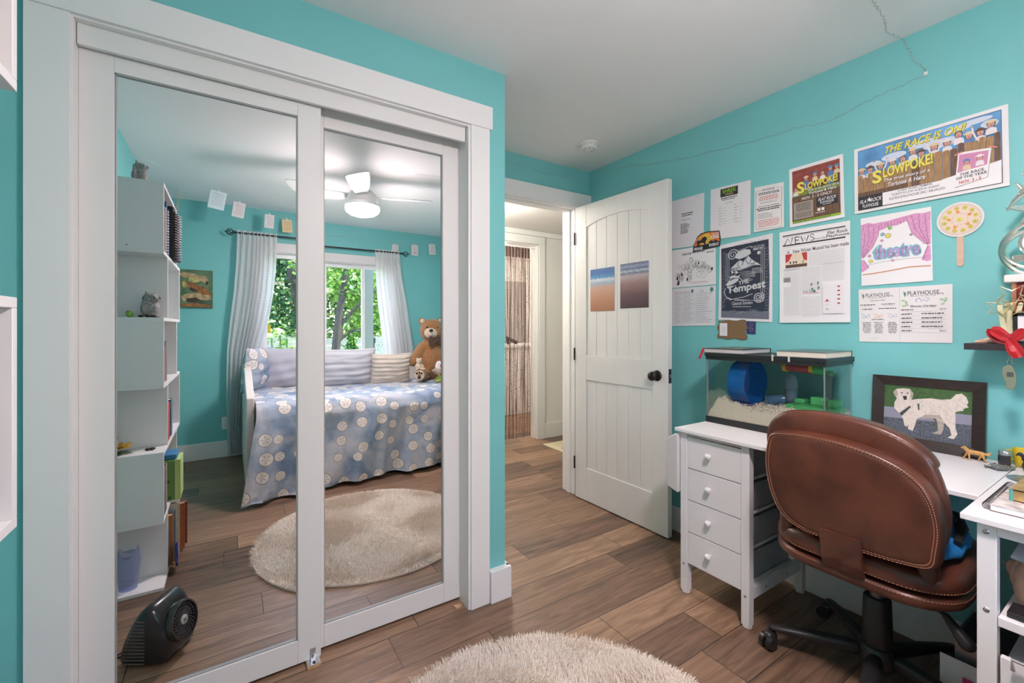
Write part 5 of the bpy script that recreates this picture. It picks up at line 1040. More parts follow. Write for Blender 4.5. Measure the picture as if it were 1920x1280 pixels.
# ------------------------------------------------------------ round shag rug
RX,RY,RR=.735,.875,.635
rg=MB(); rg.lathe([(0,.0),(RR,.0),(RR,.008),(0,.010)],(RX,RY,.0005),64); 
rug=rg.build('shag_rug',mat('rug_backing',(.85,.76,.66),.95)); tag(rug,'round cream shaggy rug on the plank floor','rug')
random.seed(13); vs=[];fs=[];ms=[]
for i in range(62000):
    r=RR*math.sqrt(random.random()); a=random.uniform(0,2*PI); x,y=RX+r*math.cos(a),RY+r*math.sin(a)
    L_=random.uniform(.020,.036); fl=.35+.6*(r/RR)**6; th=math.sin(x*9+y*4)*1.5+math.sin(y*11-x*3)*1.2+random.uniform(-.9,.9); ed=max(0,(r/RR-.93)/.07)
    dx,dy=math.cos(th)*(1-ed)+math.cos(a)*ed*1.3,math.sin(th)*(1-ed)+math.sin(a)*ed*1.3; t=random.uniform(.2,.9); hz=L_*math.sqrt(max(.05,1-t*t))*(1-.45*ed)+.006
    w=random.uniform(.0010,.0018); px,py=-math.sin(th)*w,math.cos(th)*w; if_=random.uniform(-.4,.4)
    k=len(vs); vs+=[(x-px,y-py,.007),(x+px,y+py,.007),(x+dx*L_*t*.45+px*.8,y+dy*L_*t*.45+py*.8,.007+hz*.65),(x+dx*L_*t*.45-px*.8,y+dy*L_*t*.45-py*.8,.007+hz*.65),(x+dx*L_*t,y+dy*L_*t,.007+hz*(.85 if ed<.3 else .55))]
    fs+=[(k,k+1,k+2,k+3),(k+3,k+2,k+4)]; ms+=[i%3 if i%7 else 2]*2
b=MB(); b.v=vs;b.f=fs;b.m=ms
o=b.build('pile',[mat('pile_cream',(.92,.83,.74),.95),mat('pile_white',(.95,.90,.83),.95),mat('pile_beige',(.86,.75,.64),.95)],rug,smooth=False,recalc=False); o['kind']='stuff'
# ------------------------------------------------------------ ceiling fan
FC=Vector((.875,.185,CH)); FW_=mat('fan_white',(.85,.85,.85),.3)
fan=thing('ceiling_fan','white four-blade ceiling fan with a round lit lamp, reflected in the right mirror','ceiling fan',FC)
MB().lathe([(0,0),(.062,0),(.062,-.022),(.050,-.040),(.030,-.046),(.030,-.085),(0,-.085)],FC,32).build('canopy',FW_,fan,ang=50)
MB().lathe([(0,-.085),(.045,-.085),(.075,-.105),(.105,-.135),(.118,-.165),(.120,-.195),(.118,-.200),(.120,-.206),(.128,-.212),(.128,-.228),(.0,-.228)],FC,40).build('motor_housing',FW_,fan,ang=50)
MB().lathe([(.124,-.2285),(.129,-.234),(.129,-.246),(.122,-.266),(.100,-.283),(.060,-.297),(0,-.300)],FC,40).build('lamp_globe',mat('lit_globe',(1,1,1),.4,emit=FAN_EMIT,emitcol=(1,.82,.84)),fan,ang=80)
for k in range(4):
    a=math.radians(18+90*k); Mf=Matrix.Translation(FC+Vector((0,0,-.150)))@Matrix.Rotation(a,4,'Z')@Matrix.Rotation(math.radians(-12),4,'X')
    o=[(.09,-.040),(.16,-.058),(.30,-.074),(.46,-.082),(.535,-.082),(.548,-.070),(.545,-.01),(.525,.062),(.50,.078),(.30,.066),(.16,.050),(.09,.036)]
    b=MB(); b.prism(o,lambda x,y,t:Mf@Vector((x,y,t)),-.003,.003); b.build('blade',FW_,fan,bevel=.0015)
# ------------------------------------------------------------ window
win=thing('window_1','white three-pane sliding window above the daybed, seen in the mirrors',None,(.95,YB,WZ0)); win['kind']='structure'
VN=mat('white_vinyl',(.80,.82,.82),.35)
b=MB(); y0,y1=YB-.09,YB-.05
b.box(WX0,WX0+.045,y0,y1,WZ0,WZ1).box(WX1-.045,WX1,y0,y1,WZ0,WZ1).box(WX0+.045,WX1-.045,y0,y1,WZ0,WZ0+.05).box(WX0+.045,WX1-.045,y0,y1,WZ1-.05,WZ1); b.build('window_frame',VN,win,bevel=.003)
for x in (.872,1.290): MB().box(x,x+.036,y0+.004,y1-.002,WZ0+.05,WZ1-.05).build('mullion',VN,win,bevel=.002)
for x0,x1 in ((WX0+.045,.872),(.908,1.290),(1.326,WX1-.045)): MB().box(x0,x1,y0+.018,y0+.022,WZ0+.05,WZ1-.05).build('pane',GLASS,win,smooth=False)
b=MB(); b.box(WX0-.09,WX0,YB,YB+.018,WZ0-.02,WZ1).box(WX1,WX1+.09,YB,YB+.018,WZ0-.02,WZ1).box(WX0-.10,WX1+.10,YB,YB+.020,WZ1,WZ1+.095).box(WX0-.10,WX1+.10,YB,YB+.04,WZ0-.04,WZ0-.018).box(WX0-.09,WX1+.09,YB,YB+.016,WZ0-.12,WZ0-.04)
b.box(WX0,WX0+.01,YB-.05,YB,WZ0,WZ1).box(WX1-.01,WX1,YB-.05,YB,WZ0,WZ1).box(WX0,WX1,YB-.05,YB,WZ1-.01,WZ1).box(WX0,WX1,YB-.05,YB+.01,WZ0-.018,WZ0+.004); b.build('window_casing',mat('casing_warm_white',(.78,.74,.74),.5),win,bevel=.002)
# curtains
SHE=cloth_sheer('sheer_plaid')
def curtain(label,keys,nf,seed,floor=True):
    "keys: (z, xleft, xright)"
    random.seed(seed); ph=[random.uniform(0,6) for _ in range(4)]; nu,nv=150,40; b=MB(); uv=[]
    zt,zb=keys[0][0],keys[-1][0]
    for j in range(nv+1):
        z=zt+(zb-zt)*j/nv
        for (za,l0,r0),(zc,l1,r1) in zip(keys,keys[1:]):
            if za>=z>=zc-1e-6: t=(za-z)/(za-zc); t=t*t*(3-2*t) if False else t; xl=l0+(l1-l0)*t; xr=r0+(r1-r0)*t; break
        for i in range(nu+1):
            u=i/nu; A=.018+.016*(j/nv); w=(u+.03*math.sin(u*9+ph[0]))*nf*2*PI
            y=YB+.075+A*math.sin(w+.8*math.sin(j/nv*2+ph[1]))+.006*math.sin(w*2.3+ph[2]+j*.06)
            if j<3: y=YB+.08+.010*math.sin(w*2)
            b.v.append((xl+(xr-xl)*u+.006*math.sin(w+1),y,z)); uv.append((u*1.1,z))
    for j in range(nv):
        for i in range(nu): k=j*(nu+1)+i; b.f.append((k,k+1,k+nu+2,k+nu+1)); b.m.append(0)
    o=b.build('sheer_curtain',SHE,ang=80,uvfn=lambda k:uv[k],recalc=False); tag(o,label,'curtain'); return o
curtain('white sheer curtain at the left side of the window, reaching the floor by the outlet',[(2.195,.055,.405),(1.9,.050,.40),(1.6,.03,.375),(1.32,.0,.333),(1.03,-.025,.26),(.6,-.03,.20),(.03,-.015,.135)],9,3)
curtain('white sheer curtain at the right side of the window, behind the teddy bear',[(2.195,1.405,1.70),(1.9,1.41,1.735),(1.63,1.43,1.785),(1.3,1.47,1.835),(1.03,1.50,1.875),(.05,1.52,1.95)],8,8)
cr=thing('curtain_rod','thin black curtain rod with open cage finials above the window','curtain rod',(.9,YB+.08,2.168))
IR=mat('wrought_black',(.015,.015,.018),.4)
MB().cyl((.04,YB+.08,2.168),(1.735,YB+.08,2.172),.009).build('rod',IR,cr)
for x in (.10,1.68): MB().cyl((x,YB+.001,2.168),(x,YB+.08,2.168),.006).lathe([(0,0),(.02,0),(.02,.006),(0,.006)],(x,YB,2.168),16,M=Matrix.Rotation(-PI/2,4,'X')).build('bracket',IR,cr)
for sx,x0 in ((-1,.04),(1,1.735)):
    b=MB()
    for k in range(5):
        b.tube([(x0+sx*(.004+.07*t),YB+.08+.032*math.sin(PI*t)*math.cos(2*PI*k/5+2.2*t),2.17+.032*math.sin(PI*t)*math.sin(2*PI*k/5+2.2*t)) for t in [i/12 for i in range(13)]],.0032,6)
    b.ell((x0+sx*.002,YB+.08,2.17),.011,10).ell((x0+sx*.076,YB+.08,2.17),.006,8); b.build('finial',IR,cr)
# outlet
ol=thing('wall_outlet','white double power outlet low on the window wall beside the left curtain','outlet',(-.03,YB,.325))
MB().box(-.065,.006,YB,YB+.006,.265,.385).build('cover_plate',TRIM,ol,bevel=.002)
for z in (.300,.350): 
    r=MB(); r.prism(rrect(-.046,-.013,z-.014,z+.014,.010,4),lambda a,c,t:(a,t,c),YB+.006,YB+.008); rr=r.build('receptacle',WHITE,ol)
    MB().box(-.037,-.035,YB+.008,YB+.0085,z-.004,z+.006).box(-.024,-.022,YB+.008,YB+.0085,z-.004,z+.006).build('slots',INK,rr)
# fox-like painting canvas on the window wall
X0,X1,Z0,Z1=-.394,-.138,1.434,1.792
MB_=MB().box(X0,X1,YB,YB+.018,Z0,Z1).build('canvas_painting',mat('canvas_green',(.10,.17,.09),.7,noise=.5,nscale=10),bevel=.002); tag(MB_,'small canvas painting of brown foxes on green, hanging beside the bookcase','painting')
s=Sheet((X1,YB+.018,Z1),(X0,YB+.018,Z1),(X0,YB+.018,Z0),(X1,YB+.018,Z0),(0,1,0),off=.0004)
s.lv=0
RU=mat('paint_rust',(.33,.13,.045),.7,noise=.4,nscale=40); TN=mat('paint_tan',(.48,.33,.18),.7,noise=.35,nscale=40); DK=mat('paint_umber',(.06,.035,.025),.7); OC=mat('paint_ochre',(.50,.42,.14),.7,noise=.4,nscale=30)
mx=lambda P:[(1-a,c) for a,c in P]
s.poly(mx([(0,.88),(.15,.93),(.45,.90),(.60,.86),(.80,.84),(.88,.72),(.86,.62),(.74,.68),(.55,.74),(.30,.78),(.10,.80)]),TN).poly(mx([(.30,.80),(.55,.78),(.62,.70),(.45,.66),(.28,.70)]),OC)
s.poly(mx([(.80,.72),(.88,.70),(.84,.60),(.77,.64)]),DK).poly(mx([(.08,.66),(.20,.70),(.38,.66),(.55,.60),(.78,.55),(.92,.40),(.95,.30),(.80,.34),(.60,.40),(.36,.45),(.30,.52),(.16,.54),(.08,.58)]),RU)
s.poly(mx([(.08,.66),(.16,.72),(.20,.66),(.24,.56),(.14,.52),(.10,.56)]),OC).poly(mx([(.32,.55),(.46,.50),(.58,.42),(.40,.43),(.30,.48)]),DK)
s.poly(mx([(.05,.30),(.20,.36),(.45,.40),(.70,.38),(.92,.34),(.96,.24),(.80,.20),(.55,.24),(.35,.16),(.12,.18)]),TN).poly(mx([(.20,.24),(.50,.28),(.62,.20),(.40,.14),(.22,.16)]),DK).poly(mx([(.03,.10),(.50,.13),(.95,.08),(.95,.03),(.40,.03),(.03,.05)]),RU).poly(mx([(.65,.36),(.78,.44),(.86,.38),(.78,.34)]),RU)
s.done('painted_foxes',parent=MB_)
# notes pinned on a string
def note(x,y,zt,w,h,tilt,m,txt,label,heart=False):
    cs,sn=math.cos(tilt),math.sin(tilt); P=lambda a,c:(x+(a*cs-c*sn),y,zt+(a*sn+c*cs))
    s=Sheet(P(w/2,0),P(-w/2,0),P(-w/2,-h),P(w/2,-h),(0,1,0),off=.003,curl=.004); s.base(m,nx=2,ny=3); s.para(.12,.15,.88,.9,7,txt,fill=.18,rag=.4)
    if heart: s.poly([(.55,.18),(.45,.28),(.50,.33),(.55,.30),(.60,.33),(.65,.28)],RED)
    o=s.b.build('string_note',s.mats,smooth=False,recalc=False); tag(o,label,'note card',None)
    cl=MB().box(-.004,.004,-.002,.008,-.014,.016,M=Matrix.Translation((x,y,zt))).build('clothespin',mat('pin_white',(.80,.80,.78),.4),bevel=.001); tag(cl,'tiny white clothespin on the '+' '.join(label.split(',')[0].split()[:9]),'clothespin')
    return o
NB=mat('note_blue',(.66,.78,.82),.7); NY=mat('note_yellow',(.82,.62,.35),.7); NP=mat('note_pink',(.82,.76,.76),.7)
note(-.075,-.75,2.375,.112,.150,-.16,NB,INKG,'pale blue note card, leftmost on the string near the bookcase')
note(.075,-1.0,2.365,.092,.135,-.13,NP,INKG,'pale pink note card, second from the bookcase on the string')
note(.325,-1.25,2.345,.080,.130,-.05,NP,INKG,'white note card, third from the bookcase above the left curtain')
note(.485,-1.38,2.345,.092,.130,.07,NY,INKG,'yellow note card on the string above the window')
note(1.668,YB+.02,2.281,.078,.120,-.09,NP,INKG,'small white note card just left of the right rod finial')
note(1.908,YB+.02,2.300,.085,.130,.0,NP,RED,'small note card with a red heart on the wall right of the rod finial',True)
note(2.130,YB+.02,2.330,.090,.130,.07,NP,RED,'small note card with red writing, rightmost on the window wall')
ns=thing('note_string','thin clear string running below the ceiling with note cards on it','string',(.3,YB+.05,2.38))
MB().tube(wirepath([(-.555,.1,2.33),(-.30,-.4,2.37),(-.075,-.745,2.378),(.075,-.995,2.370),(.325,-1.245,2.352),(.485,-1.375,2.350),(.70,-1.45,2.30),(1.05,-1.46,2.315),(1.668,YB+.022,2.292),(1.908,YB+.022,2.312),(2.13,YB+.022,2.338),(2.32,YB+.022,2.36)],.004,2,6),.0012,4).build('string',WIRE,ns)
b=MB(); random.seed(17)
for i in range(34): x=.65+1.55*i/34; b.ell((x,YB+.006,2.385-.045*math.sin(x*2.2)+random.uniform(-.006,.006)),.0035,6)
for i in range(14): b.ell((.55+.12*i,-1.05+.03*random.random(),CH-.004),.0035,6)
o=b.build('light_beads',BEAD,ns); o['kind']='stuff'
# ------------------------------------------------------------ zigzag bookcase against the left wall
bc=thing('zigzag_bookcase','tall white zigzag bookcase on the left wall, reflected in the left mirror','bookcase',(-.41,.55,0))
BX0,BX1=XL+.002,-.265; T=.016; A0,A1,B0_,B1_=.322,.943,.152,.785
lv=[0,.334,.66,.980,1.303,1.623,1.949]
for k,z in enumerate(lv):
    y0,y1=(B1_*0+B0_,A1) if k<6 else (A0,A1)
    MB().box(BX0,BX1,y0,y1,z if k==0 else z-T,z+T if k==0 else z).build('shelf_board',WHITE,bc,bevel=.001)
for k in range(6):
    y0,y1=(B0_,B1_) if k%2==0 else (A0,A1); z0=lv[k]+(T if k==0 else 0); z1=lv[k+1]-T
    for y in (y0,y1-T): MB().box(BX0,BX1,y,y+T,z0,z1).build('side_panel',WHITE,bc,bevel=.001)
MB().cyl((-.40,.943,1.638),(-.40,.9436,1.638),.004).build('cam_hole',INKG,bc)
def vbook(y,t,h,z0,prot,col,label,coil=None,name='book',group=None,d=.21,cat='book'):
    x1=BX1+prot; x0=x1-d
    r=thing(name,label,cat,(x1-d/2,y,z0),group)
    cm=mat('bk_%d_%d_%d'%tuple(int(c*99) for c in col),col,.5,noise=.08,nscale=30)
    b=MB(); b.box(x0,x1,y,y+.0018,z0,z0+h).box(x0,x1,y+t-.0018,y+t,z0,z0+h)
    if not coil: b.box(x1-.0018,x1,y,y+t,z0,z0+h)
    b.build('cover',cm,r); MB().box(x0+.004,x1-.003,y+.0018,y+t-.0018,z0+.003,z0+h-.004).build('pages',PG2,r)
    if coil:
        b=MB(); n=int(h/.014)
        for i in range(n):
            z=z0+.008+i*.014; b.tube([(x1+.004+(t*.5+.003)*math.cos(q)*.8,y+t/2+(t*.5+.003)*math.sin(q),z) for q in [2*PI*k/10 for k in range(10)]],.0015,4,closed=True)
        b.build('coil',coil,r)
    return r
CK=mat('coil_black',(.02,.02,.02),.4); CW=mat('coil_white',(.75,.72,.70),.4)
z5=1.6235
bk_=[(.024,.240,-.040,(.60,.58,.48),CK,'thin cream spiral book, nearest the mirror on the top bookcase tier'),(.022,.235,-.034,(.52,.40,.22),CW,'ochre spiral book, second from the mirror on the top bookcase tier'),
(.030,.205,-.016,(.74,.66,.52),None,'short cream book on the top bookcase tier'),(.026,.215,-.016,(.62,.48,.34),None,'tan book beside the short cream book on the top bookcase tier'),(.030,.235,-.014,(.46,.32,.24),CW,'brown coil-bound book on the top bookcase tier'),
(.030,.250,-.012,(.58,.50,.44),None,'pale beige book before the tall blue one on the top bookcase tier'),(.034,.285,-.012,(.03,.14,.33),None,'tall deep blue book in the middle of the top bookcase tier'),(.030,.255,-.008,(.10,.16,.34),None,'dark blue book behind the tall blue one on the top bookcase tier'),
(.034,.280,.006,(.03,.03,.035),CK,'tall black coil notebook jutting from the top bookcase tier'),(.030,.262,.014,(.03,.03,.04),CK,'shorter black coil notebook behind the tall black one'),(.030,.252,.020,(.10,.14,.30),CW,'navy notebook with white coil jutting from the top bookcase tier'),
(.028,.250,.026,(.26,.12,.07),None,'brown notebook jutting from the top bookcase tier'),(.024,.245,.030,(.04,.20,.42),None,'bright blue notebook, farthest from the mirror on the top tier')]
y=.922
for t,h,pr_,c,co,l in bk_: y-=t+.006; vbook(y,t,h,z5,pr_,c,l,co)
z3=.9805; y=.922
for t,h,c,l in ((.022,.20,(.62,.60,.58),'thin white book, first on the third tier down of the bookcase'),(.026,.19,(.42,.10,.08),'dark red book on the third tier down of the bookcase'),(.024,.170,(.66,.50,.44),'pinkish book on the third tier down of the bookcase'),(.028,.18,(.45,.12,.10),'brick red book on the third tier down of the bookcase'),(.026,.205,(.30,.33,.36),'slate book on the third tier down of the bookcase'),(.030,.205,(.26,.22,.19),'grey-brown book, last on the third tier down of the bookcase')): y-=t+.012; vbook(y,t,h,z3,-.012,c,l)
z2=.6605
for y,t,h,c,l in ((.715,.026,.185,(.62,.50,.48),'pale pink thin book beside the red one on the bookcase'),(.615,.085,.195,(.55,.06,.03),'thick bright red book on the fourth tier down of the bookcase'),(.505,.075,.200,(.04,.22,.35),'thick blue book beside the red one on the bookcase')): vbook(y,t,h,z2,-.006,c,l)
z1=.3345; y=.922
for t,h,c,l in ((.030,.25,(.48,.44,.30),'greyish picture book, first on the fifth tier down of the bookcase'),(.026,.235,(.30,.36,.48),'blue-grey book on the fifth tier down of the bookcase'),(.030,.245,(.40,.14,.08),'brown-red book on the fifth tier down of the bookcase'),(.030,.23,(.56,.50,.48),'pale grey book before the green box on the bookcase')): y-=t+.008; vbook(y,t,h,z1,-.004,c,l)
gb=thing('green_basket','green patterned storage box jutting from the lower bookcase','storage box',(-.30,.57,z1))
GRB=mat('box_green',(.22,.42,.10),.6); b=MB(); b.box(-.46,-.225,.50,.655,z1,.545).build('box_body',mat('box_leaf',(.14,.30,.07),.6,noise=.0,nscale=10),gb,bevel=.002)
b=MB(); random.seed(12)
for i in range(40):
    x=-.45+.215*random.random(); z=z1+.01+.18*random.random(); b.prism([(x+.011*math.cos(t)*(.8+.3*math.sin(i+t*2)),z+.009*math.sin(t)) for t in [k*PI/4 for k in range(8)]],lambda a,c,t:(a,t,c),.6552,.6556+.00002*i)
o=b.build('spots',mat('box_spot',(.03,.12,.03),.6),gb,smooth=False); o['kind']='stuff'
MB().box(-.248,-.222,.498,.658,z1,.548).build('pale_edge',mat('box_lime',(.45,.62,.22),.6),gb,bevel=.002)
o=MB().box(-.45,-.24,.51,.64,.546,.575).build('blue_tin',mat('tin_blue',(.05,.22,.45),.4),bevel=.004); tag(o,'flat blue tin on top of the green patterned box','tin')
z0=.0165
for y,t,h,p,c,l in ((.735,.022,.24,.000,(.10,.20,.28),'teal picture book, first on the lowest tier of the bookcase'),(.690,.030,.26,.012,(.55,.20,.05),'orange picture book on the lowest tier of the bookcase'),(.650,.022,.27,.022,(.24,.30,.34),'blue-grey picture book on the lowest tier of the bookcase'),(.605,.026,.29,.034,(.66,.60,.48),'tall cream book on the lowest tier of the bookcase'),(.50,.026,.25,.050,(.45,.14,.05),'rust-red book leaning out of the lowest bookcase tier'),(.45,.022,.24,.058,(.30,.08,.05),'dark red book, farthest on the lowest bookcase tier')): vbook(y,t,h,z0,p,c,l)
o=MB().lathe([(0,0),(.05,0),(.058,.004),(.060,.010),(.05,.008),(0,.006)],(-.238,.745,z0+.061),32,M=Matrix.Rotation(PI/2,4,'Y')@Matrix.Rotation(.1,4,'X')).build('blue_plate',mat('cobalt_glaze',(.01,.03,.30),.12,coat=.6),ang=60); tag(o,'small cobalt blue plate standing at the front of the lowest bookcase tier','plate')
# stone owls
ST=mat('grey_stone',(.34,.34,.33),.7,noise=.35,nscale=90,bump=1,bscale=220)
def owl(x,y,z,h,rz,label):
    M=Matrix.Translation((x,y,z))@Matrix.Rotation(rz,4,'Z')@Matrix.Scale(h,4); b=MB(); E=lambda c,r:b.ell(M@Vector(c),tuple(q*h for q in r),14)
    E((0,0,.33),(.30,.28,.34)); E((0,.03,.70),(.27,.24,.22)); b.cap(M@Vector((-.15,.05,.82)),M@Vector((-.22,.02,.97)),.09*h,.02*h).cap(M@Vector((.15,.05,.82)),M@Vector((.22,.02,.97)),.09*h,.02*h)
    b.cap(M@Vector((0,.27,.72)),M@Vector((0,.33,.62)),.05*h,.02*h); E((-.11,.22,.74),(.10,.06,.10)); E((.11,.22,.74),(.10,.06,.10)); E((-.27,0,.36),(.08,.20,.28)); E((.27,0,.36),(.08,.20,.28)); E((-.10,.2,.04),(.09,.12,.05)); E((.10,.2,.04),(.09,.12,.05))
    o=b.build('stone_owl',ST,remesh=h*.022); tag(o,label,'figurine')
    for sx in (-1,1): MB().ell(M@Vector((.11*sx,.275,.74)),.035*h,10).build('eye',mat('stone_eye',(.08,.07,.05),.3),o)
owl(-.365,.865,1.949,.105,-1.0,'grey stone owl figurine on the very top of the bookcase')
owl(-.325,.860,1.303,.130,-.9,'larger grey stone owl figurine on the ledge beside the painting')
o=MB().ell((-.395,.905,1.318),(.014,.014,.015),14).build('glass_apple',mat('apple_green',(.25,.50,.06),.2,coat=.5)); tag(o,'tiny shiny green apple beside the larger stone owl','ornament'); MB().ell((-.400,.900,1.326),(.010,.010,.009),10).build('blush',mat('apple_red',(.5,.08,.03),.2),o)
for i,(x,y) in enumerate(((-.352,.918),(-.327,.925),(-.305,.922))):
    o=MB().ell((x,y,1.3095),(.013,.011,.0065),12).build('dark_pebble',mat('pebble_black',(.03,.02,.02),.35)); tag(o,'small dark polished pebble at the foot of the larger stone owl','pebble','dark pebbles by the stone owl')
b=MB(); b.cap((-.30,.40,1.965),(-.29,.36,1.985),.016,.013).cap((-.29,.36,1.985),(-.275,.33,1.975),.010,.006); o=b.build('black_ornament',BLACK,remesh=.002); tag(o,'small black ornament near the far end of the bookcase top','ornament')
b=MB()
for i in range(3): b.tube([(-.27+.004*i,.325,1.9495),(-.262+.002*i,.320-.01*i,2.02),(-.255+.006*i,.312-.015*i,2.09)],.0012,5)
o=b.build('dry_stems',mat('stem_straw',(.45,.42,.25),.8)); tag(o,'few thin dry grass stems standing at the end of the bookcase top','dried grass')
b=MB(); b.cap((-.455,.87,.700),(-.452,.875,.716),.016,.014).ell((-.452,.875,.737),(.012,.012,.011),12).cap((-.448,.876,.738),(-.436,.878,.737),.004,.001).cap((-.462,.865,.70),(-.485,.86,.682),.007,.004)
o=b.build('bird_figurine',mat('bird_cream',(.50,.44,.38),.6),remesh=.0016); tag(o,'small brown-capped bird figurine above the yellow flower on the bookcase ledge','figurine')
MB().ell((-.453,.875,.741),(.0125,.0125,.0085),12).build('cap',mat('bird_cap',(.06,.05,.045),.6),o)
sf=thing('yellow_flower','yellow artificial flower with green leaves on the bookcase ledge','artificial flower',(-.44,.87,.660))
b=MB()
for k in range(16):
    a=2*PI*k/16; M=Matrix.Translation((-.435,.875,.690))@Matrix.Rotation(a,4,'Z')@Matrix.Rotation(-.35+.25*(k%2),4,'Y'); b.prism([(.012,-.006),(.034,-.010),(.052,0),(.034,.010),(.012,.006)],lambda x,y,t:M@Vector((x,y,t)),-.0006,.0006)
b.build('petals',mat('petal_yellow',(.78,.45,.02),.6),sf); MB().ell((-.435,.875,.692),(.014,.014,.008),14).build('disc',mat('disc_brown',(.12,.06,.02),.8),sf)
b=MB()
for k in range(5):
    a=2*PI*k/5+.3; M=Matrix.Translation((-.44,.87,.672))@Matrix.Rotation(a,4,'Z')@Matrix.Rotation(.15,4,'Y'); b.prism([(.0,-.004),(.03,-.016),(.058,0),(.03,.016),(0,.004)],lambda x,y,t:M@Vector((x,y,t)),-.0006,.0006)
b.build('leaves',mat('leaf_dark',(.05,.13,.05),.5),sf)
for x,y,sx in ((-.335,.865,.010),(-.318,.862,.014)):
    o=MB().ell((x,y,.6665),(sx,.010,.0065),12).build('pine_seed',mat('seed_brown',(.06,.035,.03),.7,bump=1,bscale=300)); tag(o,'small dark seed pod lying on the bookcase ledge by the yellow flower','seed pod','seed pods on the bookcase ledge')
b=MB()
for zz,rr,lo in ((0,.036,0),(.05,.040,0),(.11,.047,0)): pass
pr=[(.0,.0),(.034,.0),(.036,.004),(.041,.06),(.048,.11)]
n=40; vs=[];vc=(-.405,.865,.0168)
def vz(t,h): return h
rings=[(.034,.0),(.038,.04),(.043,.09),(.047,.13),(.042,.165),(.036,None)]
for r,h in rings: vs+=[(vc[0]+r*math.cos(2*PI*k/n),vc[1]+r*math.sin(2*PI*k/n),vc[2]+(h if h is not None else .175+.025*math.cos(2*2*PI*k/n))) for k in range(n)]
b=MB(); b.add(vs,[(i*n+k,i*n+(k+1)%n,(i+1)*n+(k+1)%n,(i+1)*n+k) for i in range(5) for k in range(n)]+[tuple(range(n))]); o=b.build('glass_vase',plastic_clear('periwinkle_glass',(.50,.58,.85),.16,.80),solid=.002,ang=60); tag(o,'wavy-rimmed periwinkle blue glass vase on the base of the bookcase','vase')
# ------------------------------------------------------------ fan heater on the floor
hc=Vector((-.222,1.435,0)); ga=math.atan2(.5,.86); MH=Matrix.Translation(hc)@Matrix.Rotation(ga,4,'Z')@Matrix.Scale(.88,4)
ht=thing('fan_heater','black tabletop vortex fan heater on the floor before the left mirror','heater',hc)
HB=mat('heater_black',(.020,.020,.022),.3,coat=.2)
hp=[(-.105,.012),(-.02,.004),(.065,.004),(.085,.02),(.088,.07),(.075,.15),(.045,.215),(.01,.245),(-.03,.225),(-.075,.15),(-.105,.07)]
b=MB(); puff(b,hp,[(.60,-.102),(.86,-.096),(.97,-.082),(1.0,-.06),(1.0,.06),(.97,.082),(.86,.096),(.60,.102)],lambda a,c,t:MH@Vector((a,t,c)),c=(-.01,.10)); b.build('body',HB,ht,ang=60)
Mg=MH@Matrix.Translation((.080,0,.135))@Matrix.Rotation(math.radians(78),4,'Y')
MB().lathe([(.066,-.03),(.080,-.02),(.083,.010),(.079,.022),(.073,.022),(.070,.008),(.066,-.03)],(0,0,0),44,M=Mg).build('grille_ring',mat('heater_gloss',(.03,.03,.032),.15,coat=.6),ht,ang=50)
b=MB()
for k in range(26):
    a=2*PI*k/26; pts=[Mg@Vector((r*math.cos(a+r*9),r*math.sin(a+r*9),.014-.0*r)) for r in (.018,.035,.052,.071)]; b.tube(pts,.0016,4)
for r in (.032,.050,.066): b.tube([Mg@Vector((r*math.cos(t),r*math.sin(t),.013)) for t in [2*PI*k/32 for k in range(32)]],.0012,4,closed=True)
b.build('grille_vanes',mat('vane_grey',(.10,.10,.105),.35),ht); MB().lathe([(0,.012),(.019,.012),(.019,.018),(.016,.020),(0,.020)],(0,0,0),24,M=Mg).build('badge',mat('badge_silver',(.50,.50,.50),.4),ht,ang=50)
MB().lathe([(0,-.012),(.068,-.012),(.068,-.008),(0,-.008)],(0,0,0),28,M=Mg).build('dark_throat',mat('throat',(.005,.005,.005),.8),ht)
b=MB(); V2=Mg@Vector((-.006,0,.0205)); 
b=MB()
for a0 in (-.5,.5): b.tube([Mg@Vector((.008*math.cos(a0)*k,.010*k*(1 if a0>0 else -1)*.9,.0205)) for k in (-1,0,1)],.0012,4)
b.build('badge_mark',INK,ht)
b=MB()
for sy in (-1,1):
    for k in range(13):
        z=.022+.0145*k; w=1-max(0,(z-.12)/.2)
        b.tube([MH@Vector((-.100+.02*0+max(0,z-.07)*.42,sy*.080,z)),MH@Vector((-.085+max(0,z-.07)*.40,sy*.0985,z)),MH@Vector((.005,sy*.1035,z))],.0032,5)
b.build('side_louvres',mat('louvre_grey',(.10,.095,.09),.4),ht)
MB().tube([MH@Vector(q) for q in ((-.10,.02,.03),(-.14,.03,.006),(-.20,.06,.004),(-.26,.02,.004))]+[(-.50,1.36,.004),(-.545,1.20,.004)],.0035,8).tube([MH@Vector((-.10,-.02,.05)),MH@Vector((-.13,-.04,.02)),(-.42,1.44,.004),(-.545,1.50,.004)],.003,8).build('power_cord',BLACK,ht)
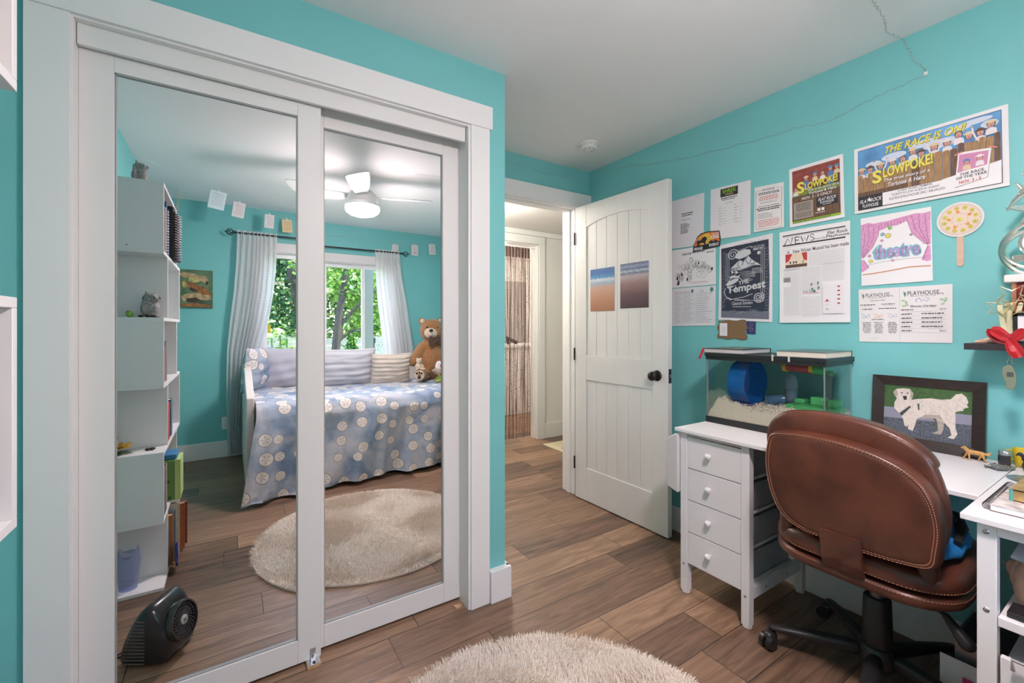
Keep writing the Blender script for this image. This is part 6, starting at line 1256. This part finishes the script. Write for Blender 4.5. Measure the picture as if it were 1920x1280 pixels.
# ------------------------------------------------------------ daybed
YF=-.07; MT=.685
db=thing('daybed','white daybed with curved end panels against the window wall','daybed',(1.15,-.75,0))
CRM=mat('bed_cream',(.80,.74,.70),.4)
pr=[(-1.38,.05),(YF-.045,.05),(YF-.040,.735),(YF-.06,.755),(-.30,.790),(-.50,.845),(-.62,.885),(-.80,.905),(-1.38,.91)]
for x0,x1 in ((.100,.152),(2.18,2.232)):
    MB().prism(pr,lambda a,c,t:(t,a,c),x0,x1).build('end_panel',CRM,db,bevel=.006,seg=3)
MB().box(.155,2.18,-1.39,-1.36,.15,.92).build('back_panel',CRM,db,bevel=.004)
for x in (.103,2.185):
    for y in (-1.36,YF-.11): MB().box(x,x+.045,y,y+.05,0,.052).build('leg',CRM,db)
MB().box(.155,2.178,-1.358,YF-.04,.22,.35).build('base_frame',CRM,db)
MB().box(.158,2.176,-1.355,YF-.035,.352,MT-.02).build('mattress',mat('mattress_white',(.75,.75,.75),.9),db,bevel=.03,seg=4)
# bedspread material: washed blue with sand dollars
def spread_mat():
    m=bpy.data.materials.new('sand_dollar_cotton'); m.use_nodes=True; nt=m.node_tree; n=nt.nodes; L=nt.links; b=n['Principled BSDF']; b.inputs['Roughness'].default_value=.85
    uv=n.new('ShaderNodeUVMap')
    def M(op,a,b_=None,c=None):
        x=n.new('ShaderNodeMath'); x.operation=op
        for i,v in enumerate((a,b_,c)):
            if v is None: continue
            if isinstance(v,(int,float)): x.inputs[i].default_value=v
            else: L.new(v,x.inputs[i])
        return x.outputs[0]
    t=n.new('ShaderNodeTexNoise'); t.inputs['Scale'].default_value=4.5; t.inputs['Detail'].default_value=5; t.inputs['Distortion'].default_value=.8; L.new(uv.outputs[0],t.inputs['Vector'])
    r=n.new('ShaderNodeValToRGB'); e=r.color_ramp.elements; e[0].position=.32; e[0].color=(.19,.28,.42,1); e[1].position=.70; e[1].color=(.60,.60,.64,1); k=e.new(.5); k.color=(.38,.45,.55,1); L.new(t.outputs[0],r.inputs[0])
    SC=7.0; vo=n.new('ShaderNodeTexVoronoi'); vo.voronoi_dimensions='2D'; vo.inputs['Scale'].default_value=SC; vo.inputs['Randomness'].default_value=.6; L.new(uv.outputs[0],vo.inputs['Vector'])
    sc=n.new('ShaderNodeVectorMath'); sc.operation='SCALE'; sc.inputs['Scale'].default_value=1.0; L.new(uv.outputs[0],sc.inputs[0])
    df=n.new('ShaderNodeVectorMath'); df.operation='SUBTRACT'; L.new(sc.outputs[0],df.inputs[0]); L.new(vo.outputs['Position'],df.inputs[1])
    sp=n.new('ShaderNodeSeparateXYZ'); L.new(df.outputs[0],sp.inputs[0]); an=M('ARCTAN2',sp.outputs[1],sp.outputs[0]); ln=n.new('ShaderNodeVectorMath'); ln.operation='LENGTH'; L.new(df.outputs[0],ln.inputs[0]); d=ln.outputs['Value']
    cs=n.new('ShaderNodeSeparateXYZ'); L.new(vo.outputs['Color'],cs.inputs[0]); R=M('MULTIPLY_ADD',cs.outputs[0],.016,.031); rot=M('MULTIPLY',cs.outputs[1],6.28)
    q=M('DIVIDE',d,R); show=M('GREATER_THAN',cs.outputs[2],.12)
    disc=M('MULTIPLY',M('LESS_THAN',q,1.0),show); ring=M('MULTIPLY',M('MULTIPLY',M('GREATER_THAN',q,.97),M('LESS_THAN',q,1.10)),show)
    ray=M('ABSOLUTE',M('SINE',M('MULTIPLY',M('ADD',an,rot),2.5))); petal=M('MULTIPLY',M('MULTIPLY',M('LESS_THAN',ray,M('MULTIPLY_ADD',q,-.25,.40)),M('LESS_THAN',q,.72)),disc)
    inner=M('MULTIPLY',petal,M('GREATER_THAN',q,.12))
    def mix(f,a,c):
        x=n.new('ShaderNodeMix'); x.data_type='RGBA'; L.new(f,x.inputs[0]); L.new(a,x.inputs[6]) ; x.inputs[7].default_value=(*c,1); return x.outputs[2]
    c=mix(disc,r.outputs[0],(.76,.72,.68)); c=mix(ring,c,(.30,.30,.32)); c=mix(inner,c,(.36,.34,.34)); L.new(c,b.inputs['Base Color'])
    g=n.new('ShaderNodeTexNoise'); g.inputs['Scale'].default_value=14; g.inputs['Detail'].default_value=4; L.new(uv.outputs[0],g.inputs['Vector']); bp=n.new('ShaderNodeBump'); bp.inputs['Strength'].default_value=.45; bp.inputs['Distance'].default_value=.02; L.new(g.outputs[0],bp.inputs['Height']); L.new(bp.outputs[0],b.inputs['Normal'])
    return m
SD=spread_mat()
nu,nv=220,90; b=MB(); uvs=[]; random.seed(40)
for j in range(nv+1):
    s_=1.95*j/nv   # arc length from the wall forward over the edge to the floor
    for i in range(nu+1):
        u=i/nu
        if s_<1.20: y=-1.30+s_; z=MT+.012; drop=0
        elif s_<1.34: a=(s_-1.20)/.14*PI/2; y=-.10+.085*math.sin(a); z=MT+.012-.085*(1-math.cos(a)); drop=0
        else: drop=s_-1.34; y=-.015-.0*drop; z=MT+.012-.085-drop
        ed=drop/.61
        xl=.160-.10*max(0,ed-.15)-.015*max(0,min(1,(ed)/.15)); x=xl+(2.165-xl)*u
        fold=.030*ed*math.sin(u*34+1.5*math.sin(u*7))+.020*ed*math.sin(u*61+2+ed*1.5)+.014*min(1,ed*4)*math.sin(u*17+ed*3)+.006*min(1,ed*5)*math.sin(u*95+3*math.sin(u*13))
        if drop: y+=.012+fold+.035*ed*(1-u)**6*3*(1 if True else 0)
        else: z+=.006*math.sin(x*9+y*5)+.005*math.sin(x*17-y*9)+.004*math.sin(y*23+x*4)
        if drop: z=max(z,.012+.008*math.sin(u*40)+.012)+ (.03*ed*u)
        b.v.append((x,y,z)); uvs.append((x*1.0,s_))
for j in range(nv):
    for i in range(nu): k=j*(nu+1)+i; b.f.append((k,k+1,k+nu+2,k+nu+1)); b.m.append(0)
o=b.build('bedspread',SD,ang=85,uvfn=lambda k:uvs[k],recalc=False,solid=.004); tag(o,'blue bedspread printed with cream sand dollars, draped over the daybed to the floor','bedspread')
def pillow(name,label,c,w,h,t,tilt,m,rz=0,cat='pillow',ruche=0,group=None,uvs=False,sag=0):
    M=Matrix.Translation(c)@Matrix.Rotation(rz,4,'Z')@Matrix.Rotation(tilt,4,'X'); b=MB(); N=34; uvl=[]
    for sgn in (1,-1):
        base=len(b.v)
        for j in range(N+1):
            for i in range(N+1):
                u,v=2*i/N-1,2*j/N-1; pf=max(0,(1-abs(u)**2.6))**.55*max(0,(1-abs(v)**2.6))**.55
                pin=1-.07*(1-abs(v))*abs(u)**3*0-.05*(abs(u)*abs(v))**0; x=u*w/2*(1-.05*(1-v*v)); z=v*h/2*(1-.06*(1-u*u))-sag*(1-u*u)*(v>0)*v*.02
                d=t/2*pf
                if ruche: d+=ruche*math.sin(v*PI*ruche_n+.5*math.sin(u*5))*pf**.3
                d+=.004*math.sin(u*9+v*4)*pf+.004*math.sin(v*13-u*3)*pf
                b.v.append(M@Vector((x,sgn*d,z))); uvl.append((x+c[0],z+c[2]+sgn*3))
        b.f+=[(base+j*(N+1)+i,base+j*(N+1)+i+1,base+(j+1)*(N+1)+i+1,base+(j+1)*(N+1)+i) for j in range(N) for i in range(N)]; b.m+=[0]*(N*N)
    o=b.build(name,m,ang=85,recalc=False,uvfn=(lambda k:uvl[k])); 
    tag(o,label,cat,group); return o
ruche_n=5
def stripe_mat(name,c0,c1,per,w,axis=2,bump=.5):
    m=bpy.data.materials.new(name); m.use_nodes=True; nt=m.node_tree; n=nt.nodes; L=nt.links; b=n['Principled BSDF']; b.inputs['Roughness'].default_value=.9
    tc=n.new('ShaderNodeTexCoord'); sp=n.new('ShaderNodeSeparateXYZ'); L.new(tc.outputs['Object'],sp.inputs[0]); ns=n.new('ShaderNodeTexNoise'); ns.inputs['Scale'].default_value=12; L.new(tc.outputs['Object'],ns.inputs[0])
    a=n.new('ShaderNodeMath'); a.operation='MULTIPLY_ADD'; a.inputs[1].default_value=per*.45; L.new(ns.outputs[0],a.inputs[0]); L.new(sp.outputs[axis],a.inputs[2])
    d=n.new('ShaderNodeMath'); d.operation='DIVIDE'; d.inputs[1].default_value=per; L.new(a.outputs[0],d.inputs[0]); f=n.new('ShaderNodeMath'); f.operation='FRACT'; L.new(d.outputs[0],f.inputs[0])
    g=n.new('ShaderNodeMath'); g.operation='LESS_THAN'; g.inputs[1].default_value=w; L.new(f.outputs[0],g.inputs[0])
    x=n.new('ShaderNodeMix'); x.data_type='RGBA'; L.new(g.outputs[0],x.inputs[0]); x.inputs[6].default_value=(*c0,1); x.inputs[7].default_value=(*c1,1); L.new(x.outputs[2],b.inputs['Base Color'])
    bp=n.new('ShaderNodeBump'); bp.inputs['Strength'].default_value=bump; bp.inputs['Distance'].default_value=.01; L.new(f.outputs[0],bp.inputs['Height']); L.new(bp.outputs[0],b.inputs['Normal']); return m
pillow('pillow','crumpled sand-dollar print pillow in the corner by the left curtain',(.215,-.98,.875),.40,.40,.15,-.12,SD,rz=-.95)
pillow('pillow','plain lavender-grey pillow beside the corner sand-dollar pillow',(.520,-1.02,.870),.58,.40,.16,-.2,mat('lavender_cotton',(.50,.50,.58),.9,noise=.10,nscale=4,bump=.4,bscale=14))
ruche_n=6
pillow('pillow','wide pale blue striped pillow in the middle of the daybed',(1.00,-1.02,.875),.60,.40,.17,-.2,stripe_mat('blue_stripe',(.64,.64,.68),(.48,.50,.56),.042,.22),ruche=.004)
ruche_n=8
pillow('pillow','cream ruched pillow leaning beside the big teddy bear',(1.445,-.93,.835),.43,.36,.17,-.18,stripe_mat('cream_ruche',(.72,.64,.55),(.38,.32,.28),.040,.10,bump=.9),ruche=.007)
# ------------------------------------------------------------ soft toys
FURB=mat('plush_brown',(.36,.17,.065),.95,noise=.15,nscale=60,bump=1,bscale=260,sheen=.3); CRF=mat('plush_cream',(.72,.58,.45),.95,bump=1,bscale=260); DKF=mat('plush_dark',(.05,.025,.018),.8)
def toyroot(name,label,loc): return thing(name,label,'soft toy',loc)
q=Vector((1.925,-.98,MT+.014)); tbr=toyroot('teddy_bear','large brown teddy bear with a bow tie at the right end of the daybed',q)
b=MB(); E=lambda c,r,m=None:b.ell(q+Vector(c),r,20)
E((0,0,.20),(.175,.150,.215)); E((0,.0,.36),(.13,.115,.12)); E((0,.02,.550),(.142,.122,.132))
for sx in (-1,1):
    b.cap(q+Vector((.12*sx,.02,.36)),q+Vector((.24*sx,.06,.21)),.062,.055).cap(q+Vector((.10*sx,.02,.07)),q+Vector((.22*sx,.22,.075)),.080,.062); b.ell(q+Vector((-.005+.108*sx,.0,.655)),(.044,.022,.044),14)
b.build('body',FURB,tbr,remesh=.009)
MB().ell(q+Vector((-.048,.104,.522)),(.078,.055,.062),18).build('muzzle',CRF,tbr)
MB().ell(q+Vector((-.066,.152,.548)),(.024,.013,.019),14).build('nose',BLACK,tbr)
MB().tube([q+Vector((-0.093,0.149,0.497)),q+Vector((-0.076,0.158,0.487)),q+Vector((-0.062,0.160,0.494)),q+Vector((-0.062,0.163,0.527)),q+Vector((-0.062,0.160,0.494)),q+Vector((-0.044,0.157,0.487)),q+Vector((-0.026,0.148,0.497))],.002,6).build('mouth',DKF,tbr)
for sx in (-1,1):
    MB().ell(q+Vector((-.038+.056*sx,.116-.010*sx*-1,.584)),.013,12).build('eye',BLACK,tbr)
    MB().ell(q+Vector((-.005+.108*sx,.018,.655)),(.029,.012,.029),12).build('inner_ear',CRF,tbr)
    d=Vector((.12*sx,.20,.0)).normalized(); c=q+Vector((.10*sx,.02,.075))+Vector((.12*sx,.20,0)); Ms=frame((0,0,0),(-d.y,d.x,0),(0,0,1)).to_3x3().to_4x4()
    MB().lathe([(0,.058),(.030,.057),(.046,.050),(.052,.040)],c,20,M=Matrix.Rotation(math.atan2(d.y,d.x),4,'Z')@Matrix.Rotation(PI/2,4,'Y')).build('foot_pad',CRF,tbr,ang=80)
    for k,(a_,c_) in enumerate(((0,-.018),(-.025,.025),(0,.034),(.025,.025))): MB().ell(c+d*.060+Vector((-d.y,d.x,0))*a_+Vector((0,0,c_)),(.012,.012,.012) if k else (.02,.012,.018),10).build('toe_pad',DKF,tbr)
b=MB(); 
for sx in (-1,1): b.add([q+Vector(p) for p in ((0,.150,.455),(.075*sx,.145,.490),(.095*sx,.140,.440),(.080*sx,.135,.370),(0,.150,.425))],[(0,1,2,3,4)])
b.build('bow_tie',mat('bow_brown',(.10,.045,.035),.6,noise=.3,nscale=60),tbr,solid=.012,bevel=.003); MB().ell(q+Vector((0,.155,.440)),(.016,.012,.020),12).build('bow_knot',MC['bow_brown'],tbr)
def smallbear(q,label,m,s=1.0):
    r=toyroot('small_bear',label,q); b=MB(); s_=s
    for c,rr in (((0,0,.030),(.028,.024,.032)),((0,.004,.078),(.026,.023,.023)),((-.018,0,.098),(.009,.005,.009)),((.018,0,.098),(.009,.005,.009)),((0,.024,.072),(.011,.010,.008))): b.ell(q+Vector(c)*s_,tuple(k*s_ for k in rr),14)
    for sx in (-1,1): b.cap(q+Vector((.02*sx,.004,.05))*s_,q+Vector((.034*sx,.016,.03))*s_,.009*s_,.008*s_).cap(q+Vector((.014*sx,.008,.012))*s_,q+Vector((.030*sx,.044,.012))*s_,.012*s_,.011*s_)
    b.build('body',m,r,remesh=.0028)
    for sx in (-1,1): MB().ell(q+Vector((.010*sx,.026,.084))*s_,.0028*s_,8).build('eye',BLACK,r)
    MB().ell(q+Vector((0,.034,.076))*s_,.0034*s_,8).build('nose',BLACK,r)
smallbear(Vector((1.705,-.80,.825)),'small cream toy bear perched on the leg of the big teddy bear',CRF,1.25)
q=Vector((1.895,-.70,MT+.080)); ck=toyroot('chicken_plush','plush chicken with a red comb and grey-pink body leaning on the big teddy bear',q)
b=MB(); b.ell(q+Vector((0,0,.085)),(.044,.038,.075),18); b.build('head',mat('plush_white',(.78,.74,.72),.9),ck,remesh=.004)
b=MB(); b.ell(q+Vector((0,0,.045)),(.062,.050,.050),18).cap(q+Vector((-.05,.01,.06)),q+Vector((-.078,.02,.055)),.020,.014).cap(q+Vector((.05,.01,.06)),q+Vector((.078,.02,.055)),.020,.014); b.build('body',mat('plush_taupe',(.44,.33,.28),.95),ck,remesh=.004)
MB().cap(q+Vector((-.008,0,.158)),q+Vector((-.010,0,.172)),.008,.005).cap(q+Vector((.006,0,.160)),q+Vector((.008,0,.176)),.007,.004).build('comb',RED,ck)
MB().cap(q+Vector((0,.040,.112)),q+Vector((0,.042,.092)),.007,.005).build('wattle',RED,ck)
for sx in (-1,1):
    MB().ell(q+Vector((.020*sx,.034,.125)),.0035,8).build('eye',BLACK,ck); MB().cap(q+Vector((.022*sx,.045,.010)),q+Vector((.030*sx,.062,.008)),.010,.008).build('foot',mat('plush_orange',(.70,.25,.08),.9),ck)
q=Vector((1.900,-.62,MT+.018)); tu=toyroot('turtle_plush','green plush turtle lying in front of the chicken on the daybed',q)
MB().lathe([(0,.020),(.078,.020),(.082,.028),(.070,.050),(.045,.068),(0,.076)],q,26).build('shell',mat('turtle_shell',(.16,.24,.03),.9,noise=.2,nscale=50,bump=1,bscale=200),tu,ang=60)
b=MB(); b.lathe([(.076,.018),(.090,.018),(.093,.026),(.078,.032)],q,26).cap(q+Vector((-.055,.055,.018)),q+Vector((-.100,.070,.010)),.020,.012).cap(q+Vector((.055,.055,.018)),q+Vector((.095,.075,.010)),.020,.012).cap(q+Vector((0,.075,.022)),q+Vector((-.01,.115,.026)),.020,.022); b.build('body',mat('turtle_skin',(.32,.38,.12),.9),tu)
# ------------------------------------------------------------ garden beyond the window
random.seed(55)
LG=[mat('leaf_bright',(.28,.46,.06),.5),mat('leaf_mid',(.11,.26,.05),.5),mat('leaf_deep',(.03,.11,.04),.6),mat('leaf_pale',(.50,.58,.26),.5)]
BK=mat('bark',(.075,.06,.05),.9,noise=.3,nscale=20)
def leafcloud(cs,n,size,mix,par=None,name='foliage',droop=0):
    b=MB()
    for k in range(n):
        (cx,cy,cz),(rx,ry,rz)=cs[random.randrange(len(cs))]
        while True:
            p=Vector((random.uniform(-1,1),random.uniform(-1,1),random.uniform(-1,1)))
            if p.length<1 and p.length>.35*random.random(): break
        c=Vector((cx+p.x*rx,cy+p.y*ry,cz+p.z*rz)); a=Vector((random.gauss(0,1),random.gauss(0,1),random.gauss(0,.7)-droop)).normalized()*size*random.uniform(.6,1.3); s=a.cross(Vector((random.gauss(0,1),random.gauss(0,1),random.gauss(0,1)))).normalized()*a.length*.42
        b.add([c,c+a*.45+s,c+a,c+a*.45-s],[(0,1,2,3)],mix[random.randrange(len(mix))])
    o=b.build(name,LG,par,smooth=False,recalc=False); return o
GZ=-.35
o=MB().box(-30,30,-40,YB-.16,GZ-.1,GZ).build('lawn_ground',mat('lawn',(.09,.18,.04),.9,noise=.3,nscale=2),smooth=False); o['kind']='structure'
def tree(name,label,x,y,h,r,trunk,cs,n,size,mix,group=None,droop=0):
    t=thing(name,label,'tree',(x,y,GZ),group); b=MB(); 
    for pth,rs in trunk: b.tube(pth,rs,9)
    b.build('trunk',BK,t); f=leafcloud(cs,n,size,mix,t,droop=droop); f['kind']='stuff'; return t
# eye behind the mirror is near x=0,y=3.6: lines of sight to the panes have x-slope .06 to .30
tree('garden_tree','slender dark-trunked tree with feathery light green foliage outside the right window pane',1.75,-5.0,4,1,[([(1.62,-5.0,GZ),(1.66,-5.0,.8),(1.72,-5.0,1.5),(1.86,-5.05,2.3),(1.95,-5.1,3.4)],[.09,.08,.07,.055,.03]),([(1.70,-5.0,1.30),(1.95,-4.95,1.62),(2.25,-4.9,1.95),(2.6,-4.9,2.2)],[.035,.03,.022,.012]),([(1.66,-5,1.0),(1.95,-4.9,1.28),(2.3,-4.8,1.33)],[.018,.014,.008])],
     [((2.0,-5.4,2.3),(.7,.6,.6)),((2.6,-5.6,1.9),(.6,.6,.5)),((1.5,-5.6,2.6),(.6,.5,.6)),((2.4,-5.5,1.45),(.5,.5,.25)),((2.9,-5.5,2.6),(.8,.6,.7))],5200,.085,[0,0,1,3,0],droop=.4)
tree('garden_tree','dark blue-green conifer-like tree outside the left window pane',.9,-6.4,4,1,[([(1.30,-6.2,GZ),(1.28,-6.2,1.2),(1.05,-6.2,2.2),(.9,-6.2,3.4)],[.10,.09,.07,.04]),([(1.25,-6.2,1.4),(1.05,-6.0,1.9)],[.03,.02])],
     [((.9,-6.6,2.1),(.8,.5,.7)),((1.2,-6.7,1.5),(.6,.5,.5)),((.5,-6.8,2.6),(.7,.5,.6)),((1.4,-6.9,2.6),(.6,.5,.6))],6000,.075,[2,2,1,2,3],droop=.2)
tree('garden_tree','broad bright green tree filling the garden background, farthest from the window',2.2,-9.5,5,2,[([(2.6,-9.4,GZ),(2.6,-9.4,3)],[.15,.09])],
     [((x,-9.8-.3*random.random(),z),(1.0,.8,.8)) for x in (-1,0,.9,1.8,2.7,3.6,4.6) for z in (1.6,2.7,3.8)],11000,.16,[1,1,2,0,3])
sfp=thing('sunflower_plant','leafy sunflower plant with one yellow bloom just outside the left window pane','plant',(.50,-2.6,GZ))
b=MB()
for x,y in ((.30,-2.55),(.45,-2.7),(.60,-2.5),(.74,-2.7),(.52,-2.4)): b.tube([(x,y,GZ),(x+.02,y,.5),(x-.01,y+.02,1.15)],.009,6)
b.build('stems',mat('stem_green',(.16,.28,.07),.7),sfp)
b=MB()
for k in range(230):
    c=Vector((random.uniform(.2,.95),random.uniform(-2.9,-2.25),random.uniform(.55,1.22) if random.random()<.85 else random.uniform(1.1,1.38))); a=Vector((random.gauss(0,1),random.gauss(0,.8)+.4,random.gauss(-.2,.35))).normalized()*random.uniform(.07,.14); s_=a.cross(Vector((random.gauss(0,.3),random.gauss(0,.3),1))).normalized()*a.length*.42
    b.add([c,c+a*.25+s_*.8,c+a*.55+s_,c+a*.85+s_*.5,c+a,c+a*.85-s_*.5,c+a*.55-s_,c+a*.25-s_*.8],[tuple(range(8))],[0,0,3,1,0][k%5])
f_=b.build('leaves',LG,sfp,smooth=False,recalc=False); f_['kind']='stuff'
b=MB(); 
for k in range(18):
    a=2*PI*k/18; M=Matrix.Translation((.335,-2.42,1.235))@Matrix.Rotation(-.3,4,'X')@Matrix.Rotation(a,4,'Y'); b.prism([(.03,-.012),(.07,-.014),(.095,0),(.07,.014),(.03,.012)],lambda x,y,t:M@Vector((x,t,y)),-.001,.001)
b.build('petals',mat('sunflower_petal',(.80,.38,.02),.6),sfp); MB().ell((.335,-2.42,1.235),(.036,.014,.036),16).build('disc',mat('disc_brown',(.12,.06,.02),.8),sfp)
cs=thing('cone_shrub','small cone-shaped clipped green shrub in front of the garden wall','shrub',(1.75,-6.0,GZ))
f_=leafcloud([((1.80,-4.3,.35+.14*k),(.30-.045*k,.30-.045*k,.16)) for k in range(6)],2600,.045,[1,1,0,2],cs); f_['kind']='stuff'
fn_=thing('garden_fence','low pale grey board fence across the back of the garden','fence',(2.6,-8.0,GZ))
b=MB()
for k in range(7): b.box(-3,8,-8.02,-8.0,GZ+.06+.20*k,GZ+.24+.20*k)
b.build('boards',mat('fence_grey',(.38,.38,.35),.8,noise=.2,nscale=12),fn_,smooth=False)
for k in range(8): MB().box(-2.4+1.4*k,-2.3+1.4*k,-8.0,-7.93,GZ,1.12).build('post',MC['fence_grey'],fn_,smooth=False)
hk=thing('garden_hook','black shepherd hook with a hanging lantern in the garden','garden hook',(2.1,-4.6,GZ))
MB().tube([(2.28,-4.6,GZ),(2.27,-4.6,1.1),(2.22,-4.6,1.23),(2.10,-4.6,1.27),(2.0,-4.6,1.24),(1.9,-4.6,1.26),(1.83,-4.6,1.22)],.010,8).build('hook',IR,hk)
MB().box(2.215,2.275,-4.58,-4.52,1.03,1.12).cyl((2.245,-4.55,1.12),(2.245,-4.55,1.20),.004).build('lantern',IR,hk)
po=MB().box(1.44,1.56,-2.15,-2.03,GZ,2.6).build('porch_post',mat('post_grey',(.22,.22,.21),.8)); tag(po,'grey square porch post just outside the right edge of the window','post')
# ------------------------------------------------------------ separate the small repeated pieces into parts of their own
def pieces(names,to):
    for o in [x for x in bpy.data.objects if x.type=='MESH' and x.name.split('.')[0]==names]:
        me=o.data; par=list(range(len(me.vertices)))
        def fd(i):
            while par[i]!=i: par[i]=par[par[i]]; i=par[i]
            return i
        for e in me.edges:
            a,b=fd(e.vertices[0]),fd(e.vertices[1])
            if a!=b: par[a]=b
        grp={}
        for p in me.polygons: grp.setdefault(fd(p.vertices[0]),[]).append(p)
        if len(grp)<2: continue
        for ps in grp.values():
            ids=sorted({v for p in ps for v in p.vertices}); ix={v:i for i,v in enumerate(ids)}
            m=bpy.data.meshes.new(to); m.from_pydata([me.vertices[v].co for v in ids],[],[[ix[v] for v in p.vertices] for p in ps])
            for q in me.materials: m.materials.append(q)
            for p,q in zip(m.polygons,ps): p.material_index=q.material_index; p.use_smooth=q.use_smooth
            n=bpy.data.objects.new(to,m); COL.objects.link(n); n.parent=o.parent
        bpy.data.objects.remove(o)
for a,b_ in (('runner','runner'),('top_rail','top_rail'),('bolts','bolt'),('bulbs','bulb'),('corner_seal','corner_seal'),('wire','wire'),('ribbon_tails','ribbon_tail')): pieces(a,b_)
